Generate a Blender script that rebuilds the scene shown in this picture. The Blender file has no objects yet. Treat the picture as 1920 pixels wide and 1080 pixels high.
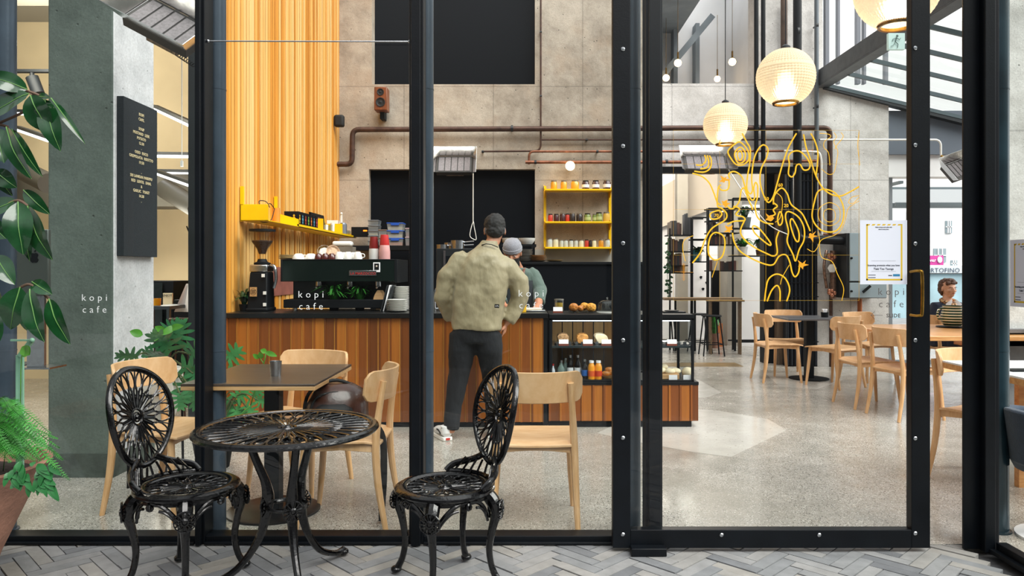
import bpy, math, random
from mathutils import Vector, Matrix
R = random.Random(11)
C = bpy.context.scene.collection
PI = math.pi
F, CX, CY, CH = 1400.0, 980.0, 508.0, 1.3          # focal length in px, vanishing point, camera height

def X(px, D): return (px - CX) / F * D
def Z(py, D): return CH - (py - CY) / F * D
def W(px, py, D): return Vector((X(px, D), D, Z(py, D)))

# ---------------------------------------------------------------- materials
def lin(c):
    if isinstance(c, str):
        c = tuple(int(c[i:i+2], 16) / 255 for i in (0, 2, 4))
    return tuple((x / 12.92 if x <= .04045 else ((x + .055) / 1.055) ** 2.4) for x in c[:3]) + (1,)

def newmat(name):
    m = bpy.data.materials.new(name); m.use_nodes = True
    nt = m.node_tree; nt.nodes.clear()
    out = nt.nodes.new('ShaderNodeOutputMaterial')
    b = nt.nodes.new('ShaderNodeBsdfPrincipled')
    nt.links.new(b.outputs[0], out.inputs[0])
    return m, nt, b, out

def N(nt, t, **k):
    n = nt.nodes.new('ShaderNode' + t)
    for a, v in k.items():
        if hasattr(n, a): setattr(n, a, v)
        else: n.inputs[a].default_value = v
    return n

def ramp(nt, fac, stops, interp='LINEAR'):
    r = nt.nodes.new('ShaderNodeValToRGB'); r.color_ramp.interpolation = interp
    e = r.color_ramp.elements
    while len(e) < len(stops): e.new(.5)
    for i, (p, c) in enumerate(stops):
        e[i].position = p
        e[i].color = lin(c) if not isinstance(c, float) else (c, c, c, 1)
    nt.links.new(fac, r.inputs[0])
    return r.outputs[0]

def mixc(nt, fac, a, b, mode='MIX'):
    n = nt.nodes.new('ShaderNodeMix'); n.data_type = 'RGBA'; n.blend_type = mode
    for i, v in ((0, fac), (6, a), (7, b)):
        if isinstance(v, (int, float)): n.inputs[i].default_value = v
        elif isinstance(v, tuple): n.inputs[i].default_value = v
        else: nt.links.new(v, n.inputs[i])
    return n.outputs[2]

def coords(nt, scale=(1, 1, 1), world=True):
    mp = nt.nodes.new('ShaderNodeMapping'); mp.inputs['Scale'].default_value = scale
    if world:
        g = nt.nodes.new('ShaderNodeNewGeometry'); nt.links.new(g.outputs['Position'], mp.inputs[0])
    else:
        g = nt.nodes.new('ShaderNodeTexCoord'); nt.links.new(g.outputs['Object'], mp.inputs[0])
    return mp.outputs[0]

def noise(nt, vec, scale, detail=4, rough=.5):
    n = N(nt, 'TexNoise'); n.inputs['Scale'].default_value = scale
    n.inputs['Detail'].default_value = detail; n.inputs['Roughness'].default_value = rough
    nt.links.new(vec, n.inputs['Vector']); return n.outputs['Fac']

def bump(nt, b, h, strength, dist=.01):
    n = N(nt, 'Bump'); n.inputs['Strength'].default_value = strength; n.inputs['Distance'].default_value = dist
    nt.links.new(h, n.inputs['Height']); nt.links.new(n.outputs[0], b.inputs['Normal'])

MATS = {}
def P(name, c, rough=.5, metal=0, var=.0, vscale=20, bmp=0, bscale=60, coat=0, emit=0, spec=.5, alpha=1, sheen=0):
    """plain procedural material: a colour with a soft noise variation"""
    if name in MATS: return MATS[name]
    m, nt, b, out = newmat(name)
    col = lin(c)
    b.inputs['Base Color'].default_value = col
    b.inputs['Roughness'].default_value = rough
    b.inputs['Metallic'].default_value = metal
    b.inputs['Coat Weight'].default_value = coat
    b.inputs['Specular IOR Level'].default_value = spec
    if var or bmp: v = coords(nt, world=False)
    if var:
        f = noise(nt, v, vscale, 4)
        lo = tuple(x * (1 - var) for x in col[:3]) + (1,); hi = tuple(min(1, x * (1 + var)) for x in col[:3]) + (1,)
        nt.links.new(mixc(nt, ramp(nt, f, [(.3, 0.0), (.7, 1.0)]), lo, hi), b.inputs['Base Color'])
    if bmp: bump(nt, b, noise(nt, v, bscale, 3), bmp)
    if emit:
        b.inputs['Emission Color'].default_value = col; b.inputs['Emission Strength'].default_value = emit
    if sheen: b.inputs['Sheen Weight'].default_value = sheen
    if alpha < 1: b.inputs['Alpha'].default_value = alpha
    MATS[name] = m
    return m

def rnd_attr(nt):
    a = N(nt, 'Attribute'); a.attribute_name = 'rnd'; return a.outputs['Fac']

def RM(name, stops, rough=.5, metal=0, grain=None, bmp=0, spec=.5, coat=0):
    """material whose colour is picked per piece from the 'rnd' face attribute, with optional wood grain (scale xyz)"""
    m, nt, b, out = newmat(name)
    c = ramp(nt, rnd_attr(nt), stops)
    if grain:
        f = noise(nt, coords(nt, grain), 1, 5, .6)
        c = mixc(nt, 1.0, c, ramp(nt, f, [(.3, .72), (.7, 1.0)]), 'MULTIPLY')
        if bmp: bump(nt, b, f, bmp)
    nt.links.new(c, b.inputs['Base Color'])
    b.inputs['Roughness'].default_value = rough; b.inputs['Metallic'].default_value = metal
    b.inputs['Specular IOR Level'].default_value = spec; b.inputs['Coat Weight'].default_value = coat
    MATS[name] = m
    return m

def wood(name, c1, c2, scale=(6, 60, 60), rough=.45, bmp=.05, coat=0):
    m, nt, b, out = newmat(name)
    v = coords(nt, scale, world=False)
    f = noise(nt, v, 1.0, 6, .65)
    nt.links.new(ramp(nt, f, [(.3, c2), (.65, c1)]), b.inputs['Base Color'])
    b.inputs['Roughness'].default_value = rough; b.inputs['Coat Weight'].default_value = coat
    bump(nt, b, f, bmp)
    MATS[name] = m
    return m

def glassy(name, tint=(1, 1, 1), ior=1.45, rough=.0, mul=1.0, body=None):
    """clear thin glass: transparent with fresnel reflections; body=(colour, share) adds a faint diffuse film"""
    m = bpy.data.materials.new(name); m.use_nodes = True
    nt = m.node_tree; nt.nodes.clear()
    out = N(nt, 'OutputMaterial'); t = N(nt, 'BsdfTransparent'); g = N(nt, 'BsdfGlossy')
    t.inputs[0].default_value = tint + (1,); g.inputs['Roughness'].default_value = rough
    lw = N(nt, 'LayerWeight'); lw.inputs['Blend'].default_value = .5      # Schlick's fresnel, the same from both sides of a thin pane
    f0 = ((ior - 1) / (ior + 1)) ** 2 * mul
    pw_ = N(nt, 'Math', operation='POWER'); pw_.inputs[1].default_value = 5; nt.links.new(lw.outputs['Facing'], pw_.inputs[0])
    mu = N(nt, 'Math', operation='MULTIPLY_ADD'); mu.inputs[1].default_value = 1 - f0; mu.inputs[2].default_value = f0
    nt.links.new(pw_.outputs[0], mu.inputs[0])
    mx = N(nt, 'MixShader'); nt.links.new(mu.outputs[0], mx.inputs[0])
    nt.links.new(t.outputs[0], mx.inputs[1]); nt.links.new(g.outputs[0], mx.inputs[2])
    last = mx
    if body:
        d = N(nt, 'BsdfDiffuse'); d.inputs[0].default_value = lin(body[0])
        m2 = N(nt, 'MixShader'); m2.inputs[0].default_value = body[1]
        nt.links.new(mx.outputs[0], m2.inputs[1]); nt.links.new(d.outputs[0], m2.inputs[2]); last = m2
    nt.links.new(last.outputs[0], out.inputs[0])
    MATS[name] = m
    return m

# ---------------------------------------------------------------- mesh builder
MWD = {}
class MB:
    def __init__(s): s.v = []; s.f = []; s.mi = []; s.rn = []; s.m = 0; s.r = 0.5; s.M = None
    def add(s, vs, fs):
        o = len(s.v)
        if s.M is not None: vs = [s.M @ Vector(p) for p in vs]
        s.v += [tuple(p) for p in vs]; s.f += [tuple(i + o for i in f) for f in fs]
        s.mi += [s.m] * len(fs); s.rn += [s.r] * len(fs)
        return s
    def box(s, x0, x1, y0, y1, z0, z1):
        if x0 > x1: x0, x1 = x1, x0
        if y0 > y1: y0, y1 = y1, y0
        if z0 > z1: z0, z1 = z1, z0
        v = [(x, y, z) for z in (z0, z1) for y in (y0, y1) for x in (x0, x1)]
        return s.add(v, [(0, 2, 3, 1), (4, 5, 7, 6), (0, 1, 5, 4), (2, 6, 7, 3), (0, 4, 6, 2), (1, 3, 7, 5)])
    def cbox(s, c, size, rot=None):
        hx, hy, hz = (q / 2 for q in size)
        M = Matrix.Translation(c) @ (rot.to_4x4() if rot is not None else Matrix.Identity(4))
        v = [M @ Vector((x, y, z)) for z in (-hz, hz) for y in (-hy, hy) for x in (-hx, hx)]
        return s.add(v, [(0, 2, 3, 1), (4, 5, 7, 6), (0, 1, 5, 4), (2, 6, 7, 3), (0, 4, 6, 2), (1, 3, 7, 5)])
    def bar(s, a, b, w, h):
        a, b = Vector(a), Vector(b); d = b - a
        q = d.to_track_quat('X', 'Z').to_matrix()
        return s.cbox((a + b) / 2, (d.length, w, h), q)
    def tube(s, pts, r, seg=8, closed=False, flat=None, ref=(0, 0, 1), cap=True):
        """r: number or list; flat: (a, b) multipliers of the cross-section along side / up axes (or list of them)"""
        pts = [Vector(p) for p in pts]; n = len(pts)
        rr = r if isinstance(r, (list, tuple)) else [r] * n
        vs = []; ref = Vector(ref); prev = None
        for i, p in enumerate(pts):
            a = pts[(i - 1) % n] if (closed or i > 0) else p
            b = pts[(i + 1) % n] if (closed or i < n - 1) else p
            t = (b - a)
            t = t.normalized() if t.length > 1e-9 else Vector((0, 0, 1))
            if prev is None:
                side = t.cross(ref)
                if side.length < 1e-3: side = t.cross(Vector((0, 1, 0)))
                if side.length < 1e-3: side = t.cross(Vector((1, 0, 0)))
                side.normalize()
            else:
                side = (prev - t * prev.dot(t))
                if side.length < 1e-4: side = t.cross(ref)
                side.normalize()
            prev = side; up = side.cross(t)
            fa, fb = (1, 1) if flat is None else (flat[i] if isinstance(flat, list) else flat)
            for k in range(seg):
                an = 2 * PI * k / seg
                vs.append(p + side * (math.cos(an) * rr[i] * fa) + up * (math.sin(an) * rr[i] * fb))
        fs = []
        for i in range(n if closed else n - 1):
            j = (i + 1) % n
            for k in range(seg):
                l = (k + 1) % seg
                fs.append((i * seg + k, i * seg + l, j * seg + l, j * seg + k))
        if cap and not closed:
            fs.append(tuple(range(seg))[::-1]); fs.append(tuple((n - 1) * seg + k for k in range(seg)))
        return s.add(vs, fs)
    def cyl(s, a, b, r, r2=None, seg=16):
        return s.tube([a, b], [r, r if r2 is None else r2], seg)
    def lathe(s, prof, c=(0, 0, 0), seg=24, sx=1, sy=1, M=None, cap=True, ring=False):
        vs = []; fs = []; n = len(prof)
        for (r, z) in prof:
            for k in range(seg):
                a = 2 * PI * k / seg
                p = Vector((math.cos(a) * r * sx, math.sin(a) * r * sy, z))
                if M is not None: p = M @ p
                vs.append(p + Vector(c))
        for i in range(n - 1):
            for k in range(seg):
                l = (k + 1) % seg
                fs.append((i * seg + k, i * seg + l, (i + 1) * seg + l, (i + 1) * seg + k))
        if ring:
            for k in range(seg):
                l = (k + 1) % seg; fs.append(((n - 1) * seg + k, (n - 1) * seg + l, l, k))
            return s.add(vs, fs)
        if not cap: return s.add(vs, fs)
        if prof[0][0] > 1e-6: fs.append(tuple(range(seg))[::-1])
        if prof[-1][0] > 1e-6: fs.append(tuple((n - 1) * seg + k for k in range(seg)))
        return s.add(vs, fs)
    def ball(s, c, r, seg=16, ring=10):
        rx, ry, rz = r if isinstance(r, (tuple, list)) else (r, r, r)
        vs = [Vector(c) + Vector((0, 0, -rz))]; fs = []
        for i in range(1, ring):
            t = -PI / 2 + PI * i / ring
            for k in range(seg):
                a = 2 * PI * k / seg
                vs.append(Vector(c) + Vector((math.cos(t) * math.cos(a) * rx, math.cos(t) * math.sin(a) * ry, math.sin(t) * rz)))
        vs.append(Vector(c) + Vector((0, 0, rz)))
        for k in range(seg): fs.append((0, 1 + (k + 1) % seg, 1 + k))
        for i in range(ring - 2):
            for k in range(seg):
                l = (k + 1) % seg; o = 1 + i * seg
                fs.append((o + k, o + l, o + seg + l, o + seg + k))
        o = 1 + (ring - 2) * seg; t = len(vs) - 1
        for k in range(seg): fs.append((o + k, o + (k + 1) % seg, t))
        return s.add(vs, fs)
    def prism(s, poly, f, t):
        """poly in 2D, f(u, v, w) -> 3D, thickness from w=0 to w=t"""
        n = len(poly)
        vs = [f(u, v, 0) for u, v in poly] + [f(u, v, t) for u, v in poly]
        fs = [tuple(range(n))[::-1], tuple(range(n, 2 * n))]
        for i in range(n):
            j = (i + 1) % n; fs.append((i, j, n + j, n + i))
        return s.add(vs, fs)
    def grid(s, fn, nu, nv, closeu=False):
        vs = [fn(i / nu, j / nv) for j in range(nv + 1) for i in range(nu + 1)]
        fs = []
        for j in range(nv):
            for i in range(nu):
                a = j * (nu + 1) + i
                fs.append((a, a + 1, a + nu + 2, a + nu + 1))
        return s.add(vs, fs)
    def slab(s, fn, nu, nv, th):
        """grid surface with thickness: th = offset vector or a function(u, v) -> offset vector"""
        tf = th if callable(th) else (lambda u, v: Vector(th))
        top = [Vector(fn(i / nu, j / nv)) for j in range(nv + 1) for i in range(nu + 1)]
        bot = [Vector(fn(i / nu, j / nv)) + tf(i / nu, j / nv) for j in range(nv + 1) for i in range(nu + 1)]
        n = len(top); fs = []
        for j in range(nv):
            for i in range(nu):
                a = j * (nu + 1) + i
                fs.append((a, a + 1, a + nu + 2, a + nu + 1)); fs.append((n + a, n + a + nu + 1, n + a + nu + 2, n + a + 1))
        edge = [i for i in range(nu + 1)] + [(j + 1) * (nu + 1) - 1 for j in range(1, nv + 1)] + \
               [nv * (nu + 1) + i for i in range(nu - 1, -1, -1)] + [j * (nu + 1) for j in range(nv - 1, 0, -1)]
        for a, b in zip(edge, edge[1:] + edge[:1]): fs.append((a, n + a, n + b, b))
        return s.add(top + bot, fs)
    def build(s, name, mat, parent=None, world=False, smooth=35, bevel=0, bseg=2, center=True, kind=None):
        me = bpy.data.meshes.new(name)
        vs = s.v
        if parent is not None and world:
            Mi = MWD[parent.name].inverted(); vs = [tuple(Mi @ Vector(p)) for p in vs]
        loc = Vector((0, 0, 0))
        if parent is None and center and vs and kind != 'structure':
            xs, ys, zs = zip(*vs)
            loc = Vector(((min(xs) + max(xs)) / 2, (min(ys) + max(ys)) / 2, min(zs)))
            vs = [tuple(Vector(p) - loc) for p in vs]
        me.from_pydata(vs, [], s.f)
        mats = mat if isinstance(mat, list) else [mat]
        for m in mats: me.materials.append(m)
        me.polygons.foreach_set('material_index', s.mi)
        at = me.attributes.new('rnd', 'FLOAT', 'FACE'); at.data.foreach_set('value', s.rn)
        if smooth:
            me.polygons.foreach_set('use_smooth', [True] * len(s.f))
            me.set_sharp_from_angle(angle=math.radians(smooth))
        me.update()
        o = bpy.data.objects.new(name, me); C.objects.link(o); o.location = loc
        if parent is not None:
            o.parent = parent; MWD[o.name] = MWD[parent.name].copy()
        else: MWD[o.name] = Matrix.Translation(loc)
        if bevel:
            bm = o.modifiers.new('bevel', 'BEVEL'); bm.width = bevel; bm.segments = bseg; bm.limit_method = 'ANGLE'
            bm.angle_limit = math.radians(40)
        if kind: o['kind'] = kind
        return o

def thing(name, label, cat, loc=(0, 0, 0), rz=0, group=None):
    o = bpy.data.objects.new(name, None); C.objects.link(o)
    o.location = loc; o.rotation_euler = (0, 0, rz); o.empty_display_size = .1
    o['label'] = label; o['category'] = cat
    if group: o['group'] = group
    MWD[o.name] = Matrix.Translation(Vector(loc)) @ Matrix.Rotation(rz, 4, 'Z')
    return o

def tag(o, label, cat, group=None, kind=None):
    o['label'] = label; o['category'] = cat
    if group: o['group'] = group
    if kind: o['kind'] = kind
    return o

def copy_tree(o, parent=None, loc=None, rz=None, label=None, group=None, scale=None):
    c = o.copy(); C.objects.link(c)
    if parent is not None: c.parent = parent
    if loc is not None: c.location = loc
    if rz is not None: c.rotation_euler = (0, 0, rz)
    if scale is not None: c.scale = (scale,) * 3 if isinstance(scale, (int, float)) else scale
    if label: c['label'] = label
    if group: c['group'] = group
    for ch in list(o.children): copy_tree(ch, c)
    return c

def struct(name, mb, m, **k):
    return mb.build(name, m, kind='structure', **k)

def remesh(o, vox, it=6, fac=.5):
    r = o.modifiers.new('remesh', 'REMESH'); r.mode = 'VOXEL'; r.voxel_size = vox; r.use_smooth_shade = True
    if it:
        sm = o.modifiers.new('smooth', 'SMOOTH'); sm.iterations = it; sm.factor = fac
    return o

def catmull(pts, n=6, closed=False):
    pts = [Vector(p) for p in pts]; out = []; m = len(pts)
    g = (lambda i: pts[i % m]) if closed else (lambda i: pts[max(0, min(m - 1, i))])
    for i in range(m if closed else m - 1):
        a, b, c, d = g(i - 1), g(i), g(i + 1), g(i + 2)
        for k in range(n):
            t = k / n
            out.append(.5 * ((2 * b) + (c - a) * t + (2 * a - 5 * b + 4 * c - d) * t * t + (3 * b - a - 3 * c + d) * t ** 3))
    if not closed: out.append(pts[-1])
    return out

def text_mesh(name, lines, size, mat, M, parent=None, align='CENTER', gap=1.0, spacing=1.0, extrude=.0008, bold=0.0, top=True):
    """lettering as one mesh; M puts the text plane (x right, y up) into the world"""
    vs, fs = [], []; y = 0
    for ln in (lines if isinstance(lines, (list, tuple)) else [lines]):
        s_ = size
        if isinstance(ln, tuple): ln, s_ = ln
        if ln:
            cu = bpy.data.curves.new('t', 'FONT'); cu.body = ln; cu.size = s_; cu.align_x = align
            cu.space_character = spacing; cu.extrude = extrude; cu.offset = bold; cu.resolution_u = 2
            ob = bpy.data.objects.new('t', cu)
            me = bpy.data.meshes.new_from_object(ob)
            o = len(vs)
            vs += [M @ Vector((v.co.x, v.co.y + y, v.co.z)) for v in me.vertices]
            fs += [tuple(i + o for i in p.vertices) for p in me.polygons]
            bpy.data.objects.remove(ob); bpy.data.meshes.remove(me); bpy.data.curves.remove(cu)
        y -= s_ * gap
    mb = MB(); mb.add(vs, fs)
    return mb.build(name, mat, parent, world=parent is not None, smooth=0)

def facing(D_loc, s=1):
    """matrix of an upright plane at D_loc that reads correctly from the camera side (x right, y up)"""
    return Matrix.Translation(D_loc) @ Matrix.Rotation(PI / 2, 4, 'X')
# ---------------------------------------------------------------- shared materials
M_STEEL = P('black_painted_steel', '070b10', .42, .0, .25, 8, .04, 140, spec=.22)
M_COL = P('blue_grey_painted_steel', '38434f', .34, .25, .22, 5, .06, 60, spec=.35)
M_IRON = P('black_gloss_cast_iron', '030304', .18, .0, .2, 30, .2, 55, coat=.25, spec=.4)
M_BLACK = P('black_matte', '080c10', .6, 0, .2, 3, spec=.2)
M_DARK = P('charcoal', '1d2226', .5, 0, .15, 6)
M_BLACKB = P('black_blue_panel', '060a10', .7, 0, spec=.1)
M_WHITE = P('white_paint', 'e9e9ea', .6, 0, .04, 3)
M_GREIGE = P('greige_paint', 'cbbfae', .7, 0, .05, 2)
M_YEL = P('yellow_powder_coat', 'f2c400', .38, 0, .05, 10)
M_DECAL = P('yellow_vinyl', 'f6bd12', .5)
M_STAIN = P('brushed_stainless', 'b9bcc0', .22, 1, .12, 60)
M_ALU = P('polished_aluminium', 'd8d6d2', .18, 1, .1, 20, .05, 20)
M_COPPER = P('brown_copper_pipe', '4e382f', .5, .5, .35, 12)
M_COPPER2 = P('bright_copper_pipe', '80523d', .42, .6, .4, 14)
M_BRASS = P('aged_brass', '9a7430', .25, 1, .3, 30)
M_CERAM = P('white_ceramic', 'ecebe6', .18, 0, .03, 10, coat=.4)
M_PAPER = P('paper_white', 'f0f0f2', .8)
M_LETTER = P('white_vinyl_letters', 'dfe3e3', .6)
M_LETTERD = P('grey_vinyl_letters', '5a5552', .6)
M_RED = P('red_plastic', 'b3201c', .4)
M_BLUE = P('blue_plastic', '2456b8', .35)
M_SKIN = P('skin_tan', 'b98063', .5, 0, .12, 40)
M_SKIN2 = P('skin_light', 'd9a88c', .5, 0, .12, 40)
M_HAIRD = P('black_grey_hair', '1d1c1c', .6, 0, .6, 220, .6, 260)
M_HAIRG = P('hair_greying', '77767a', .6, 0, .5, 220, .6, 260)
M_RUBBER = P('black_rubber', '0a0a0b', .7)
M_TERRA = P('terracotta', '85604f', .8, 0, .25, 9, .35, 60)
M_LEAF = P('dark_glossy_leaf', '123a1c', .2, 0, .35, 14, coat=.4)
M_LEAF2 = P('fresh_green_leaf', '4d8a2c', .35, 0, .35, 12)
M_MONST = P('monstera_leaf', '3f7f52', .28, 0, .4, 12, coat=.3)
M_FERN = P('fern_green', '246a1c', .5, 0, .6, 26)
M_STEM = P('green_brown_stem', '4c5530', .6)
M_SOIL = P('dark_soil', '1f1812', .95, 0, .3, 60, .8, 60)
M_BULB = P('warm_bulb', 'ffd7a0', .3, emit=9)
M_GLASS = glassy('window_glass', (.93, .965, .95), 1.5)
M_GLASST = glassy('clear_glass', (.93, .96, .96), 1.45, .02)
M_GLASSJ = glassy('jar_glass', (.90, .93, .92), 1.5, .02, 1.6)
M_PLAST = glassy('translucent_plastic', (.80, .84, .88), 1.45, .15, 1.5, ('c9d2da', .25))
M_TEAL = P('pale_green_metal', '7fae94', .45, 0, .1, 20)
M_CHAIR = wood('pale_oak_chair', 'e4bb8e', 'd0a06e', (8, 30, 8), .42, .03)
M_CHAIRV = wood('pale_oak_upright', 'e2b788', 'ca9862', (40, 40, 5), .42, .03)
M_TABLETOP = wood('dark_stained_tabletop', '54473e', '3c322b', (5, 50, 50), .3, .03)
M_PLY = wood('ply_edge', 'caa273', 'a57d50', (4, 60, 120), .5, .03)
M_TIMB = wood('warm_timber_table', 'e0a96c', 'b97a42', (4, 40, 40), .35, .03, .2)
M_POST = wood('grey_brown_timber', '6d5a46', '463729', (40, 40, 3), .7, .2)
M_BENCH = wood('bench_timber', '7c6548', '58452f', (3, 40, 40), .6, .1)
M_JARS = {k: P('jam_' + k, c, .25, coat=.5) for k, c in dict(orange='e09a1c', amber='c8850f', plum='3a0f12', red='b3311d', dark='201310',
          olive='6e7c33', mustard='c9a03a', clear='b9bdb4', pale='cfc9a8').items()}
M_BREAD = P('bread_crust', 'c58a48', .7, 0, .35, 30, .6, 50)
M_BREAD2 = P('seeded_bread', 'a9835c', .8, 0, .5, 80, .6, 90)
M_BREAD3 = P('pale_dough', 'e6d6b4', .8, 0, .1, 20, .3, 30)
M_CARD = P('brown_card', '7a3a28', .7)

def concrete(name, base, dark, pits=.5, warm=None, rough=.75, seams=True, blot=.6):
    m, nt, b, out = newmat(name)
    v = coords(nt)
    big = noise(nt, v, .9, 5, .6); mid = noise(nt, v, 6, 6, .65); fine = noise(nt, v, 70, 3, .6)
    c = ramp(nt, mid, [(.3, dark), (.62, base)])
    c = mixc(nt, blot, c, ramp(nt, big, [(.35, dark), (.6, base)]))
    if warm: c = mixc(nt, ramp(nt, noise(nt, v, 2.3, 3), [(.5, 0.0), (.75, .7)]), c, lin(warm))
    c = mixc(nt, .5, c, ramp(nt, fine, [(.3, .62), (.6, 1.0)]), 'MULTIPLY')
    vo = N(nt, 'TexVoronoi'); vo.inputs['Scale'].default_value = 9; nt.links.new(v, vo.inputs['Vector'])
    pit = ramp(nt, vo.outputs['Distance'], [(.03, 0.0), (.085, 1.0)])
    vo2 = N(nt, 'TexVoronoi'); vo2.inputs['Scale'].default_value = 26; nt.links.new(v, vo2.inputs['Vector'])
    pit2 = ramp(nt, vo2.outputs['Distance'], [(.05, 0.0), (.13, 1.0)])
    c = mixc(nt, pits, c, pit, 'MULTIPLY'); c = mixc(nt, pits * .6, c, pit2, 'MULTIPLY')
    h = mid
    if seams:
        # formwork joints: thin lines every 1.22 m across and 1.28 m up
        sp = N(nt, 'SeparateXYZ'); nt.links.new(v, sp.inputs[0])
        for ax, per, off in ((0, 1.22, .4), (2, 1.28, .02)):
            a = N(nt, 'Math', operation='ADD'); a.inputs[1].default_value = off; nt.links.new(sp.outputs[ax], a.inputs[0])
            md = N(nt, 'Math', operation='PINGPONG'); md.inputs[1].default_value = per / 2; nt.links.new(a.outputs[0], md.inputs[0])
            ln = ramp(nt, md.outputs[0], [(.004, 0.0), (.010, 1.0)])
            c = mixc(nt, .28, c, ln, 'MULTIPLY')
    nt.links.new(c, b.inputs['Base Color']); b.inputs['Roughness'].default_value = rough
    mm = N(nt, 'Math', operation='MULTIPLY'); nt.links.new(mid, mm.inputs[0]); nt.links.new(pit, mm.inputs[1])
    bump(nt, b, mm.outputs[0], .5, .02)
    MATS[name] = m
    return m
M_CONC = concrete('beige_board_marked_concrete', 'c6bbac', '85796b', .85, 'b39e88')
M_CONCW = concrete('pale_concrete', 'ebe9e6', 'b5b2ad', .7)
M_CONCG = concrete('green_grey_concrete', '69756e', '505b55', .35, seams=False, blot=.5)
M_PILSIDE = concrete('pale_pillar_concrete', 'dadbdd', 'b4b6b8', .2, seams=False, blot=.4)

def terrazzo(name, c0, c1, speck, amount=.36, rough=(.12, .3)):
    m, nt, b, out = newmat(name)
    v = coords(nt)
    big = noise(nt, v, .7, 4, .6); mid = noise(nt, v, 5, 5, .6)
    c = ramp(nt, big, [(.35, c0), (.65, c1)])
    c = mixc(nt, .5, c, ramp(nt, mid, [(.3, .75), (.65, 1.0)]), 'MULTIPLY')
    for sc, col, am in ((95, speck, amount), (55, '8b857b', amount * .8), (130, 'e8e4dc', amount * .8)):
        vo = N(nt, 'TexVoronoi'); vo.inputs['Scale'].default_value = sc; nt.links.new(v, vo.inputs['Vector'])
        sp = N(nt, 'SeparateColor'); nt.links.new(vo.outputs['Color'], sp.inputs[0])
        pick = ramp(nt, sp.outputs[0], [(1 - am, 0.0), (1 - am + .02, 1.0)])
        cell = ramp(nt, vo.outputs['Distance'], [(.30, 1.0), (.42, 0.0)])
        f = mixc(nt, 1.0, pick, cell, 'MULTIPLY')
        patch = ramp(nt, big, [(.38, .35), (.55, 1.0)])
        f = mixc(nt, 1.0, f, patch, 'MULTIPLY')
        c = mixc(nt, f, c, lin(col))
    nt.links.new(c, b.inputs['Base Color'])
    nt.links.new(ramp(nt, mid, [(.3, rough[0]), (.7, rough[1])]), b.inputs['Roughness'])
    bump(nt, b, mid, .04, .01)
    MATS[name] = m
    return m
M_FLOOR = terrazzo('ground_aggregate_concrete', '979288', 'aeaaa2', '403d38')
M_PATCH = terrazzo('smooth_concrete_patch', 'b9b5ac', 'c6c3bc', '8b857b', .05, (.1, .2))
M_PAVE = RM('weathered_paver', [(0, '66686c'), (.35, '7e8082'), (.7, '8e8e8e'), (1, '949089')], .75, grain=(11, 11, 11), bmp=.4)
M_JOINT = P('dark_joint_sand', '3c3d3f', .9, 0, .3, 40)
M_SLAT = RM('golden_pine_slats', [(0, 'd98c2a'), (.3, 'ea9f3a'), (.6, 'f3b65c'), (1, 'fbd088')], .5, grain=(30, 30, 1.2), bmp=.05)
M_SLATB = P('slat_backing', 'a5692a', .7)
M_BOARD = RM('cedar_boards', [(0, '6b3810'), (.35, '874815'), (.7, '9f5a1b'), (1, 'b56e24')], .42, grain=(45, 45, 2.2), bmp=.06)
M_FILLET = P('pale_fillet', 'd9963f', .5)
# ---------------------------------------------------------------- the setting
DB = 10.2            # front face of the concrete back wall
TOP = 5.6
mb = MB()
def wr(x0, x1, z0, z1, d0=DB, d1=DB + .3): mb.box(x0, x1, d0, d1, z0, z1)
wr(-2.62, -2.1, 0, 3.85); wr(-2.62, -2.06, 3.85, TOP); wr(-2.1, .168, 2.69, 3.85)
wr(.168, 1.75, 0, TOP); mb.m = 1; wr(1.75, 3.9, 2.68, 3.86); wr(3.17, 4.1, 3.86, TOP)
mb.prism([(3.9, 0), (5.0, 0), (5.0, 3.58), (4.1, 3.83), (4.1, 3.86), (3.9, 3.86)], lambda u, v, w: (u, DB + w, v), .3)
struct('wall_back', mb, [M_CONC, M_CONCW], smooth=0)  # paler concrete on the right part paints in the strong daylight there
mb = MB(); mb.box(-2.1, .168, DB + .12, DB + .2, 0, 2.69); mb.box(-2.06, .168, DB + .2, DB + .28, 3.85, TOP)
struct('wall_dark_panels', mb, M_BLACKB, smooth=0)
# slatted timber wall on the left, with its plain end
mb = MB(); mb.box(-2.62, -2.535, 5.9, DB, 0, TOP)
struct('wall_left', mb, [M_SLATB], smooth=0)
mb = MB(); y = 5.93; i = 0
while y < DB - .03:
    w = R.choice((.050, .056)); mb.r = R.random()
    mb.box(-2.536, -2.500 - R.choice((0, .006)), y, y + w, .0, TOP); y += w + R.choice((.016, .020)); i += 1
struct('trim_1', mb, M_SLAT, smooth=0)
mb = MB(); mb.box(-2.625, -2.50, 5.86, 5.9, 0, TOP); struct('trim_2', mb, M_DARK, smooth=0)
# room behind the pillar, on the left
mb = MB(); mb.box(-8, -2.62, 9.0, 9.2, 0, TOP); mb.box(-8.2, -8, 3.6, 9.2, 0, TOP)
struct('wall_far_left', mb, P('sand_wall', 'ddcdaa', .8, 0, .12, 1.5), smooth=0)
mb = MB(); mb.box(-8, -2.63, 3.75, 9.0, 4.3, 4.4); struct('ceiling', mb, P('ceiling_grey', '8d8a80', .8), smooth=0)
mb = MB(); mb.box(-8, -2.63, 8.1, 8.5, 2.0, 2.35); mb.box(-8, -2.63, 6.6, 6.9, 3.75, 4.3); struct('trim_3', mb, P('soffit_grey', '5b584f', .7), smooth=0)
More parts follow.
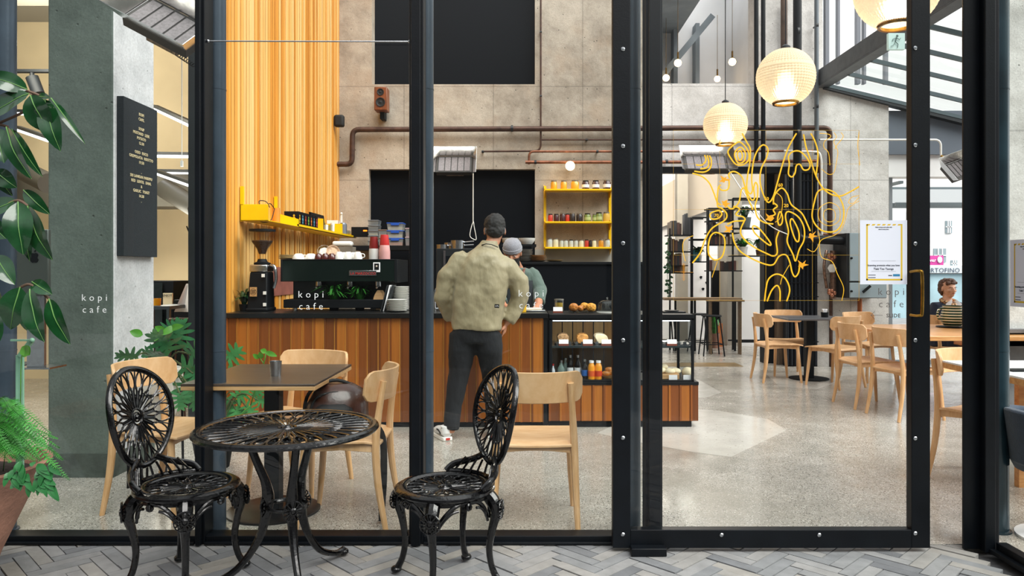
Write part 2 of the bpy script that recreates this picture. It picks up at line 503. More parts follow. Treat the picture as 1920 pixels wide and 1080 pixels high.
# pillar
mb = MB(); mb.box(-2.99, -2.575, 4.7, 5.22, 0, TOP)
mb.mi = [0, 0, 0, 0, 0, 1]  # the side towards the room takes the paler concrete
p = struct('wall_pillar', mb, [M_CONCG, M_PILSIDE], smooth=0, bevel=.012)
mb = MB(); mb.box(-2.995, -2.573, 4.694, 5.222, 0, .15); struct('baseboard_pillar', mb, P('stained_concrete_base', '47504b', .85, 0, .4, 9, .5, 30), smooth=0)

# floors
mb = MB(); mb.box(-8, 9, 3.555, 16.5, -.12, 0); mb.box(2.21, 9, 1.5, 3.555, -.12, 0); struct('floor', mb, M_FLOOR, smooth=0)
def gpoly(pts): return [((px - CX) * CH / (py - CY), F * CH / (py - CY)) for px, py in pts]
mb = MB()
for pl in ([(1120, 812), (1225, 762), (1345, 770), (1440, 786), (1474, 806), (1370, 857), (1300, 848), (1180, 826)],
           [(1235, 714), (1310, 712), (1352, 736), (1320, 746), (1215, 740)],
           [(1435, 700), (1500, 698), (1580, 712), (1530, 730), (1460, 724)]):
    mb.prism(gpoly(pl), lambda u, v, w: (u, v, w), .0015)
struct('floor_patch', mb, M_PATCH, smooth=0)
mb = MB(); mb.box(1.75, 3.0, 10.15, 10.55, 0, .004); struct('trim_4', mb, P('worn_gold_threshold', '8a7350', .3, .3, .3, 5), smooth=0)
# herringbone paving outside: each paver its own block
mb = MB(); n = 4; w = .062; g = .005; c45 = math.cos(PI / 4)
Rm = Matrix.Rotation(PI / 4, 4, 'Z')
rp = random.Random(3)
def paver(x0, y0, x1, y1):
    cx, cy = (x0 + x1) / 2 * w, (y0 + y1) / 2 * w
    p = Rm @ Vector((cx, cy, 0)) + Vector((0, 1.6, 0))
    if not (-4.4 < p.x < 2.17 and .35 < p.y < 3.66): return
    if p.x > 2.1 and False: return
    mb.r = rp.random(); hz = rp.uniform(-.0025, .0025)
    mb.cbox((p.x, p.y, -.030 + hz), ((x1 - x0) * w - g, (y1 - y0) * w - g, .05), Matrix.Rotation(PI / 4 + rp.uniform(-.01, .01), 3, 'Z'))
for iy in range(-60, 70):
    for ix in range(-60, 70):
        d = (ix - iy) % (2 * n)
        if d == 0: paver(ix, iy, ix + n, iy + 1)
        if d == 2 * n - 1: paver(ix, iy, ix + 1, iy + n)
struct('floor_paving', mb, M_PAVE, smooth=0, bevel=0)
mb = MB(); mb.box(-6, 2.21, -3, 3.53, -.15, -.03); struct('floor_bedding', mb, M_JOINT, smooth=0)

# ---------------------------------------------------------------- shop front
DG = 3.6
TF = 4.25
def X2(px, D): return X(px, D)
def window(name, x0, x1, xl, xr, pane=True):
    """fixed bay: bottom rail, optional stiles and one big pane"""
    f = MB(); f.box(x0, x1, DG - .04, DG + .05, 0, .036); f.box(x0, x1, DG - .06, DG + .02, 0, .012); f.box(x0, x1, DG - .04, DG + .05, TF - .1, TF)
    for a, b in (xl, xr):
        if b > a:
            f.box(a, b, DG - .05, DG + .05, 0, TF); f.box(a + .012, b - .012, DG - .075, DG - .05, 0, TF)
    o = struct(name, f, M_STEEL, smooth=0, bevel=.003)
    if pane:
        p = MB(); p.add([(x0, DG, .03), (x1, DG, .03), (x1, DG, TF - .1), (x0, DG, TF - .1)], [(0, 1, 2, 3)])
        p.build('window_pane', M_GLASS, o, smooth=0)
    return o
window('window_1', -4.4, -1.56, (-4.45, -4.4), (-1.56, -1.512))
window('window_2', -1.512, -.54, (0, 0), (-.54, -.472))
window('window_3', -.472, .585, (0, 0), (.585, .665))
def column(name, px0, px1, D, z1=TF, m=None):
    r = (px1 - px0) / 2 / F * D; cx = X((px0 + px1) / 2, D)
    mb = MB(); mb.cyl((cx, D, 0), (cx, D, z1), r, seg=32)
    mb.lathe([(r + .012, 0), (r + .012, .008), (r, .01)], (cx, D, 0), 32)
    for z in (.9, 2.2, 3.1): mb.lathe([(r + .0015, z), (r + .0015, z + .006)], (cx, D, 0), 32)
    return struct(name, mb, m or M_COL)
column('column_1', -12, 28, 3.74); column('column_2', 388, 423, 3.72); column('column_3', 777, 813, 3.72)
column('column_4', 1166, 1201, 3.72); column('column_5', 1845, 1889, 3.74, m=P('dark_teal_steel', '1d3038', .22, .2, .5, 3))
mb = MB(); mb.tube([W(388, 77, 3.575), W(770, 78, 3.575)], .0035, 8)
mb.ball(W(390, 77, 3.575), .008); mb.ball(W(768, 78, 3.575), .008)
tag(mb.build('tie_rod', M_STAIN), 'thin steel tie rod spanning between the two left window mullions near the top', 'rod')

# sliding door leaf
DD = 3.48
xa, xb, xc, xd = X(1148, DD), X(1181, DD), X(1705, DD), X(1740, DD)
mb = MB()
mb.box(xa, xb, DD - .02, DD + .03, .015, TF); mb.box(xc, xd, DD - .02, DD + .03, .015, TF)
mb.box(xb, xc, DD - .02, DD + .03, .015, .100); mb.box(xb, xc, DD - .02, DD + .03, TF - .1, TF)
door = struct('door_1', mb, M_STEEL, smooth=0, bevel=.003)
p = MB(); p.add([(xb, DD, .09), (xc, DD, .09), (xc, DD, TF - .1), (xb, DD, TF - .1)], [(0, 1, 2, 3)])
p.build('door_pane', glassy('door_glass', (.97, .985, .98), 1.45), door, smooth=0)
for px, py in [(1168, y) for y in (92, 274, 456, 638, 821, 1002)] + [(1716, y) for y in (90, 272, 457, 638, 822, 1000)] + [(1353, 1003), (1536, 1003)]:
    b_ = MB(); q = W(px, py, DD - .02); b_.lathe([(.0095, 0), (.0095, .003), (.006, .006), (0, .0065)], q, 12, M=Matrix.Rotation(PI / 2, 4, 'X'))
    b_.build('bolt', M_STAIN, door)
hd = MB(); q0, q1 = W(1729, 508, 3.40), W(1729, 592, 3.40)
hd.tube(catmull([q0 + Vector((-.018, .06, -.004)), q0 + Vector((-.008, .01, 0)), q0 + Vector((.0, 0, -.02)), q1 + Vector((0, 0, .02)), q1 + Vector((-.006, .01, 0)), q1 + Vector((-.018, .06, 0))], 5), .0095, 12, flat=(1.15, .8))
hd.build('door_handle', M_BRASS, door)
mb = MB(); mb.box(X(1180, 3.47), X(1245, 3.47), 3.40, 3.455, -.002, .034); mb.build('door_guide', M_STEEL, door, bevel=.003)
# jamb, return and the window that turns towards the street
mb = MB(); mb.box(2.058, 2.14, 3.487, 3.50, 0, TF); mb.box(2.132, 2.18, 3.44, 3.62, 0, TF); mb.box(2.18, 2.222, 3.48, 3.6, 0, TF)
struct('door_frame', mb, M_STEEL, smooth=0, bevel=.003)
mb = MB(); mb.box(2.18, 2.23, 1.5, 3.44, 0, .05); mb.box(2.15, 2.18, 2.6, 3.44, 0, .02); mb.box(2.18, 2.23, 1.5, 3.44, TF - .1, TF)
o = struct('window_4', mb, M_STEEL, smooth=0, bevel=.003)
p = MB(); p.add([(2.205, 1.5, .05), (2.205, 3.44, .05), (2.205, 3.44, TF - .1), (2.205, 1.5, TF - .1)], [(0, 1, 2, 3)])
p.build('window_pane', M_GLASS, o, smooth=0)

# ---------------------------------------------------------------- right: lean-to skylight and openings
XB, ZB = 4.04, 3.84
sl = (3.36 - 3.82) / (5.97 - 4.04)
mb = MB(); mb.box(XB - .04, XB + .07, 2.2, DB, ZB - .02, ZB + .18); mb.box(XB - .04, XB + .13, 2.2, DB, ZB - .04, ZB - .02)
struct('trim_5', mb, P('steel_beam_grey', '4d5256', .4, .2, .2, 10, .1, 50), smooth=0, bevel=.004)
mb = MB()
y = DB - .05
while y > 2.2:
    mb.add([(x, yy, ZB + sl * (x - XB) + dz) for x in (XB + .1, 6.6) for yy in (y - .015, y + .015) for dz in (-.02, .03)],
           [(0, 1, 3, 2), (4, 6, 7, 5), (0, 4, 5, 1), (2, 3, 7, 6), (0, 2, 6, 4), (1, 5, 7, 3)])
    y -= .62
struct('ceiling_rafters', mb, P('rafter_steel', '515e63', .4, .2), smooth=0)
o = MB(); o.add([(XB, 2.2, ZB + .06), (XB, DB, ZB + .06), (6.6, DB, ZB + .06 + sl * 2.56), (6.6, 2.2, ZB + .06 + sl * 2.56)], [(0, 1, 2, 3)])
struct('window_5', o, M_GLASS, smooth=0)
mb = MB()
mb.prism([(4.1, 3.86), (4.1, 3.78), (6.2, 3.25), (6.2, 3.33)], lambda u, v, w: (u, DB - .06 + w, v), .12)
struct('trim_6', mb, M_DARK, smooth=0)
# clerestory mullions above the beam
mb = MB()
for px, w_ in ((1548, .05), (1571, .03), (1607, .05), (1620, .03), (1660, .04)):
    mb.box(X(px, DB), X(px, DB) + w_, DB, DB + .08, 3.86, TOP)
struct('window_6', mb, P('window_grey', '7b7f88', .5), smooth=0)
# grey panel and header over the street opening, right of the concrete
mb = MB(); mb.box(5.02, 6.4, DB + .05, DB + .12, 2.90, 3.5); struct('wall_grey_panel', mb, P('blue_grey_panel', '5e6671', .5), smooth=0)
mb = MB(); mb.box(5.0, 6.6, DB + .1, DB + .35, 2.60, 2.9); struct('trim_7', mb, M_WHITE, smooth=0)
# pale wall far right seen through the turning window
mb = MB(); mb.box(4.2, 8, 6.6, 6.8, .79, TOP); struct('wall_right', mb, M_CONCW, smooth=0)
mb = MB(); mb.box(4.2, 8, 6.55, 6.8, 0, .76); mb.box(4.15, 8, 6.5, 6.8, .76, .79); struct('baseboard_right', mb, P('grey_plinth', '6d6d70', .7, 0, .3, 5), smooth=0)

# ---------------------------------------------------------------- upper room seen over the wall, and room behind
mb = MB()
mb.box(1.0, 4.3, 13.2, 13.4, 3.5, 7.2); mb.box(.9, 1.0, DB + .3, 13.4, 3.5, 7.2); mb.box(3.6, 3.7, DB + .3, 13.4, 3.86, 7.2)
struct('wall_upper_room', mb, M_WHITE, smooth=0)
mb = MB(); mb.box(1.0, 4.3, DB + .3, 13.3, 3.55, 3.75); struct('ceiling_back_room', mb, M_WHITE, smooth=0)
mb = MB(); mb.box(1.0, 2.75, DB + .32, 13.2, 5.5, 5.7)
mb.box(1.75, 2.42, 12.9, 13.19, 4.6, 5.6); mb.bar((2.2, 12.6, 4.4), (3.2, 12.6, 5.6), .1, .10)
for x in (2.62, 3.0): mb.box(x, x + .07, 12.95, 13.19, 3.75, 5.6)
struct('trim_8', mb, P('upper_room_grey', '757f86', .6, 0, .25, 2), smooth=0)
mb = MB(); mb.box(-1, 4.6, 14.4, 14.6, 0, 3.55); mb.box(-1.2, -1, 10.5, 14.6, 0, 3.55)
struct('wall_back_room', mb, M_WHITE, smooth=0)
mb = MB(); mb.prism([(X(a, 14.2), Z(b_, 14.2)) for a, b_ in ((1200, 372), (1300, 318), (1445, 300), (1460, 366), (1374, 380), (1325, 396), (1284, 410), (1200, 440))], lambda u, v, w: (u, 14.2 + w, v), .1)
struct('trim_9', mb, M_GREIGE, smooth=0)
mb = MB(); mb.box(X(1387, 13), X(1433, 13), 13.0, 13.6, 0, 2.45); struct('wall_white_pier', mb, M_WHITE, smooth=0)
mb = MB(); mb.box(X(1360, 13.1), X(1387, 13.1), 12.98, 13.62, 0, 3.2); mb.box(X(1270, 13.6), X(1290, 13.6), 13.6, 13.8, 0, 3.2); struct('wall_greige_pier', mb, P('dull_greige_paint', '9a968c', .7, 0, .1, 3), smooth=0)  # both piers in one duller greige
mb = MB(); mb.box(X(1433, 10.5), X(1457, 10.5), 10.5, 10.7, 0, 2.68); mb.box(X(1472, 10.6), 3.9, 10.62, 10.7, 0, 2.68)
mb.box(X(1335, 13.5), X(1360, 13.5), 13.5, 13.6, 0, 1.5)
struct('wall_black_pier', mb, M_BLACK, smooth=0)
mb = MB(); mb.box(X(1456, 10.4), X(1472, 10.4), 10.35, 10.5, 0, 2.68); struct('column_6', mb, M_POST, smooth=0, bevel=.006)

# ---------------------------------------------------------------- street beyond the right side
mb = MB(); mb.box(-30, 60, 16.5, 60, -.3, -.15); mb.box(9, 60, -10, 16.5, -.3, -.15); mb.box(-30, -8.2, -10, 60, -.3, -.15); struct('ground', mb, P('asphalt', '8a8b8c', .9, 0, .2, 2), smooth=0)
# ---------------------------------------------------------------- pale oak chairs
def make_oak(label, loc, deg, group='pale oak chairs'):
    t = thing('oak_chair', label, 'chair', (loc[0], loc[1], 0), math.radians(deg - 90), group)
    def seat(u, v):
        y = -.205 + .43 * v; wd = .205 + .028 * math.sin(min(1, v * 1.1) * PI / 2)
        cu = (u - .5) * 2; rc = 1 if 0.06 < v < .94 else .93
        x = wd * cu * rc
        z = .452 - .016 * (1 - abs(cu) ** 2) * math.sin(PI * min(1, v + .1)) - .018 * max(0, .12 - v) / .12 + (-.012 * max(0, v - .85) / .15)
        return Vector((x, y, z))
    mb = MB(); mb.slab(seat, 12, 12, (0, 0, -.014)); mb.build('seat', M_CHAIR, t, bevel=.003)
    def back(u, v):
        cu = (u - .5) * 2; a = cu * 1.0
        e = max(0, (abs(cu) - .82) / .18); h = .078 * math.sqrt(max(0.0, 1 - e * e * .75))
        x = .242 * math.sin(a) / math.sin(1.0); y = -.262 + .115 * (1 - math.cos(a)) / (1 - math.cos(1.0))
        z = .722 + (v - .5) * 2 * h
        return Vector((x, y - (z - .72) * .12, z))
    mb = MB(); mb.slab(back, 24, 4, lambda u, v: Vector((math.sin((u - .5) * 2) * .016, -.016 * math.cos((u - .5) * 2) * -1, 0)) * -1 if False else Vector((-math.sin((u - .5) * 2) * .013, .013, 0)))
    mb.build('backrest', M_CHAIR, t, bevel=.003)
    for s in (-1, 1):
        m1 = MB(); m1.tube(catmull([(s * .212, -.245, 0), (s * .203, -.205, .22), (s * .196, -.19, .43), (s * .186, -.205, .60), (s * .176, -.228, .745)], 4),
                           [.013 + .007 * math.sin(min(1, i / 12) * PI * .8) for i in range(17)], 10)
        m1.build('rear_leg', M_CHAIRV, t)
        m2 = MB(); m2.tube([(s * .215, .205, 0), (s * .203, .185, .2), (s * .19, .165, .436)], [.0125, .018, .019], 10); m2.build('front_leg', M_CHAIRV, t)
    ap = MB()
    for s in (-1, 1): ap.slab(lambda u, v: Vector((s * (.196 - .004 * u), -.19 + .355 * u, .436 - (.034 + .012 * abs(2 * u - 1)) * v)), 6, 1, (-s * .018, 0, 0))
    ap.slab(lambda u, v: Vector((-.19 + .38 * u, -.186, .432 - (.034 + .014 * abs(2 * u - 1) ** 2) * v)), 8, 1, (0, .018, 0))
    ap.slab(lambda u, v: Vector((-.188 + .376 * u, .158, .436 - (.034 + .014 * abs(2 * u - 1) ** 2) * v)), 8, 1, (0, .018, 0))
    ap.build('seat_rail', M_CHAIR, t, bevel=.002)
    return t
oak = [
    ('pale oak chair at the left of the brown cafe table, beside the concrete pillar', (-1.95, 4.12), -14),
    ('pale oak chair with a dark backpack on its seat, right of the cafe table', (-.925, 3.93), 180),
    ('pale oak chair behind the cafe table, its back to the timber counter', (-1.345, 4.50), -107),
    ('pale oak chair seen from behind, right of the right black iron chair', (.062, 3.93), 90),
    ('pale oak chair at the left of the small round-based table, beyond the display cabinet', (3.02, 8.86), 2),
    ('pale oak chair behind the small round-based table, facing the street', (3.32, 9.38), -92),
    ('pale oak chair with its back to us at the right of the small round-based table', (3.52, 8.44), 118),
    ('farther of the two oak chairs side by side at the long timber table end', (3.34, 7.22), 4),
    ('nearer of the two oak chairs side by side at the long timber table end', (3.42, 6.66), 12),
    ('pale oak chair behind the long table in front of the pale concrete wall', (4.12, 8.9), -70),
    ('pale oak chair with a long curved rear leg, seen in the open doorway gap', (2.87, 4.62), -60),
    ('pale oak chair under the woman in the navy jacket', (4.92, 8.55), -12),
]
first = make_oak(*oak[0])
for l, p, d in oak[1:]:
    copy_tree(first, loc=(p[0], p[1], 0), rz=math.radians(d - 90), label=l)

# ---------------------------------------------------------------- cast iron garden set
def lattice(mb, f, n, r, seg=5, r0=.16):
    """radial petal lattice of a unit disc carried by f(u, v) -> point"""
    P_ = lambda a, q: f(q * math.cos(a), q * math.sin(a))
    for q, k in ((r0 * .55, 1.2), (r0, 1.5), (.97, 1.3)):
        mb.tube([P_(2 * PI * i / 40, q) for i in range(40)], r * k, seg, closed=True)
    mb.ball(f(0, 0), (r * 3, r * 3, r * 3), 8, 6)
    for i in range(n):
        a = 2 * PI * i / n; h = PI / n
        for w_, q0, q1 in ((.62, r0, .62),):
            pts = [(a, q0), (a - h * .35, .3), (a - h * w_, .5), (a - h * .45, .60), (a, q1 + .05), (a + h * .45, .60), (a + h * w_, .5), (a + h * .35, .3)]
            mb.tube([P_(x, y) for x, y in pts], r, seg, closed=True)
        b = a + h
        pts = [(b - h * .75, .60), (b - h * .8, .76), (b - h * .25, .93), (b + h * .25, .93), (b + h * .8, .76), (b + h * .75, .60), (b, .53)]
        mb.tube(catmull([P_(x, y) for x, y in pts], 2, True), r * .95, seg, closed=True)
        mb.tube([P_(b, r0), P_(b, .52)], r * .8, seg)
        mb.tube([P_(a, q1 + .05), P_(a, .97)], r * .8, seg)

def iron_leg(a, prof, rad, parent, medal_z, name='leg', foot=True):
    d = Vector((math.cos(a), math.sin(a), 0)); tng = Vector((-math.sin(a), math.cos(a), 0))
    mb = MB(); pts = catmull([d * r + Vector((0, 0, z)) for r, z in prof], 4)
    n = len(pts); rr = []
    for i in range(n):
        t = i / (n - 1) * (len(rad) - 1); k = min(int(t), len(rad) - 2); rr.append(rad[k] + (rad[k + 1] - rad[k]) * (t - k))
    mb.tube(pts, rr, 10)
    if foot:
        e = pts[-1]; mb.ball((e.x, e.y, .016), (.024, .024, .016), 12, 8)
    leg = mb.build(name, M_IRON, parent)
    # sunburst medallion with scrolls on the outer face
    i0 = min(range(n), key=lambda i: abs(pts[i].z - medal_z)); c = pts[i0] + d * (rr[i0] * .9)
    m = MB(); M = Matrix.Translation(c) @ d.to_track_quat('Z', 'Y').to_matrix().to_4x4(); m.M = M
    m.lathe([(.016, 0), (.016, .006), (.010, .009), (.007, .004), (0, .004)], seg=16)
    for k in range(14):
        b = 2 * PI * k / 14; cb, sb = math.cos(b), math.sin(b)
        m.tube([(cb * .013, sb * .013, .003), (cb * .034, sb * .034, .001)], [.0022, .0034], 6)
        m.ball((cb * .037, sb * .037, .0), .0042, 6, 4)
    m.tube([(math.cos(2 * PI * k / 20) * .040, math.sin(2 * PI * k / 20) * .040, -.002) for k in range(20)], .0028, 5, closed=True)
    m.build('rosette', M_IRON, leg)
    return leg

def bracket(a, r, z, parent):
    """scrolled brackets that run from a leg along under the rim"""
    mb = MB()
    for s in (-1, 1):
        pts = []
        for k in range(10):
            t = k / 9; b = a + s * (.10 + .62 * t); pts.append((math.cos(b) * r, math.sin(b) * r, z - .085 * (1 - t) ** 2.2))
        mb.tube(pts, [.009] * 10, 8)
        pts2 = [(math.cos(a + s * (.08 + .45 * k / 7)) * (r + .002), math.sin(a + s * (.08 + .45 * k / 7)) * (r + .002), z - .03 - .075 * (1 - k / 7) ** 2) for k in range(8)]
        mb.tube(pts2, .006, 8)
        e = Vector((math.cos(a + s * .74) * (r + .002), math.sin(a + s * .74) * (r + .002), z - .012))
        tg = Vector((-math.sin(a), math.cos(a), 0)) * s
        mb.tube([e + tg * (math.cos(q) * rr_) + Vector((0, 0, math.sin(q) * rr_ - .008)) for q, rr_ in [(PI / 2 - i * .7, .016 - .0014 * i) for i in range(10)]], .0062, 7)
    mb.build('scroll_bracket', M_IRON, parent)

def make_iron_chair(label, loc, deg):
    t = thing('iron_garden_chair', label, 'chair', (loc[0], loc[1], 0), math.radians(deg - 90), 'black cast iron garden chairs')
    rs = .205
    mb = MB()
    mb.lathe([(.158, .402), (.166, .409), (.180, .411), (.196, .408), (rs + .004, .400), (rs + .006, .392), (rs, .385), (.190, .383), (.192, .365), (.184, .362), (.176, .383), (.160, .396)], seg=64, ring=True)
    mb.build('seat', M_IRON, t)
    m = MB(); lattice(m, lambda u, v: Vector((u * .168, v * .168, .398 - .006 * (1 - u * u - v * v))), 18, .0042); m.build('seat_lattice', M_IRON, t)
    zc, hh = .672, .203
    def bk(u, v):
        z = zc + v * hh; x = u * .166 * (1 + .13 * v)
        return Vector((x, -.215 - (z - .45) * .20 + x * x * 1.2, z))
    m = MB(); m.tube([bk(1.02 * math.cos(2 * PI * i / 56), 1.02 * math.sin(2 * PI * i / 56)) for i in range(56)], .0105, 10, closed=True, flat=(1.0, 1.3))
    # skirt that joins the oval to the seat
    for s in (-1, 1):
        m.tube(catmull([(s * .175, -.085, .412), (s * .172, -.12, .438), (s * .135, -.165, .455), (s * .09, -.195, .475), (s * .05, -.21, .50)], 5), .012, 9, flat=(1, 1.25))
        for k in range(5):
            f = k / 4
            m.tube(catmull([(s * (.03 + .13 * f), -.20 + .085 * f, .410), (s * (.028 + .115 * f), -.208 + .075 * f, .44), (s * (.02 + .10 * f), -.215 + .06 * f, .472 + .004 * f)], 3), .0052, 7)
    m.lathe([(.205, .395), (.208, .43), (.200, .43)], seg=10) if False else None
    m.tube([(math.cos(a) * .20, math.sin(a) * .20, .412) for a in [PI + .45 + (PI - .9) * i / 16 for i in range(17)]], .010, 8)
    b = m.build('backrest', M_IRON, t)
    m = MB(); lattice(m, bk, 22, .0040, r0=.17); m.build('back_lattice', M_IRON, b)
    for dg in (38, 142, -48, -132):
        a = math.radians(dg)
        iron_leg(a, [(.172, .388), (.205, .352), (.222, .305), (.205, .235), (.192, .15), (.205, .07), (.236, .012)], [.026, .030, .027, .019, .015, .0135, .0135, .016], t, .315)
        bracket(a, .188, .378, t)
    return t
make_iron_chair('black cast iron garden chair on the left, between the potted fern and the iron table', (-1.41, 3.14), -16)
make_iron_chair('black cast iron garden chair on the right of the iron table, facing left', (-.326, 3.13), -150)

t = thing('iron_garden_table', 'round black cast iron garden table with a pierced top on the paving', 'table', (-.97, 3.08, 0)); t.scale = (.985, .985, 1.012)
mb = MB(); mb.lathe([(.345, .645), (.352, .655), (.364, .656), (.374, .649), (.377, .640), (.370, .632), (.356, .630), (.346, .636)], seg=96, ring=True); mb.build('rim', M_IRON, t)
mb = MB(); lattice(mb, lambda u, v: Vector((u * .352, v * .352, .645 - .002 * (1 - u * u - v * v))), 32, .0056, r0=.10)
mb.tube([(math.cos(2 * PI * i / 32) * .17, math.sin(2 * PI * i / 32) * .17, .628) for i in range(32)], .010, 8, closed=True)
mb.build('top_lattice', M_IRON, t)
for dg in (66, 192, 300):
    iron_leg(math.radians(dg), [(.165, .63), (.125, .52), (.085, .42), (.080, .33), (.115, .20), (.20, .085), (.31, .03), (.375, .025)],
             [.017, .016, .018, .026, .020, .015, .014, .013, .016], t, .34)
mb = MB(); mb.tube([(math.cos(2 * PI * i / 24) * .082, math.sin(2 * PI * i / 24) * .082, .33) for i in range(24)], .009, 8, closed=True); mb.build('stretcher', M_IRON, t)

# ---------------------------------------------------------------- cafe table with pedestal
t = thing('cafe_table', 'square brown-topped cafe table with a black pedestal, just inside the glass', 'table', (-1.35, 4.05, 0))
mb = MB(); mb.box(-.33, .33, -.385, .40, .732, .745); mb.build('tabletop', M_TABLETOP, t, bevel=.002)
mb = MB(); mb.box(-.33, .33, -.385, .40, .712, .732); mb.build('tabletop_edge', M_PLY, t, bevel=.002)
mb = MB(); mb.box(-.04, .04, -.04, .04, .012, .712); mb.box(-.2, .2, -.2, .2, .70, .712); mb.build('pedestal', M_BLACK, t, bevel=.004)
mb = MB(); mb.lathe([(.245, 0), (.245, .010), (.235, .014), (0, .014)], seg=64); mb.build('base', P('black_base_plate', '141517', .35, .3, .1, 8), t)
q = W(517, 699, 3.95)
mb = MB(); mb.lathe([(0, 0), (.026, 0), (.031, .075), (.0325, .078), (.030, .077), (.026, .006), (0, .006)], (q.x, q.y, .7452), 32)
tag(mb.build('steel_tumbler', M_STAIN), 'small brushed steel tumbler on the brown cafe table', 'cup')

# small round-based table on the right
t = thing('cafe_table', 'grey-topped cafe table on a round black base, among four oak chairs', 'table', (3.45, 9.0, 0))
mb = MB(); mb.box(-.36, .36, -.34, .34, .722, .745); mb.build('tabletop', P('slate_top', '55565a', .3), t, bevel=.003)
mb = MB(); mb.box(-.045, .045, -.045, .045, .012, .722); mb.build('pedestal', M_BLACK, t)
mb = MB(); mb.lathe([(.23, 0), (.23, .012), (0, .014)], seg=40); mb.build('base', M_BLACK, t)
q = (3.62, 8.95)
t = thing('sugar_caddy', 'small black caddy with sachets on the grey-topped table', 'caddy', (q[0], q[1], .745))
mb = MB(); mb.lathe([(0, 0), (.04, 0), (.045, .06), (.041, .06), (.036, .006), (0, .006)], seg=20); mb.build('pot', M_BLACK, t)
mb = MB()
for k in range(5): mb.cbox((-.02 + .01 * k, .004 * (k % 2), .07), (.005, .03, .06), Matrix.Rotation(.15 * (k - 2), 3, 'Y'))
mb.build('sachets', M_PAPER, t)

# long timber table
t = thing('long_table', 'long pale timber table at the right, in front of the seated woman', 'table', (4.35, 7.05, 0))
mb = MB(); mb.box(-1.02, 1.3, -.72, .72, .705, .745); mb.build('tabletop', M_TIMB, t, bevel=.005)
for y_ in (-.5, .46):
    mb = MB(); mb.box(-.4, 1.1, y_, y_ + .04, .64, .705); mb.build('table_rail', M_TIMB, t)
for sx, sy in ((-.35, -.46), (-.35, .46), (1.1, -.46), (1.1, .46)):
    mb = MB(); mb.cbox((sx, sy, .35), (.07, .07, .705)); mb.build('leg', M_TIMB, t, bevel=.004)
# white table tucked at the right, behind the door frame
t = thing('white_table', 'white-topped table with a timber edge behind the door frame at the far right', 'table', (3.1, 4.2, 0))
mb = MB(); mb.box(-.5, .7, -.36, .43, .735, .745); mb.build('tabletop', M_WHITE, t)
mb = MB(); mb.box(-.5, .7, -.36, .43, .700, .735); mb.build('tabletop_edge', M_TIMB, t, bevel=.003)
for sx, sy in ((-.1, .30), (.6, -.28), (.6, .32), (-.1, -.1)):
    mb = MB(); mb.cbox((sx, sy, .35), (.045, .045, .70)); mb.build('leg', M_TIMB, t)
q = W(1908, 697, 4.15)
mb = MB(); mb.box(q.x - .06, q.x + .09, 4.1, 4.2, .7455, .753); tag(mb.build('dark_tray', M_BLACK), 'small dark tray lying on the white-topped table at the right edge', 'tray')

# striped jug on a plate
q = Vector((X(1786, 7.35), 7.35, .745))
t = thing('striped_jug', 'big jug with green, cream and black hoops on the long timber table', 'jug', q)
M_JUG = bpy.data.materials.new('jug_stripes')
M_JUG, nt, b, out = newmat('jug_stripes')
sp = N(nt, 'SeparateXYZ'); nt.links.new(coords(nt, world=False), sp.inputs[0])
md = N(nt, 'Math', operation='FRACT'); m0 = N(nt, 'Math', operation='MULTIPLY'); m0.inputs[1].default_value = 38
nt.links.new(sp.outputs[2], m0.inputs[0]); nt.links.new(m0.outputs[0], md.inputs[0])
nt.links.new(ramp(nt, md.outputs[0], [(0, '17301f'), (.40, '17301f'), (.45, 'e9e2c6'), (.80, 'e9e2c6'), (.85, '3f6a45')], 'CONSTANT'), b.inputs['Base Color'])
b.inputs['Roughness'].default_value = .2
mb = MB(); mb.lathe([(0, .012), (.07, .012), (.10, .05), (.108, .09), (.104, .13), (.092, .17), (.086, .20), (.089, .215), (.080, .213), (.082, .17), (.098, .10), (.06, .02), (0, .02)], seg=40)
mb.build('body', M_JUG, t)
mb = MB(); mb.tube(catmull([(-.09, 0, .19), (-.13, 0, .18), (-.15, 0, .13), (-.135, 0, .085), (-.10, 0, .07)], 5), .010, 10); mb.build('jug_handle', M_JUG, t)
mb = MB(); mb.lathe([(0, 0), (.10, 0), (.14, .008), (.138, .012), (.09, .005), (0, .005)], (q.x - .02, q.y - .02, q.z + .0), 40)
tag(mb.build('dark_plate', M_BLACK), 'dark plate under the striped jug', 'plate')

# blue tub chair at the far right edge
t = thing('tub_chair', 'dark blue upholstered tub chair cut by the right edge of the picture', 'armchair', (2.62, 3.62, 0))
mb = MB()
mb.slab(lambda u, v: Vector((math.cos(PI * .35 + u * PI * 1.3) * (.22 + .04 * v), math.sin(PI * .35 + u * PI * 1.3) * (.22 + .04 * v), .36 + (.22 + .05 * math.sin(u * PI)) * v)), 20, 5, lambda u, v: Vector((-math.cos(PI * .35 + u * PI * 1.3) * .05, -math.sin(PI * .35 + u * PI * 1.3) * .05, 0)))
mb.build('backrest', P('navy_wool', '26364a', .9, 0, .2, 40, .3, 200, sheen=.3), t, bevel=.012)
mb = MB(); mb.lathe([(0, .33), (.2, .33), (.22, .37), (.2, .41), (0, .42)], seg=28); mb.build('seat', MATS['navy_wool'], t)
mb = MB(); mb.lathe([(.20, 0), (.20, .012), (.04, .03), (.03, .33), (0, .33)], seg=28); mb.build('base', M_WHITE, t)
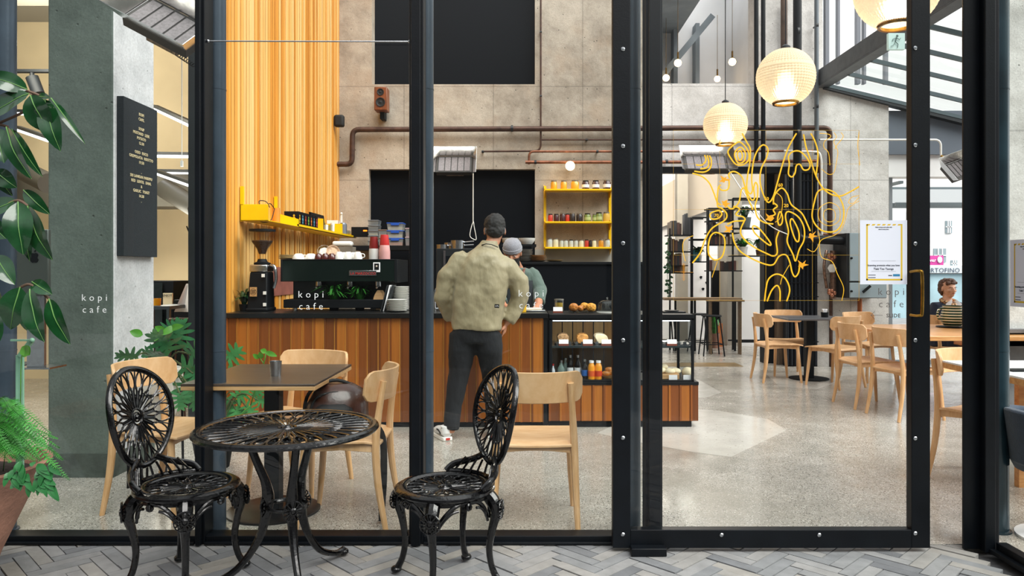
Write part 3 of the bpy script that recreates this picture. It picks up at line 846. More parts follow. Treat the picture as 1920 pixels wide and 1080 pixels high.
# ---------------------------------------------------------------- timber-fronted counter and display cabinet
DC = 6.2
def boards(mb, x0, x1, z0, z1, y, pitch=.0905, d=.012):
    x = x0; fl = []
    while x < x1 - .01:
        w_ = min(pitch - .010, x1 - x)
        mb.r = R.random(); mb.box(x, x + w_, y, y + .02, z0, z1)
        mb.r = R.random(); mb.box(x + w_ * .0 + .0, x + .016, y - .006, y + .01, z0, z1)
        fl.append((x + w_, x + w_ + .010)); x += pitch
    return fl
ct = thing('counter', 'long cafe counter fronted with upright cedar boards and a black top', 'counter', (-1.14, DC + .35, 0))
mb = MB(); mb.box(X(420, DC), X(1027, DC), DC - .03, DC + .70, Z(596, DC), Z(587, DC)); mb.build('countertop', P('black_steel_top', '17191b', .3, .3, .2, 6), ct, world=True, bevel=.002)
mb = MB(); fl = boards(mb, X(424, DC), X(1019, DC), .045, Z(597, DC), DC); mb.build('timber_cladding', M_BOARD, ct, world=True, smooth=0)
mb = MB()
for a, b_ in fl: mb.box(a, b_, DC + .006, DC + .02, .045, Z(597, DC))
mb.build('fillets', M_FILLET, ct, world=True, smooth=0)
mb = MB(); mb.box(X(424, DC), X(1026, DC), DC + .022, DC + .68, .04, Z(597, DC)); mb.box(X(424, DC), X(1026, DC), DC + .02, DC + .65, 0, .05)
mb.box(X(1019, DC), X(1026, DC), DC - .012, DC + .03, 0, Z(590, DC)); mb.build('carcass', M_BLACK, ct, world=True, smooth=0)

cx0, cx1 = X(1029, DC), X(1309, DC)
gx0, gx1 = X(1030, DC), X(1302, DC)
dc = thing('display_cabinet', 'glass-fronted pastry display cabinet on a cedar-boarded base', 'cabinet', ((cx0 + cx1) / 2, DC + .32, 0))
mb = MB(); fl = boards(mb, cx0, cx1, .055, Z(722, DC), DC); mb.build('timber_cladding', M_BOARD, dc, world=True, smooth=0)
mb = MB()
for a, b_ in fl: mb.box(a, min(b_, cx1), DC + .006, DC + .02, .055, Z(722, DC))
for k in range(8): mb.box(cx1 - .004, cx1 + .006, DC + .02 + k * .08, DC + .09 + k * .08, .055, Z(722, DC))
mb.build('fillets', M_BOARD, dc, world=True, smooth=0)
mb = MB(); mb.box(cx0, cx1 - .01, DC + .022, DC + .64, .05, Z(722, DC)); mb.box(cx0, cx1 - .05, DC + .02, DC + .6, 0, .06)
mb.box(cx0, cx1 + .004, DC - .006, DC + .65, Z(722, DC), Z(716, DC)); mb.build('base', M_BLACK, dc, world=True, smooth=0, bevel=.002)
zt0, zt1, zb = Z(600, DC), Z(590, DC), Z(716, DC)
mb = MB(); fr = .022
for x in (gx0, gx1 - fr):
    for y in (DC + .01, DC + .58): mb.box(x, x + fr, y, y + fr, zb, zt1)
mb.box(gx0, gx1, DC + .005, DC + .62, zt0 + .012, zt1)
for y in (DC + .01, DC + .58): mb.box(gx0, gx1, y, y + fr, zt0 - .004, zt0 + .014); mb.box(gx0, gx1, y, y + fr, zb, zb + .012)
mb.build('frame', M_BLACK, dc, world=True, smooth=0, bevel=.002)
zs = Z(648, DC + .1)
mb = MB(); mb.box(gx0 + .02, gx1 - .02, DC + .05, DC + .56, zs - .006, zs); mb.box(gx0 + .02, gx1 - .02, DC + .045, DC + .055, zs - .014, zs + .002)
mb.build('shelf', P('dark_glass_shelf', '3a4346', .15, .3), dc, world=True)
mb = MB(); mb.add([(gx0, DC + .02, zb), (gx1, DC + .02, zb), (gx1, DC + .02, zt0), (gx0, DC + .02, zt0)], [(0, 1, 2, 3)])
mb.add([(gx1 - .01, DC + .02, zb), (gx1 - .01, DC + .6, zb), (gx1 - .01, DC + .6, zt0), (gx1 - .01, DC + .02, zt0)], [(0, 1, 2, 3)])
mb.build('cabinet_glass', M_GLASST, dc, world=True, smooth=0)
# timber boards of the service side seen through the case
mb = MB(); x = gx0 + .05
while x < X(1150, DC):
    mb.r = R.random(); mb.box(x, x + .085, DC + .62, DC + .63, zb, zt0 - .06); x += .095
mb.build('back_boards', RM('pale_back_boards', [(0, 'b58547'), (.5, 'c99a58'), (1, 'd8ae70')], .5, grain=(40, 40, 2)), dc, world=True, smooth=0)
mb = MB(); mb.box(gx0 + .03, gx1 - .03, DC + .035, DC + .05, zt0 - .012, zt0 + .004); mb.build('light_strip', P('case_light', 'f4f6ff', .4, emit=2.5), dc, world=True)
for fx in (.25, .75):
    l = bpy.data.lights.new('case_light', 'AREA'); l.shape = 'RECTANGLE'; l.size = (gx1 - gx0) * .45; l.size_y = .03; l.energy = .8; l.color = (1, .97, .92)
    o = bpy.data.objects.new('case_light', l); C.objects.link(o); o.location = (gx0 + (gx1 - gx0) * fx, DC + .05, zt0 - .016); o.rotation_euler = (math.radians(22), 0, 0)

def item(name, mb, mat, label, cat, group=None, **k): return tag(mb.build(name, mat, **k), label, cat, group)
# ---- on top of the cabinet
D1 = DC + .25; zT = zt1
def on(px, D=D1): return X(px, D)
x = on(1048)
t = thing('glass_jar', 'glass jar of yellow sweets standing on the display cabinet behind a card', 'jar', (x + .005, D1 + .08, zT))
mb = MB(); mb.lathe([(0, .002), (.038, .002), (.04, .02), (.04, .10), (.036, .112), (.034, .108), (.037, .02), (0, .006)], seg=24); mb.build('jar_glass', M_GLASSJ, t)
mb = MB(); mb.lathe([(0, .006), (.034, .006), (.034, .085), (0, .09)], seg=20); mb.build('contents', M_JARS['mustard'], t)
mb = MB(); mb.lathe([(.041, .108), (.041, .118), (0, .12)], seg=24); mb.build('lid', P('jar_lid_grey', '9a9a94', .35, .7), t)
def card(px, D, z, label, w_=.085, h=.035):
    t = thing('price_card', label, 'card', (X(px, D), D, z), 0, 'price cards in brown holders')
    m = MB(); m.box(-w_ / 2, w_ / 2, -.008, .008, 0, .016); m.build('holder', M_CARD, t)
    m = MB(); m.add([(-w_ / 2 + .003, -.003, .015), (w_ / 2 - .003, -.003, .015), (w_ / 2 - .003, .006, .016 + h), (-w_ / 2 + .003, .006, .016 + h)], [(0, 1, 2, 3)]); m.build('paper', M_PAPER, t)
card(1046, D1, zT, 'white price card standing on top of the display cabinet before the sweet jar')
mb = MB(); mb.lathe([(0, .004), (.10, .004), (.135, .014), (.138, .018), (.10, .010), (0, .009)], (on(1093, D1 + .02), D1 + .05, zT), 40)
item('cake_stand', mb, M_GLASSJ, 'low clear glass plate under the pastries on the display cabinet', 'plate')
def lump(mb, c, r, n=7, seed=1):
    rp = random.Random(seed)
    mb.ball(c, r, 18, 12)
    for _ in range(n):
        a = rp.uniform(0, 2 * PI); e = rp.uniform(.1, .8)
        rr_ = min(r) * rp.uniform(.35, .5)
        mb.ball((c[0] + math.cos(a) * r[0] * .62, c[1] + math.sin(a) * r[1] * .62, c[2] + e * r[2] * .55), rr_, 10, 7)
M_PASTRY = P('golden_pastry', 'b4702a', .5, 0, .45, 40, .7, 50, coat=.2); M_SCONE = P('cheesy_scone', 'cf9233', .65, 0, .5, 60, .8, 70)
for i, (px, dz, r, m, l) in enumerate([(1076, .035, (.042, .035, .038), M_PASTRY, 'flaky golden croissant leaning at the left of the glass plate'), (1089, .026, (.028, .03, .028), M_PASTRY, 'small dark pastry at the front middle of the glass plate'),
        (1097, .040, (.036, .035, .036), M_SCONE, 'round golden bun behind the small dark pastry'), (1109, .034, (.045, .04, .040), M_SCONE, 'large cheese scone at the right of the glass plate')]):
    mb = MB(); lump(mb, (X(px, D1), D1 + (.03 if i != 2 else .09) - .0, zT + dz + .012), r, 8, i)
    o = item('pastry', mb, m, l, 'pastry', 'pastries on the glass plate'); remesh(o, .005, 3)
t = thing('glass_cloche', 'clear glass cake dome at the right end of the cabinet top, by the door stile', 'cloche', (on(1140), D1 + .05, zT))
mb = MB(); mb.lathe([(.085, .004), (.086, .05), (.078, .085), (.05, .105), (0, .11)], seg=32); mb.build('dome', M_GLASSJ, t)
mb = MB(); mb.lathe([(0, .108), (.008, .112), (.006, .12), (.012, .13), (0, .138)], seg=16); mb.build('knob', M_GLASSJ, t)
mb = MB(); mb.lathe([(0, .0), (.095, .0), (.095, .006), (0, .006)], seg=32); mb.build('base', M_CERAM, t)
mb = MB(); mb.box(on(1244), on(1285), D1 - .02, D1 + .14, zT, zT + .012); mb.lathe([(0, .012), (.06, .012), (.06, .02), (0, .024)], (on(1262), D1 + .06, zT), 24)
item('slate_board', mb, M_BLACK, 'thin black serving board on the right end of the cabinet top', 'board')

# ---- cabinet shelf: trays, loaves and cards
D2 = DC + .12
for px, lab in ((1058, 'left-hand'), (1093, 'middle'), (1131, 'right-hand of the three left'), (1252, 'white tray beside the empty plate'), (1285, 'far right')):
    mb = MB(); x = X(px, D2); wt = .075
    mb.slab(lambda u, v: Vector((x - wt + 2 * wt * u, D2 + .02 + .30 * v, zs + .006 + .02 * (abs(2 * u - 1) ** 8))), 12, 2, (0, 0, -.004))
    for k in range(3): mb.box(x - wt + .01 + k * .05, x - wt + .035 + k * .05, D2 + .005, D2 + .02, zs, zs + .03)
    item('steel_tray', mb, M_STAIN, 'narrow steel tray on the upper cabinet shelf, ' + {'left-hand': 'under the seeded loaf', 'middle': 'under the golden loaf', 'right-hand of the three left': 'under the nut-topped loaf',
         'white tray beside the empty plate': 'under the pale plate at the right', 'far right': 'at the far right end'}[lab], 'tray', 'steel trays on the cabinet shelf')
def loaf(px, D, w_, h, mat, lab, seed, tilt=0):
    m = MB(); x = X(px, D); hw = w_ / 2
    prof = []
    for k in range(15):
        a = PI * k / 14; prof.append((math.cos(a) * hw * (1.08 if .25 < k / 14 < .75 else 1.0), h * .62 + math.sin(a) * h * .38))
    prof += [(-hw * .92, .01), (-hw * .8, 0), (hw * .8, 0), (hw * .92, .01)]
    n = len(prof); vs = []; fs = []
    for j in range(7):
        y = D + .16 * j / 6; sc_ = 1 - .06 * (abs(j - 3) / 3) ** 3
        for (u, v) in prof: vs.append((x + u * sc_ + tilt * v, y, zs + .012 + v * sc_))
    for j in range(6):
        for k in range(n): l = (k + 1) % n; fs.append((j * n + k, j * n + l, (j + 1) * n + l, (j + 1) * n + k))
    fs.append(tuple(range(n))[::-1]); fs.append(tuple(6 * n + k for k in range(n)))
    m.add(vs, fs); item('loaf', m, mat, lab, 'bread', 'loaves on the cabinet shelf', smooth=60, bevel=.004)
loaf(1056, D2 + .03, .10, .085, M_BREAD2, 'brown seeded loaf on the upper cabinet shelf, leftmost', 1)
loaf(1093, D2 + .03, .10, .085, M_BREAD, 'golden brioche loaf on the upper cabinet shelf, between the brown and the nut-topped loaf', 2)
loaf(1132, D2 + .03, .11, .085, M_BREAD3, 'pale loaf topped with seeds and nuts on the upper cabinet shelf', 3, -.35)
for px, l in ((1057, 'white price card in front of the brown seeded loaf'), (1102, 'white price card in front of the golden brioche loaf'), (1137, 'white price card in front of the nut-topped loaf'), (1260, 'white price card at the right end of the upper cabinet shelf')):
    card(px, D2 - .02, zs, l)
mb = MB(); mb.lathe([(0, .004), (.07, .004), (.09, .014), (.07, .01), (0, .01)], (X(1250, D2), D2 + .12, zs + .01), 28); item('pale_plate', mb, M_CERAM, 'pale plate on the upper cabinet shelf at the right', 'plate')

# ---- cabinet floor: bottles, juices, rolls
z0 = zb + .012; D3 = DC + .10
def bottle(px, D, r, h, label, body, capm, liq=None, lab=None, cat='bottle', group='bottles in the display cabinet', sq=False):
    t = thing('bottle', label, cat, (X(px, D), D, z0), 0, group)
    pr = [(0, 0), (r, 0), (r, h * .5), (r * .92, h * .60), (r * .45, h * .76), (r * .38, h * .9), (r * .42, h * .93), (0, h * .93)]
    if sq: pr = [(0, 0), (r, 0), (r, h * .66), (r * .8, h * .78), (r * .62, h * .84), (r * .62, h * .9), (0, h * .9)]
    m = MB(); m.lathe(pr, seg=24); m.build('bottle_body', body, t)
    m = MB(); m.lathe([(r * (.68 if sq else .46), h * .88), (r * (.68 if sq else .46), h), (0, h)], seg=18); m.build('cap', capm, t)
    if lab:
        m = MB(); m.lathe([(r + .0008, h * .16), (r + .0008, h * .46)], seg=24); m.build('bottle_label', lab, t)
M_WATER = P('clear_water_bottle', '8fa39c', .1, 0, .1, 10, coat=.5, alpha=.55)
M_DKB = P('dark_brown_bottle', '120d0b', .1, coat=.6); M_JUICE = P('orange_juice', 'f19a17', .2, coat=.5)
bottle(1037, D3, .017, .125, 'small squeeze bottle with a red cap, leftmost in the display cabinet', P('white_bottle', 'cfd3da', .4), M_RED)
bottle(1052, D3, .030, .155, 'clear water bottle beside the red-capped bottle', M_WATER, M_STAIN)
bottle(1060, D3 + .08, .028, .165, 'clear water bottle standing behind the front one', M_WATER, M_STAIN)
bottle(1069, D3 + .05, .027, .195, 'dark bottle with a white label, left of two', M_DKB, M_STAIN, lab=M_PAPER)
bottle(1083, D3 + .05, .027, .195, 'dark bottle with a white label, right of two', M_DKB, M_STAIN, lab=M_PAPER)
bottle(1096, D3, .026, .165, 'dark bottle with a blue and red label, left of the orange juices', M_DKB, M_STAIN, lab=P('blue_red_label', '2b5fa8', .5))
bottle(1109, D3 - .02, .030, .155, 'orange juice bottle beside the blue-labelled bottle', M_JUICE, M_PAPER, lab=P('orange_label', 'dc5a22', .5), sq=True)
bottle(1122, D3 - .02, .030, .155, 'orange juice bottle beside the bowl of croissants', M_JUICE, M_PAPER, lab=P('red_label', 'cf3f1f', .5), sq=True)
mb = MB(); mb.lathe([(0, .002), (.05, .002), (.075, .03), (.078, .034), (.05, .008), (0, .008)], (X(1143, D3), D3, z0), 28); item('bread_bowl', mb, M_PLY, 'small wooden bowl of croissants behind the sliding door stile', 'bowl')
for i, (dx, dz) in enumerate(((-.03, .045), (.02, .05), (0, .075))):
    mb = MB(); lump(mb, (X(1143, D3) + dx, D3 + .01 * i, z0 + dz), (.04, .025, .022), 4, 20 + i); o = item('croissant', mb, M_PASTRY, ('left', 'right', 'topmost')[i] + ' croissant in the small wooden bowl', 'croissant', 'croissants in the bowl'); remesh(o, .005, 3)
mb = MB(); mb.box(X(1236, D3), X(1272, D3), D3 - .04, D3 + .18, z0, z0 + .045); item('bread_crate', mb, M_PLY, 'low wooden box of pale rolls in the display cabinet', 'box', bevel=.003)
k = 0
for px, dz, dy, l in ((1240, .068, .02, 'front left'), (1256, .062, .0, 'front middle'), (1268, .060, .03, 'front right'), (1246, .090, .08, 'upper'),):
    mb = MB(); mb.ball((X(px, D3), D3 + dy, z0 + dz), (.045, .04, .027), 18, 12); item('bread_roll', mb, M_BREAD3, l + ' floury white roll in the low wooden box', 'bread roll', 'white rolls'); k += 1
mb = MB(); mb.ball((X(1292, D3), D3 + .06, z0 + .045), (.05, .05, .045), 18, 12); item('bread_roll', mb, M_BREAD3, 'large floury loaf at the right end of the display cabinet', 'bread roll', 'white rolls')
mb = MB(); mb.box(X(1285, D3), X(1299, D3), D3, D3 + .1, z0, z0 + .012); item('dark_tray', mb, M_BLACK, 'dark tray under the large floury loaf', 'tray')
def wcard(px, l):
    m = MB(); m.box(X(px, D3 - .06) - .035, X(px, D3 - .06) + .035, D3 - .063, D3 - .06, z0 + .0, z0 + .04); item('small_card', m, M_PAPER, l, 'card')
wcard(1262, 'white card leaning on the box of rolls'); wcard(1289, 'white card in front of the large floury loaf')
# ---------------------------------------------------------------- things on the counter
ZC = Z(587, DC); DE = 6.5
def kz(py, D=DE): return Z(py, D)
# espresso machine
ex0, ex1 = X(527, DE), X(742, DE)
t = thing('espresso_machine', 'wide espresso machine with a dark mirrored back panel and lettered name plate', 'coffee machine', ((ex0 + ex1) / 2, DE + .3, ZC))
mb = MB(); mb.box(ex0, ex1, DE, DE + .62, kz(528), kz(487)); mb.build('back_panel', P('dark_mirror_green', '1d2a26', .12, .55, .1, 2), t, world=True, bevel=.006)
mb = MB(); mb.box(ex0 - .004, ex0 + .012, DE - .004, DE + .6, kz(528), kz(486)); mb.box(ex1 - .012, ex1 + .014, DE - .004, DE + .6, kz(530), kz(486)); mb.box(ex0, ex1, DE - .004, DE + .6, kz(488), kz(486)); mb.build('side_panels', M_BLACK, t, world=True, bevel=.003)
mb = MB(); mb.box(ex0 + .02, ex1 - .10, DE + .28, DE + .6, ZC + .05, kz(528)); mb.build('inner_body', P('machine_interior', '2b2f30', .3, .5, .4, 6), t, world=True)
mb = MB(); mb.box(ex0 + .01, ex1 - .05, DE + .03, DE + .6, ZC + .025, kz(562)); mb.build('drip_tray', M_BLACK, t, world=True, bevel=.004)
for px in (548, 712):
    mb = MB(); mb.cyl((X(px, DE), DE + .08, ZC), (X(px, DE), DE + .08, ZC + .03), .02, seg=16); mb.build('foot', M_STAIN, t, world=True)
for px in (585, 645, 700):
    mb = MB(); mb.cyl((X(px, DE), DE + .22, kz(528)), (X(px, DE), DE + .22, kz(538)), .03, seg=16); mb.tube([(X(px, DE), DE + .22, kz(537)), (X(px, DE) + .01, DE + .10, kz(540))], .009, 8); mb.build('group_head', M_STAIN, t, world=True)
mb = MB(); mb.box(X(655, DE), X(706, DE), DE - .008, DE - .003, kz(517), kz(507)); npl = mb.build('name_plate', M_STAIN, t, world=True, bevel=.001)
o = text_mesh('plate_letters', 'LA MARZOCCO', .031, M_RED, facing(W(680.5, 515, DE - .009)), parent=npl, bold=.0002)
mb = MB(); mb.box(X(700, DE), X(713, DE), DE - .007, DE - .0035, kz(510), kz(492)); s_ = mb.build('photo_sticker', M_PAPER, t, world=True)
mb = MB(); mb.box(X(702, DE), X(711, DE), DE - .009, DE - .0075, kz(506), kz(494)); mb.build('picture', M_BLACK, s_, world=True, smooth=0)
mb = MB(); mb.ball((X(706.5, DE), DE - .0095, kz(499)), (.008, .001, .008), 10, 6); mb.build('picture_figure', M_GREIGE, s_, world=True)

# coffee grinder
gx = X(488, DE)
t = thing('coffee_grinder', 'coffee grinder with a clear hopper half full of beans, left of the espresso machine', 'grinder', (gx, DE + .05, ZC))
mb = MB(); mb.box(-.105, .085, -.12, .12, 0, .03); mb.add([(-.10, -.10, .03), (.075, -.10, .03), (.075, .11, .03), (-.10, .11, .03), (-.08, -.08, .34), (.07, -.08, .34), (.07, .09, .34), (-.08, .09, .34)], [(0, 1, 5, 4), (1, 2, 6, 5), (2, 3, 7, 6), (3, 0, 4, 7), (4, 5, 6, 7)])
mb.build('body', M_BLACK, t, bevel=.01)
mb = MB(); mb.box(-.082, .072, -.085, .09, .34, .405); mb.build('collar', M_STAIN, t, bevel=.01)
mb = MB(); mb.lathe([(.07, .405), (.072, .42), (.045, .43), (.035, .455), (.0, .455)], seg=28); mb.build('burr_housing', M_BLACK, t)
zz = lambda py: Z(py, DE + .05) - ZC
mb = MB(); mb.lathe([(.030, zz(477)), (.045, zz(468)), (.092, zz(452)), (.108, zz(433))], seg=36, cap=False); mb.build('hopper', glassy('hopper_glass', (.90, .86, .78), 1.4), t)
mb = MB(); mb.lathe([(0, zz(476)), (.028, zz(476)), (.042, zz(467)), (.088, zz(453)), (.084, zz(451)), (0, zz(450))], seg=32); mb.build('coffee_beans', P('coffee_beans', '3a2114', .5, 0, .6, 120, 1.0, 130), t)
mb = MB(); mb.lathe([(.108, zz(434)), (.112, zz(434)), (.112, zz(430)), (0, zz(430))], seg=36); mb.build('hopper_lid', M_BLACK, t)
mb = MB(); mb.box(-.065, -.005, -.122, -.118, .13, .21); st = mb.build('round_badge', P('kraft_label', 'b78d5a', .7), t)
mb = MB(); mb.tube([(-.035 + .026 * math.cos(2 * PI * k / 20), -.123, .17 + .026 * math.sin(2 * PI * k / 20)) for k in range(20)], .0015, 4, closed=True)
for dz in (-.008, .008): mb.box(-.052, -.018, -.124, -.122, .17 + dz - .003, .17 + dz + .003)
mb.build('badge_print', M_BLACK, st)
for (x, z) in ((.045, .31), (.058, .16), (.058, .06)):
    mb = MB(); mb.box(x - .012, x + .012, -.115, -.10, z - .014, z + .014); mb.build('switch', M_CERAM, t)
mb = MB(); mb.tube(catmull([(.08, -.02, .40), (.12, -.03, .38), (.13, -.03, .28), (.11, -.03, .2)], 4), .014, 10); mb.build('spout', M_STAIN, t)

# small plant in black pot left of grinder
def tuft(name, label, loc, n, h, spread, mat, seed, cat='plant', wd=.012, potr=.0, pot=None, poth=.08, parent_scale=1):
    rp = random.Random(seed)
    t = thing(name, label, cat, loc)
    zb_ = 0
    if potr:
        mb = MB(); mb.lathe([(0, 0), (potr * .75, 0), (potr, poth), (potr * .93, poth), (potr * .9, poth * .85), (0, poth * .85)], seg=24); mb.build('pot', pot, t); zb_ = poth * .85
    mb = MB()
    for _ in range(n):
        a = rp.uniform(0, 2 * PI); r1 = spread * rp.uniform(.3, 1); hh = h * rp.uniform(.5, 1)
        base = Vector((math.cos(a) * potr * .3, math.sin(a) * potr * .3, zb_))
        pts = catmull([base, base + Vector((math.cos(a) * r1 * .4, math.sin(a) * r1 * .4, hh * .8)), base + Vector((math.cos(a) * r1, math.sin(a) * r1, hh * rp.uniform(.4, 1)))], 4)
        side = Vector((-math.sin(a), math.cos(a), 0)); m = len(pts)
        vs = []
        for i, p in enumerate(pts):
            w_ = wd * math.sin(PI * min(1, (i + .6) / m)) ** .7
            vs += [p - side * w_, p + side * w_]
        mb.add(vs, [(2 * i, 2 * i + 1, 2 * i + 3, 2 * i + 2) for i in range(m - 1)])
    mb.build('foliage', mat, t)
    return t
tuft('small_plant', 'small dark leafy plant at the left end of the counter', (X(458, DE), DE, ZC), 26, .16, .10, M_LEAF, 5, potr=.045, pot=M_BLACK, poth=.06)
tuft('counter_plant', 'feathery green plant on the counter behind the espresso machine, left', (X(620, DE) , DE + .12, ZC + .0), 80, .20, .22, M_FERN, 8, wd=.006, potr=.05, pot=M_BLACK, poth=.075)
tuft('counter_plant', 'feathery green plant on the counter under the espresso machine, right', (X(668, DE), DE + .14, ZC), 80, .19, .18, M_FERN, 9, wd=.006, potr=.05, pot=M_BLACK, poth=.075)

# cups and saucers on the machine
zm = kz(486) + .001
def cup(px, D, label, mat=M_CERAM, r=.038, h=.055, z=None, handle=True, group='white cups on the espresso machine', flip=True):
    t = thing('coffee_cup', label, 'cup', (X(px, D), D, z if z is not None else zm), 0, group)
    pr = [(r, 0), (r * 1.0, h * .15), (r * .85, h * .6), (r * .6, h * .93), (r * .5, h), (0, h)]
    m = MB(); m.lathe(pr, seg=24); m.build('cup_body', mat, t)
    if handle: m = MB(); m.tube(catmull([(r * .9, 0, h * .2), (r * 1.45, 0, h * .3), (r * 1.4, 0, h * .65), (r * .75, 0, h * .75)], 3), .0045, 6); m.build('cup_handle', mat, t)
    return t
cp = [(560, DE + .1, 'leftmost wide white cup on the machine, above the mirrored panel', .055, .05), (583, DE + .12, 'wide white cup beside the leftmost one on the machine', .055, .05),
      (636, DE + .08, 'white upside-down cup right of the brown cups', .04, .066), (653, DE + .1, 'white upside-down cup, second of three in the row', .04, .066), (671, DE + .08, 'white upside-down cup nearest the paper cups', .04, .066),
      (645, DE + .26, 'white cup in the second row, between the first two', .04, .066), (663, DE + .26, 'white cup in the second row, before the paper cups', .04, .066)]
for px, D, l, r, h in cp: cup(px, D, l, r=r, h=h)
M_BRN = P('oxblood_glaze', '4a1713', .2, 0, .2, 20, coat=.5)
for px, l in ((597, 'oxblood brown cup standing left on the machine'), (610, 'oxblood brown cup beside the leaning plates on the machine'), (622, 'oxblood brown cup under the leaning woven tray')): cup(px, DE + .06, l, M_BRN, .035, .05, group='oxblood cups on the machine')
mb = MB()
for k in range(3): mb.lathe([(0, 0), (.05, 0), (.075, .008), (.077, .011), (.05, .006), (0, .006)], (X(538, DE + .15), DE + .15, zm + .011 * k), 28)
for k in range(0): pass
for k in range(3):
    pass
mbs = []
for k in range(4):
    m = MB(); m.lathe([(0, 0), (.05, 0), (.072, .008), (.074, .010), (.05, .005), (0, .005)], (X(538, DE + .2), DE + .2, zm + .0105 * k), 28)
    item('saucer', m, P('cream_ceramic', 'dccba8', .3), 'cream saucer in the short stack at the left end of the machine', 'saucer', 'cream saucers stacked on the machine')
for px, ang, l in ((622, .5, 'round woven tray leaning on the brown cups'), (606, .3, 'small glass bowl leaning among the brown cups')):
    m = MB(); M = Matrix.Translation((X(px, DE + .12), DE + .16, zm + .065)) @ Matrix.Rotation(1.15, 4, 'X') @ Matrix.Rotation(ang, 4, 'Y'); m.M = M
    m.lathe([(0, 0), (.045, 0), (.06, .012), (.063, .012), (.046, -.004), (0, -.004)], seg=28)
    item('leaning_dish', m, P('woven_tan', 'b69476', .6, 0, .4, 60) if ang == .5 else M_GLASSJ, l, 'dish')
# paper cup stacks
def cupstack(px, D, n, rb, label, mat, name='paper_cups', dz=.0085, h=.095, z=None, r2=None):
    z = zm if z is None else z
    for k in range(n):
        m = MB(); m.lathe([(rb, 0), (rb * 1.03, .003), (rb * .8, h), (0, h)], (X(px, D), D, z + k * dz), 22)
        tag(m.build('paper_cup', mat, None), label, 'cup', name)
M_RC = P('red_paper', 'c02a2a', .5); M_RCD = P('dark_red_paper', '7d1513', .5); M_WC = P('white_paper_cup', 'e8e6e2', .6); M_PC = P('pink_paper_cup', 'e3a9a6', .6)
cupstack(701, DE + .12, 9, .042, 'white paper cup in the left nested stack on the machine', M_WC, 'white paper cups, left stack')
cupstack(701, DE + .12, 3, .040, 'dark red paper cup on the left white stack', M_RCD, 'dark red paper cups', z=zm + .080, dz=.012)
cupstack(721, DE + .10, 8, .049, 'pink paper cup in the right nested stack on the machine', M_PC, 'pink paper cups, right stack')
cupstack(721, DE + .10, 4, .042, 'red paper cup topping the right pink stack', M_RC, 'red paper cups', z=zm + .085, dz=.012)
# plates and menus at the right end of the counter
for k in range(9):
    m = MB(); m.lathe([(0, 0), (.055, 0), (.088, .012), (.090, .015), (.055, .006), (0, .006)], (X(745, DE - .1), DE - .12, ZC + .0115 * k), 32)
    item('plate', m, M_CERAM, 'white plate in the lower front stack beside the espresso machine', 'plate', 'white plates, front stack')
for k in range(18):
    m = MB(); m.lathe([(0, 0), (.05, 0), (.078, .010), (.080, .012), (.05, .005), (0, .005)], (X(751, DE + .08), DE + .10, ZC + .0118 * k), 32)
    item('plate', m, M_CERAM, 'white plate in the tall rear stack beside the espresso machine', 'plate', 'white plates, rear stack')
for i, (px, m_, l) in enumerate(((718, M_DARK, 'dark menu leaning against the plates'), (722, M_PAPER, 'white menu leaning beside the dark one'), (727, M_DARK, 'black ring-bound menu nearest the plates'))):
    m = MB(); m.M = Matrix.Translation((X(px, DE), DE - .02 + .02 * i, ZC + .003)) @ Matrix.Rotation(.24, 4, 'Y'); m.box(-.004, .004, -.08, .08, 0, .23)
    if i == 2:
        for k in range(14): m.tube([(-.006, -.082, .01 + k * .016), (.006, -.088, .01 + k * .016), (.008, -.08, .01 + k * .016)], .0015, 4)
    item('menu', m, m_, l, 'menu')
for i, px in enumerate((709, 714)):
    m = MB(); m.M = Matrix.Translation((X(px, DE + .05), DE + .05 + .02 * i, ZC + .07)); m.slab(lambda u, v: Vector((.045 * math.cos(PI * (1 - u)) * (math.sin(PI * (.12 + .8 * v))), .02 * v, -.06 + .17 * v)), 6, 10, (0, .008, 0))
    item('wooden_board', m, M_PLY, ('left' if not i else 'right') + ' oval wooden board leaning behind the menus', 'board')

# ---------------------------------------------------------------- yellow shelves on the slatted wall
XS = -2.5
t = thing('yellow_wall_shelf', 'yellow steel wall shelf running along the golden slatted wall', 'shelf', (XS, 8.3, Z(413, 6.7)))
y0, y1 = 6.60, 10.1
zsh = 1.3 + (508 - 413) / F * 6.62
mb = MB(); mb.box(XS + .004, XS + .25, y0, y1, zsh - .006, zsh); mb.box(XS + .236, XS + .25, y0 + .9, y1, zsh - .006, zsh + .022); mb.build('shelf_board', M_YEL, t, world=True)
for i, y in enumerate((6.6, 7.5, 8.42, 9.32, 10.1)):
    mb = MB(); hh = .14 if i < 4 else .08
    mb.prism([(XS, zsh - .004), (XS + .25, zsh - .004), (XS + .25, zsh + hh * (1 if i in (0, 2, 3) else .5)), (XS, zsh + hh)], lambda u, v, w: (u, y + w, v), .006)
    mb.box(XS + .002, XS + .028, y - .0, y + .03, zsh - .01, zsh + (.30 if i < 2 else .2)); mb.build('shelf_bracket', M_YEL, t, world=True)
mb = MB(); mb.box(XS + .238, XS + .25, y0, y0 + .9, zsh, zsh + .13) if False else mb.box(XS + .01, XS + .25, 6.596, 6.602, zsh, zsh + .135); mb.build('front_panel', M_YEL, t, world=True)
def sx(dx): return XS + dx
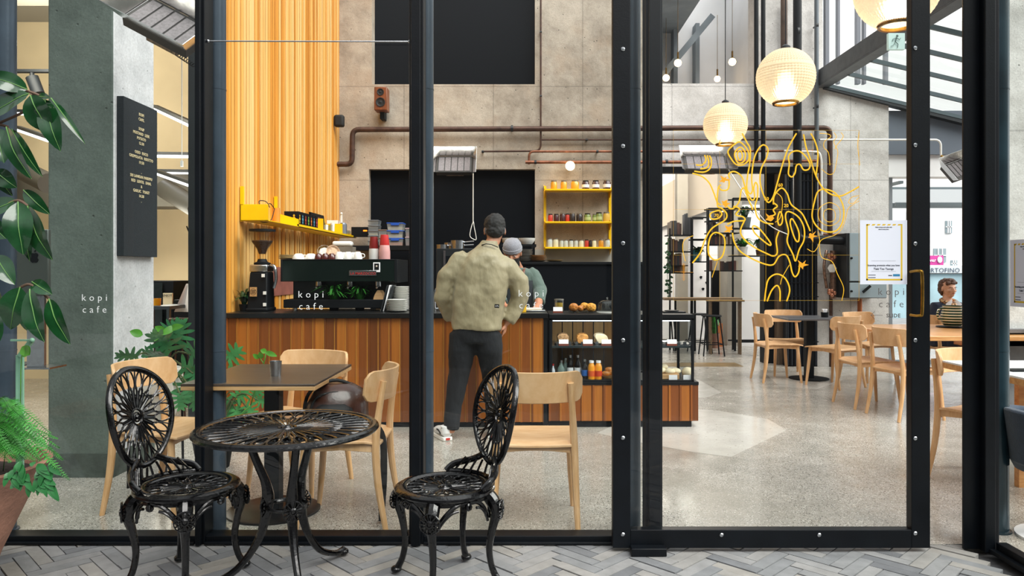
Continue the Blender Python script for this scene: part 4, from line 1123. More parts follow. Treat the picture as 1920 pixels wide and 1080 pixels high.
# tea boxes
cols = ['e7b21f', '5ba7c7', 'c2452d', '7fb04b', 'd3712b', '4d8fb3', 'b93a4a']
for k in range(7):
    y = 7.62 + k * .105
    t = thing('tea_box', 'black tea carton with a bright diamond motif, in the row on the yellow shelf', 'box', (sx(.16), y, zsh + .001), 0, 'black tea cartons on the yellow shelf')
    t['label'] = ['first', 'second', 'third', 'fourth', 'fifth', 'sixth', 'seventh'][k] + ' from the left of the diamond-patterned black cartons on the yellow shelf'
    m = MB(); m.box(-.08, .065, -.045, .045, 0, .155); m.build('carton', M_BLACK, t, smooth=0)
    for side in (0, 1):
        m = MB()
        for (du, dv, s_, c_) in ((0, .05, .016, 0), (0, .08, .022, 0), (0, .112, .012, 0)):
            if side: m.prism([(du - s_, dv), (du, dv - s_ * 1.2), (du + s_, dv), (du, dv + s_ * 1.2)], lambda u, v, w: (.0655 + w, u, v), .001)
            else: m.prism([(du - s_, dv), (du, dv - s_ * 1.2), (du + s_, dv), (du, dv + s_ * 1.2)], lambda u, v, w: (u + .02, -.0455 - w, v), .001)
        m.build('diamond_print', P('tea_' + cols[k], cols[k], .5), t, smooth=0)
m = MB(); m.tube(catmull([(sx(.15), 6.68, zsh + .13), (sx(.13), 6.72, zsh + .18), (sx(.17), 6.78, zsh + .18), (sx(.19), 6.82, zsh + .13)], 5), .004, 6); m.tube(catmull([(sx(.18), 6.74, zsh + .13), (sx(.2), 6.8, zsh + .165), (sx(.22), 6.86, zsh + .12)], 5), .004, 6)
m.tube(catmull([(sx(.15), 6.68, zsh + .13), (sx(.14), 6.68, zsh + .004), (sx(.2), 6.8, zsh + .004), (sx(.22), 6.86, zsh + .12)], 4), .004, 6)
item('coiled_cable', m, M_RUBBER, 'black cable looping over the yellow box front on the wall shelf', 'cable')
m = MB(); m.lathe([(0, 0), (.035, 0), (.035, .15), (0, .15)], (sx(.15), 7.12, zsh), 20); item('amber_tin', m, P('amber_tin', 'c9822d', .4), 'amber tin behind the yellow box front', 'tin')
t = thing('framed_picture', 'black framed brown picture leaning on the yellow shelf behind the glasses', 'picture', (sx(.05), 8.95, zsh))
M = Matrix.Rotation(-.12, 4, 'Y')
m = MB(); m.M = M
for a in ((0, .015, -.3, .3, .20, .235), (0, .015, -.3, .3, .0, .03), (0, .015, -.3, -.265, 0, .235), (0, .015, .265, .3, 0, .235)): m.box(*a)
m.build('frame', M_BLACK, t); m = MB(); m.M = M; m.box(.003, .009, -.27, .27, .02, .21); m.build('picture', P('brown_print', '8c5a2c', .6, 0, .4, 12), t)
rp = random.Random(4)
for k in range(7):
    m = MB(); h_ = rp.uniform(.09, .14); m.lathe([(.022, 0), (.026, h_), (.024, h_), (.02, .006), (0, .004)], (sx(.17), 8.55 + k * .1, zsh + .001), 16)
    item('glass_tumbler', m, M_GLASSJ if k % 3 else M_CERAM, ['first', 'second', 'third', 'fourth', 'fifth', 'sixth', 'seventh'][k] + ' glass from the left on the yellow shelf, before the leaning picture', 'glass', 'glasses on the yellow shelf')
for k in range(5):
    m = MB(); m.cbox((sx(.10), 9.42 + k * .022, zsh + .095), (.14, .016, .19), Matrix.Rotation(.05 * k - .1, 3, 'X'))
    item('magazine', m, P('spine_%d' % k, ['e7e3dc', 'cf5a3c', 'efeae2', '7aa35e', 'e7e7ea'][k], .6), ['cream', 'orange-red', 'off-white', 'green', 'pale grey'][k] + ' magazine standing beside the leaning picture on the yellow shelf', 'magazine', 'magazines on the yellow shelf')
m = MB(); m.lathe([(0, 0), (.045, 0), (.045, .15), (.03, .17), (0, .17)], (sx(.19), 9.62, zsh), 24); item('grey_canister', m, P('grey_canister', '8b93a0', .35, .6), 'tall blue-grey canister near the far end of the yellow shelf', 'canister')
m = MB(); m.tube([(sx(.17), 9.58, zsh + .17), (sx(.18), 9.56, zsh + .28)], [.02, .012], 10); m.ball((sx(.18), 9.555, zsh + .285), .016, 10, 8); item('steam_bottle', m, M_CERAM, 'pale slender bottle rising behind the blue-grey canister', 'bottle')
for k, y in enumerate((9.74, 9.86)):
    m = MB(); m.lathe([(.04, 0), (.045, .08), (.042, .08), (.037, .005), (0, .005)], (sx(.20), y, zsh + .001), 20); item('glass_mug', m, M_GLASSJ, ('nearer' if not k else 'farther') + ' of two clear mugs at the far end of the yellow shelf', 'mug')
t = thing('radio', 'small black radio with an orange light at the end of the yellow shelf', 'radio', (XS + .24, 10.0, zsh + .006))
m = MB(); m.box(-.02, .22, -.07, .06, 0, .13); m.build('case', M_BLACK, t, bevel=.004); m = MB(); m.box(.14, .19, -.073, -.069, .07, .09); m.build('display', P('orange_light', 'ff7a1a', .4, emit=1.5), t)

# copper splashback strip on the slatted wall behind the machine
mb = MB(); mb.box(XS + .001, XS + .012, 7.05, 8.95, ZC + .10, 1.34); item('copper_splashback', mb, P('rosy_copper', 'a5675a', .45, .3, .3, 5), 'rosy copper splashback sheet low on the slatted wall behind the machine', 'panel')

# ---------------------------------------------------------------- kitchen shelf under the black panel, boxes
KD = 10.0
mb = MB(); mb.box(X(672, KD), X(800, KD), KD - .35, KD + .2, Z(470, KD), Z(462, KD)); item('kitchen_shelf', mb, M_BLACK, 'dark kitchen shelf under the black wall panel, carrying food boxes', 'shelf')
zk = Z(462, KD)
KB = KD - .2
def fbox(px0, px1, z, h, body, lid, label, fill=None, group='clear food boxes'):
    t = thing('food_box', label, 'food box', ((X(px0, KB) + X(px1, KB)) / 2, KB, z), 0, group); w_ = (X(px1, KB) - X(px0, KB)) / 2
    m = MB(); m.add([(-w_ * .9, -.09, 0), (w_ * .9, -.09, 0), (w_ * .9, .09, 0), (-w_ * .9, .09, 0), (-w_, -.1, h), (w_, -.1, h), (w_, .1, h), (-w_, .1, h)], [(0, 3, 2, 1), (0, 1, 5, 4), (1, 2, 6, 5), (2, 3, 7, 6), (3, 0, 4, 7)]); m.build('box_body', body, t, smooth=0)
    m = MB(); m.box(-w_ * 1.04, w_ * 1.04, -.105, .105, h, h + .014); m.build('lid', lid, t, bevel=.004)
    if fill: m = MB(); m.box(-w_ * .88, w_ * .88, -.085, .085, .004, h * .55); m.build('contents', fill, t)
    if lid is M_PLAST or lid is M_BLUE: m = MB(); m.box(-w_ * .5, w_ * .5, -.112, -.10, h - .02, h + .012); m.build('clip', M_BLUE, t)
M_CLR = P('clear_box', 'aeb6ba', .2, alpha=.45); M_LIDG = P('grey_lid', '6c7075', .4)
z = zk
for k in range(5):
    fbox(693, 712, z, .052, M_CLR, M_LIDG, ['lowest', 'second lowest', 'middle', 'second highest', 'topmost'][k] + ' of the five small clear boxes stacked on the kitchen shelf', M_JARS['pale'] if k < 3 else None, 'small clear boxes, left stack'); z += .067
z = zk
for k in range(3):
    fbox(728, 758, z, .085, M_CLR, M_BLUE, ['lowest', 'middle', 'topmost'][k] + ' of the three large boxes with blue clips on the kitchen shelf', P('salmon_fill', 'd98a5c', .7) if k == 0 else M_JARS['pale'], 'large boxes with blue clips'); z += .100
z = zk
for k in range(2):
    fbox(762, 780, z, .10, M_CLR, P('mauve_lid', 'b9a4ad', .5), ['lower', 'upper'][k] + ' box with a mauve lid half behind the second mullion', M_CARD, 'boxes with mauve lids'); z += .116
z = zk
for k in range(2): fbox(712, 728, z, .09, M_CLR, P('brown_lid', '7a6457', .5), ['lower', 'upper'][k] + ' brown-lidded box between the small and the blue-clipped boxes', P('brown_fill', '8f7766', .7), 'brown-lidded boxes'); z += .105
mb = MB(); mb.cbox((X(643, 7.6), 7.6, Z(457, 7.6)), (.2, .1, .05)); o = item('white_case', mb, M_CERAM, 'small rounded white case on top of the machine-side stand, before the concrete wall', 'case', bevel=.02, bseg=4)
mb = MB(); mb.box(X(622, 7.6), X(664, 7.6), 7.52, 7.68, 0, Z(463, 7.6)); item('slim_stand', mb, P('drab_stand', '6d655a', .6, 0, .2, 8), 'slim drab stand behind the espresso machine under the white case', 'stand')

# back bench right of the customer, with plates; stove behind him
BD = 8.6
zb2 = Z(491, BD)
t = thing('back_bench', 'black kitchen bench behind the counter, right of the man serving', 'bench', (X(1080, BD), BD + .3, 0))
mb = MB(); mb.box(X(955, BD), X(1215, BD), BD, BD + .6, zb2 - .03, zb2); mb.build('benchtop', M_BLACK, t, world=True, bevel=.003)
mb = MB(); mb.box(X(957, BD), X(1213, BD), BD + .02, BD + .58, 0, zb2 - .03); mb.build('carcass', M_BLACKB, t, world=True)
mb = MB(); mb.box(X(1003, DB), X(1212, DB), DB - .02, DB - .002, Z(492, DB) - .3, Z(468, DB)); item('splashback', mb, P('grey_splashback', 'aaa79f', .35, 0, .1, 4), 'pale grey splashback on the wall under the yellow jar shelf', 'panel')
def plates(px, D, z, n, r, mat, label, group, dz=.013):
    for k in range(n):
        m = MB(); rr_ = r * (1 + .03 * ((k * 7) % 3 - 1)); m.lathe([(0, 0), (rr_ * .6, 0), (rr_, dz * .9), (rr_ * 1.01, dz), (rr_ * .6, .004), (0, .004)], (X(px, D), D, z + dz * k), 28)
        item('plate', m, mat, label, 'plate', group)
plates(985, BD + .2, zb2 + .001, 11, .085, P('grey_plate', '9b9a96', .3), 'grey plate in the tall stack beside the man in the beanie', 'grey plates beside the beanie', .0135)
plates(1008, BD + .2, zb2 + .001, 4, .105, P('tan_plate', 'a6835c', .4, 0, .2, 20), 'tan plate in the wide stack right of the grey plates', 'tan plates on the back bench', .020)
plates(1040, BD + .2, zb2 + .001, 2, .10, P('cream_plate', 'c9b48c', .4), 'cream plate in the low pair at the right of the tan stack', 'cream plates on the back bench', .014)
mb = MB(); mb.box(X(940, 9.3), X(1005, 9.3), 9.1, 9.5, Z(463, 9.3), Z(459, 9.3)); mb.box(X(996, 9.3), X(1000, 9.3), 9.1, 9.5, 0, Z(463, 9.3)); item('hanging_shelf', mb, M_BLACK, 'narrow black shelf holding white bowls above the plates', 'shelf')
for k, (px, l) in enumerate(((955, 'left'), (988, 'right'))):
    mb = MB(); mb.lathe([(0, 0), (.06, 0), (.10, .05), (.108, .082), (.10, .08), (.055, .01), (0, .01)], (X(px, 9.3), 9.3, Z(459, 9.3)), 32); item('white_bowl', mb, M_CERAM, l + ' large white bowl on the narrow black shelf above the plates', 'bowl')
t = thing('stove', 'dark steel stove unit behind the man in the olive jacket', 'stove', (X(855, 8.9), 9.2, 0))
mb = MB(); mb.box(X(818, 8.9), X(905, 8.9), 8.9, 9.5, 0, Z(466, 8.9)); mb.build('body', P('stove_steel', '2c3033', .35, .5, .3, 4), t, world=True, bevel=.004)
mb = MB(); mb.box(X(832, 8.9), X(836, 8.9), 8.86, 8.9, .2, Z(470, 8.9)); mb.build('door_handle', M_STAIN, t, world=True)
mb = MB(); mb.box(X(836, 8.9), X(895, 8.9), 8.885, 8.9, .5, Z(480, 8.9)); mb.build('oven_window', M_BLACKB, t, world=True)
for i, (px, r, h) in enumerate(((829, .07, .05), (855, .10, .06), (858, .08, .10), (842, .06, .08))):
    mb = MB(); D = 9.0 + .18 * (i % 2); q = (X(px, D), D, Z(466, 8.9)); mb.lathe([(0, 0), (r, 0), (r * 1.02, h), (r * .97, h), (r * .95, .005), (0, .005)], q, 24); mb.tube([(q[0] + r, q[1], q[2] + h * .8), (q[0] + r + .12, q[1] - .02, q[2] + h * .9)], .008, 6)
    item('saucepan', mb, M_STAIN, ['small pan at the left end of the stove', 'wide steel pan on the stove, left of the olive jacket', 'tall steel pan behind the wide one', 'narrow steel pan between the small and the wide one'][i], 'pan', 'steel pans on the stove')
mb = MB(); mb.tube(catmull([(X(815, 6.5), 6.5, ZC), (X(815, 6.5), 6.5, ZC + .16), (X(824, 6.5), 6.5, ZC + .2), (X(830, 6.5), 6.5, ZC + .15)], 5), .012, 10); mb.tube([(X(817, 6.5), 6.5, ZC + .02), (X(833, 6.5), 6.5, ZC + .03)], .010, 8); item('tap', mb, M_STAIN, 'curved chrome tap on the counter left of the customer', 'tap')
# tray + yellow cup near barista
mb = MB(); mb.box(X(975, 6.45), X(1022, 6.45), 6.4, 6.62, ZC + .001, ZC + .012); item('serving_board', mb, M_STAIN, 'flat steel board on the counter under the papers', 'board', bevel=.002)
mb = MB(); mb.box(X(978, 6.45), X(1016, 6.45), 6.42, 6.6, ZC + .013, ZC + .026); item('paper_pad', mb, P('cream_paper', 'efe6cf', .8), 'cream pad of paper under the hand of the man in the beanie', 'paper')
mb = MB(); mb.lathe([(0, 0), (.03, 0), (.034, .085), (.03, .085), (.028, .006), (0, .006)], (X(980, 6.35), 6.36, ZC + .001), 24); item('yellow_cup', mb, P('yellow_cup', 'e3b01e', .4), 'yellow cup on the counter between the two men', 'cup')

# ---------------------------------------------------------------- yellow jar shelves on the concrete wall
YD = DB - .26
t = thing('yellow_jar_shelf', 'yellow steel shelf unit of three boards full of jars on the concrete wall', 'shelf', (X(1084, YD), DB - .13, Z(463, YD)))
xl, xr = X(1022, YD), X(1148, YD)
zsv = [Z(463, YD), Z(415, YD), Z(354, YD)]
for i, z in enumerate(zsv):
    mb = MB(); mb.box(xl, xr + .02, YD, DB - .01, z - .022, z); mb.build('shelf_board', M_YEL, t, world=True, bevel=.002)
for x in (xl - .012, xr - .02):
    mb = MB(); mb.box(x, x + .035, DB - .03, DB - .002, Z(468, YD), Z(345, YD))
    for z in zsv: mb.prism([(YD, z), (DB - .03, z), (DB - .03, z + .08)], lambda u, v, w: (x + w, u, v), .006) ; mb.prism([(YD, z - .02), (DB - .03, z - .02), (DB - .03, z - .10)], lambda u, v, w: (x + .01 + w, u, v), .006)
    mb.build('shelf_upright', M_YEL, t, world=True)
def jar(px, row, r, h, key, lidm, label, lab=None):
    D = YD + .09
    t = thing('jar', label, 'jar', (X(px, D), D, zsv[row] + .0006), 0, ['jars on the lowest yellow shelf', 'jars on the middle yellow shelf', 'jars on the top yellow shelf'][row])
    m = MB(); m.lathe([(0, 0), (r, 0), (r, h * .72), (r * .78, h * .86), (r * .78, h * .9), (0, h * .9)], seg=20); m.build('jar_body', M_JARS[key], t)
    m = MB(); m.lathe([(r * .82, h * .87), (r * .84, h), (0, h)], seg=20); m.build('lid', lidm, t)
    if lab: m = MB(); m.lathe([(r + .001, h * .2), (r + .001, h * .55)], seg=20); m.build('jar_label', lab, t)
LG = P('tin_lid', 'a39c92', .35, .8); LB = P('black_lid', '1a1a1a', .4)
ordn = ['first', 'second', 'third', 'fourth', 'fifth', 'sixth', 'seventh', 'eighth', 'ninth', 'tenth', 'eleventh', 'twelfth']
top = [(1038.5, .043, .118, 'orange', LG), (1057, .043, .118, 'orange', LG), (1078, .055, .122, 'orange', LG), (1098, .048, .118, 'plum', LB), (1117, .048, .120, 'plum', LB), (1138, .052, .125, 'plum', LG)]
cn = dict(orange='orange preserve', amber='amber preserve', plum='dark plum jam', red='red preserve', dark='dark chutney', olive='green pickle', mustard='yellow pickle', clear='clear', pale='pale')
for i, (px, r, h, k, l) in enumerate(top): jar(px, 2, r, h, k, l, 'jar of %s, %s from the left on the top yellow shelf' % (cn[k], ordn[i]), M_PAPER if k == 'plum' else None)
mid = [(1032, .034, .105, 'red', LB), (1043, .036, .105, 'plum', LB), (1055, .042, .115, 'plum', LG), (1064, .032, .108, 'red', LB), (1073, .042, .118, 'dark', LG), (1086.5, .045, .112, 'dark', LG), (1101.5, .046, .112, 'olive', LB), (1115, .03, .105, 'olive', LG), (1123, .046, .125, 'olive', LB), (1137, .048, .128, 'mustard', LG)]
for i, (px, r, h, k, l) in enumerate(mid): jar(px, 1, r, h, k, l, 'jar of %s, %s from the left on the middle yellow shelf' % (cn[k], ordn[i]), P('olive_label', 'a9b57c', .6) if k == 'olive' else None)
low = [(1031, .036, .12, 'clear', LG), (1042, .036, .118, 'pale', LG), (1053, .026, .10, 'clear', LG), (1061, .03, .10, 'clear', LG), (1071, .03, .10, 'clear', LB), (1080, .028, .10, 'clear', LG), (1090, .033, .10, 'pale', LG), (1100, .028, .102, 'red', LB), (1107, .024, .09, 'dark', LB), (1114, .03, .10, 'pale', LG), (1127, .034, .104, 'amber', LG), (1139, .036, .108, 'clear', LG)]
for i, (px, r, h, k, l) in enumerate(low): jar(px, 0, r, h, k, l, '%s glass jar, %s from the left on the lowest yellow shelf' % (dict(clear='clear', pale='pale-filled', red='red spice', dark='dark spice', amber='amber-filled')[k], ordn[i]))
# ---------------------------------------------------------------- pipes on the concrete wall
def pipe(name, pts, D, r, mat, label, clamps=(), closed=False):
    t = thing(name, label, 'pipe', W(pts[0][0], pts[0][1], D))
    q = [W(a, b, D) for a, b in pts]
    # rounded corners
    out = [q[0]]
    for i in range(1, len(q) - 1):
        a, b, c = q[i - 1], q[i], q[i + 1]; rr_ = min(.09, (a - b).length * .4, (c - b).length * .4)
        p0 = b + (a - b).normalized() * rr_; p1 = b + (c - b).normalized() * rr_
        for k in range(6):
            u = k / 5; out.append(p0 * (1 - u) ** 2 + b * 2 * u * (1 - u) + p1 * u * u)
    out.append(q[-1])
    mb = MB(); mb.tube(out, r, 12, ref=(0, 1, 0)); mb.build('pipe_run', mat, t, world=True)
    mb = MB()
    for a, b in clamps:
        c = W(a, b, D); mb.lathe([(r * 1.25, -.015), (r * 1.25, .015)], c, 14, M=Matrix.Rotation(PI / 2, 4, 'Y')); mb.box(c.x - .012, c.x + .012, c.y, c.y + .1, c.z - .008, c.z + .008)
    if clamps: mb.build('pipe_clamp', M_DARK, t, world=True)
    return t
PD = DB - .10
pipe('water_pipe', [(633, 308), (660, 308), (661, 243), (1147, 241), (1300, 240), (1556, 240), (1556, 440)], PD, .036, M_COPPER, 'thick brown pipe with an S-bend running across the whole concrete wall', [(960, 241), (1180, 241), (1420, 240)])
pipe('copper_pipe', [(1014, 0), (1014, 283), (905, 284)], PD + .03, .013, M_COPPER, 'thin brown pipe dropping beside the upper black panel and turning left', [(1014, 60), (1014, 180), (905, 284)])
pipe('copper_pipe', [(1014, 262), (1240, 262), (1530, 262), (1560, 262)], PD + .04, .011, M_COPPER, 'thinnest pipe running right from the drop pipe, under the thick brown pipe', [(1100, 262)])
pipe('copper_pipe', [(992, 308), (992, 284), (1147, 284), (1537, 283), (1537, 440), (1588, 440)], PD - .01, .016, M_COPPER2, 'middle copper pipe running right and turning down to the meter cabinet', [(1120, 284)])
pipe('copper_pipe', [(985, 304), (1240, 304), (1530, 302)], PD - .02, .022, M_COPPER2, 'copper pipe just above the black wall panel and yellow jar shelf', [(1004, 304), (1250, 303)])
pipe('black_pipe', [(1418, 0), (1418, 300)], PD - .04, .03, M_STEEL, 'left of two thin black pipes beside the middle globe lamp')
pipe('black_pipe', [(1431, 0), (1431, 302)], PD - .04, .03, M_STEEL, 'right of two thin black pipes beside the middle globe lamp')
pipe('black_pipe', [(1495, 0), (1495, 448), (1588, 452)], DB - .32, .055, M_STEEL, 'thick black pipe dropping behind the middle globe lamp to the meter cabinet', [(1495, 60), (1495, 250)])
pipe('grey_conduit', [(1531, 0), (1531, 290)], PD - .02, .030, P('grey_conduit', '6a7278', .4, .4), 'grey conduit with couplings right of the thick black pipe', [(1531, 48), (1531, 200)])
pipe('brown_channel', [(1470, 0), (1470, 96)], PD, .045, P('rusty_channel', '5b4a3f', .7, .3, .3, 8), 'short rusty brown pipe above the middle globe lamp')
pipe('white_conduit', [(1537, 262), (1650, 262), (1764, 262), (1764, 292)], PD - .03, .014, M_CERAM, 'thin white conduit running to the right and bending down outside')
pipe('white_conduit', [(1470, 283), (1536, 285), (1540, 300), (1541, 440)], PD - .05, .016, M_CERAM, 'white conduit curving down beside the ribbed black screen')
pipe('copper_pipe', [(1558, 530), (1558, 690)], PD + .03, .024, M_COPPER, 'brown pipe dropping to the floor under the white gauge')
pipe('copper_pipe', [(1612, 560), (1612, 686)], PD + .03, .030, P('orange_pipe', 'b06433', .5, .3), 'orange-brown pipe dropping to the floor under the grey cabinet')
mb = MB(); mb.box(X(1205, DB), X(1530, DB), DB - .09, DB + .02, Z(326, DB), Z(314, DB)); item('black_lintel', mb, M_STEEL, 'black steel lintel over the opening to the back room', 'beam', bevel=.003)

# valve and gauge cluster
t = thing('gas_valve', 'cluster of brass valves and a white gauge hung on the pipe by the grey cabinet', 'valve', W(1560, 520, DB - .12))
mb = MB(); mb.tube([W(1562, 470, DB - .12), W(1562, 560, DB - .12)], .04, 12); mb.tube(catmull([W(1550, 470, DB - .12), W(1545, 500, DB - .2), W(1550, 540, DB - .16)], 4), .02, 8); mb.build('valve_body', P('mottled_brass', '8a6f5f', .4, .6, .5, 30), t, world=True)
mb = MB(); c = W(1559, 503, DB - .2); mb.lathe([(0, 0), (.055, 0), (.062, .02), (0, .024)], c, 6, M=Matrix.Rotation(PI / 2, 4, 'X')); mb.build('gauge', M_CERAM, t, world=True)
for py in (478, 545): 
    mb = MB()
    for k in range(5): mb.ball(W(1555 + 5 * (k % 3), py + 4 * (k // 2), DB - .2), .028, 10, 8)
    mb.build('union_nut', P('pinkish_brass', 'c98a6e', .35, .7, .3, 20), t, world=True)

# grey meter cabinet
DM = DB - .42
t = thing('meter_cabinet', 'grey two-door electrical cabinet on the pale wall behind the poster', 'cabinet', W(1640, 560, DM + .2))
mb = MB(); mb.box(X(1587, DM), X(1662, DM), DM, DB, Z(559, DM), Z(437, DM)); mb.build('case', M_DARK, t, world=True, bevel=.004)
M_MET = P('light_blue_grey', '98a9b2', .45, 0, .06, 4)
for (a, b_, c_, d) in ((1592, 1661, 437, 527), (1592, 1661, 530, 558)):
    mb = MB(); mb.box(X(a, DM), X(b_, DM), DM - .025, DM, Z(d, DM), Z(c_, DM)); dr = mb.build('door', M_MET, t, world=True, bevel=.004)
    mb = MB(); mb.lathe([(.014, 0), (.014, .02), (0, .024)], W(a + 4, (c_ + d) / 2 + 2, DM - .025), 12, M=Matrix.Rotation(PI / 2, 4, 'X')); mb.build('lock', M_BLACK, dr, world=True)
mb = MB(); mb.tube([W(1618, 548, DM - .05), W(1632, 536, DM - .06)], .018, 8); mb.build('lever', M_BLACK, t, world=True)

# ribbed black screen right of the timber post
t = thing('ribbed_screen', 'tall black screen of upright ribs between the timber post and the pale wall', 'screen', (X(1500, DB), DB, 0))
mb = MB(); x = X(1474, DB)
while x < X(1530, DB): mb.tube([(x, DB - .05, .02), (x, DB - .05, 2.62)], .021, 8); x += .055
mb.build('ribs', P('dark_blue_ribs', '1b222b', .35, .4, .2, 5), t, world=True)
mb = MB(); mb.box(X(1473, DB), X(1531, DB), DB - .03, DB + .1, 0, 2.64)
for py in (340, 418, 530, 556, 640): mb.box(X(1473, DB), X(1531, DB), DB - .078, DB - .03, Z(py, DB) - .006, Z(py, DB) + .006)
mb.build('screen_frame', M_BLACK, t, world=True)

# ---------------------------------------------------------------- speakers
t = thing('speaker', 'small wooden-cased speaker on a bracket below the upper black panel', 'speaker', W(716, 217, DB - .15))
c = W(715.5, 187, DB - .2); w_, h_ = .085, .155
mb = MB(); mb.box(c.x - w_, c.x + w_, DB - .28, DB - .08, c.z - h_, c.z + h_); mb.build('case', wood('speaker_walnut', '8a4a22', '5c2d12', (30, 30, 4), .4), t, world=True, bevel=.01)
for dz, r in ((-.05, .062), (.085, .045)):
    mb = MB(); mb.lathe([(r, 0), (r, .010), (r * .85, .010), (r * .5, -.006), (r * .3, .002), (0, .006)], (c.x, DB - .281, c.z + dz), 28, M=Matrix.Rotation(PI / 2, 4, 'X')); mb.build('driver', M_RUBBER, t, world=True)
mb = MB(); mb.box(c.x - .03, c.x + .03, DB - .16, DB, c.z - h_ - .09, c.z - h_ + .03); mb.build('bracket', M_BLACK, t, world=True)
mb = MB(); mb.cbox((XS + .07, 9.9, Z(227, 9.9)), (.13, .10, .16)); item('small_speaker', mb, M_RUBBER, 'small black speaker in the corner where slats meet concrete', 'speaker', bevel=.03, bseg=4)

# ---------------------------------------------------------------- radiant heaters
def heater(label, M, w_, cord=None, cat='heater'):
    """open-fronted sheet metal radiant heater: reflector with five ceramic tiles; local x width, y out of the face, z up"""
    t = thing('radiant_heater', label, cat, M.translation); MWD[t.name] = Matrix.Translation(M.translation)
    def B(fn, name, mat, **k):
        mb = MB(); mb.M = M; fn(mb); return mb.build(name, mat, t, world=True, **k)
    h = .13
    B(lambda m: m.box(-w_, w_, .0, .06, -h, h), 'ceramic_box', P('heater_dark_box', '3a3836', .5, .4, .2, 9), bevel=.003)
    n = 5
    for k in range(n):
        x0 = -w_ * .92 + k * (w_ * 1.84 / n)
        B(lambda m: m.box(x0 + .006, x0 + w_ * 1.84 / n - .006, -.006, .0, -h * .82, h * .82), 'ceramic_tile', P('ceramic_tile', '8a8486', .8, 0, .2, 60, .3, 200))
    W2, H2, d = w_ * 1.28, h * 1.75, .14
    def skirt(m):
        a = [(-w_, -.002, -h), (w_, -.002, -h), (w_, -.002, h), (-w_, -.002, h)]
        b_ = [(-W2, -d, -H2), (W2, -d, -H2), (W2, -d, H2 * .75), (-W2, -d, H2 * .75)]
        for k in range(4):
            l = (k + 1) % 4
            p = [Vector(a[k]), Vector(a[l]), Vector(b_[l]), Vector(b_[k])]
            nrm = (p[1] - p[0]).cross(p[3] - p[0]).normalized() * .004
            m.add(p + [x + nrm for x in p], [(0, 1, 2, 3), (7, 6, 5, 4), (0, 4, 5, 1), (1, 5, 6, 2), (2, 6, 7, 3), (3, 7, 4, 0)])
    B(skirt, 'reflector', M_ALU, smooth=0)
    B(lambda m: m.box(-w_ * .5, w_ * .5, .06, .14, -h * .6, h * .6), 'burner', P('burner_mottled', '8c7a66', .6, .5, .6, 40), bevel=.004)
    return t
c = W(316, 44, 4.45)
Mh = Matrix.Translation(c) @ Matrix.Rotation(math.radians(28), 4, 'Y') @ Matrix.Rotation(math.radians(-40), 4, 'X')
ht = heater('polished radiant heater tilted beside the pillar at the top left', Mh, .21)
mb = MB(); mb.tube([c + Vector((0, .12, .05)), c + Vector((-.05, .2, .7))], .012, 8); mb.build('hanger', M_DARK, ht, world=True)
mb = MB(); mb.tube([c + Vector((.03 + .012 * math.cos(k * .9) + k * .0018, .04, -.17 - k * .0012 + .012 * math.sin(k * .9))) for k in range(60)], .0025, 5); mb.build('coiled_lead', M_RUBBER, ht, world=True)
mb = MB(); mb.tube([W(341, 100, 4.62), W(341, 303, 4.62)], .0028, 6); mb.cbox(W(341, 307, 4.62), (.014, .014, .035)); mb.build('pull_cord', M_CERAM, ht, world=True)
c = W(852, 308, 9.4); c2 = c
ht = heater('radiant heater above the stove with a long looped pull cord', Matrix.Translation(c) @ Matrix.Rotation(math.radians(-30), 4, 'X'), .22)
mb = MB(); mb.tube([W(887, 325, 9.35), W(887, 416, 9.35)], .006, 6); mb.tube(catmull([W(887, 416, 9.35), W(881, 441, 9.35), W(889, 449, 9.35), W(893, 447, 9.35), W(889, 425, 9.35)], 5, True), .005, 6, closed=True); mb.build('pull_cord', M_CERAM, ht, world=True)
mb = MB(); mb.tube([c + Vector((0, .1, 0)), c + Vector((0, .75, .15))], .02, 8); mb.build('hanger', M_DARK, ht, world=True)
c = W(1323, 305, 9.6)
ht = heater('radiant heater over the opening to the back room', Matrix.Translation(c) @ Matrix.Rotation(math.radians(-35), 4, 'X'), .27)
mb = MB(); mb.tube([c + Vector((0, .1, 0)), c + Vector((0, .6, .1))], .02, 8); mb.build('hanger', M_DARK, ht, world=True)
c = W(1795, 318, 9.6)
ht = heater('small radiant heater at the far right under the glass roof', Matrix.Translation(c) @ Matrix.Rotation(math.radians(-20), 4, 'Y') @ Matrix.Rotation(math.radians(-35), 4, 'X'), .14)
mb = MB(); mb.tube([W(1764, 292, 9.7), W(1778, 300, 9.65)], .015, 8); mb.build('gas_feed', M_BRASS, ht, world=True)

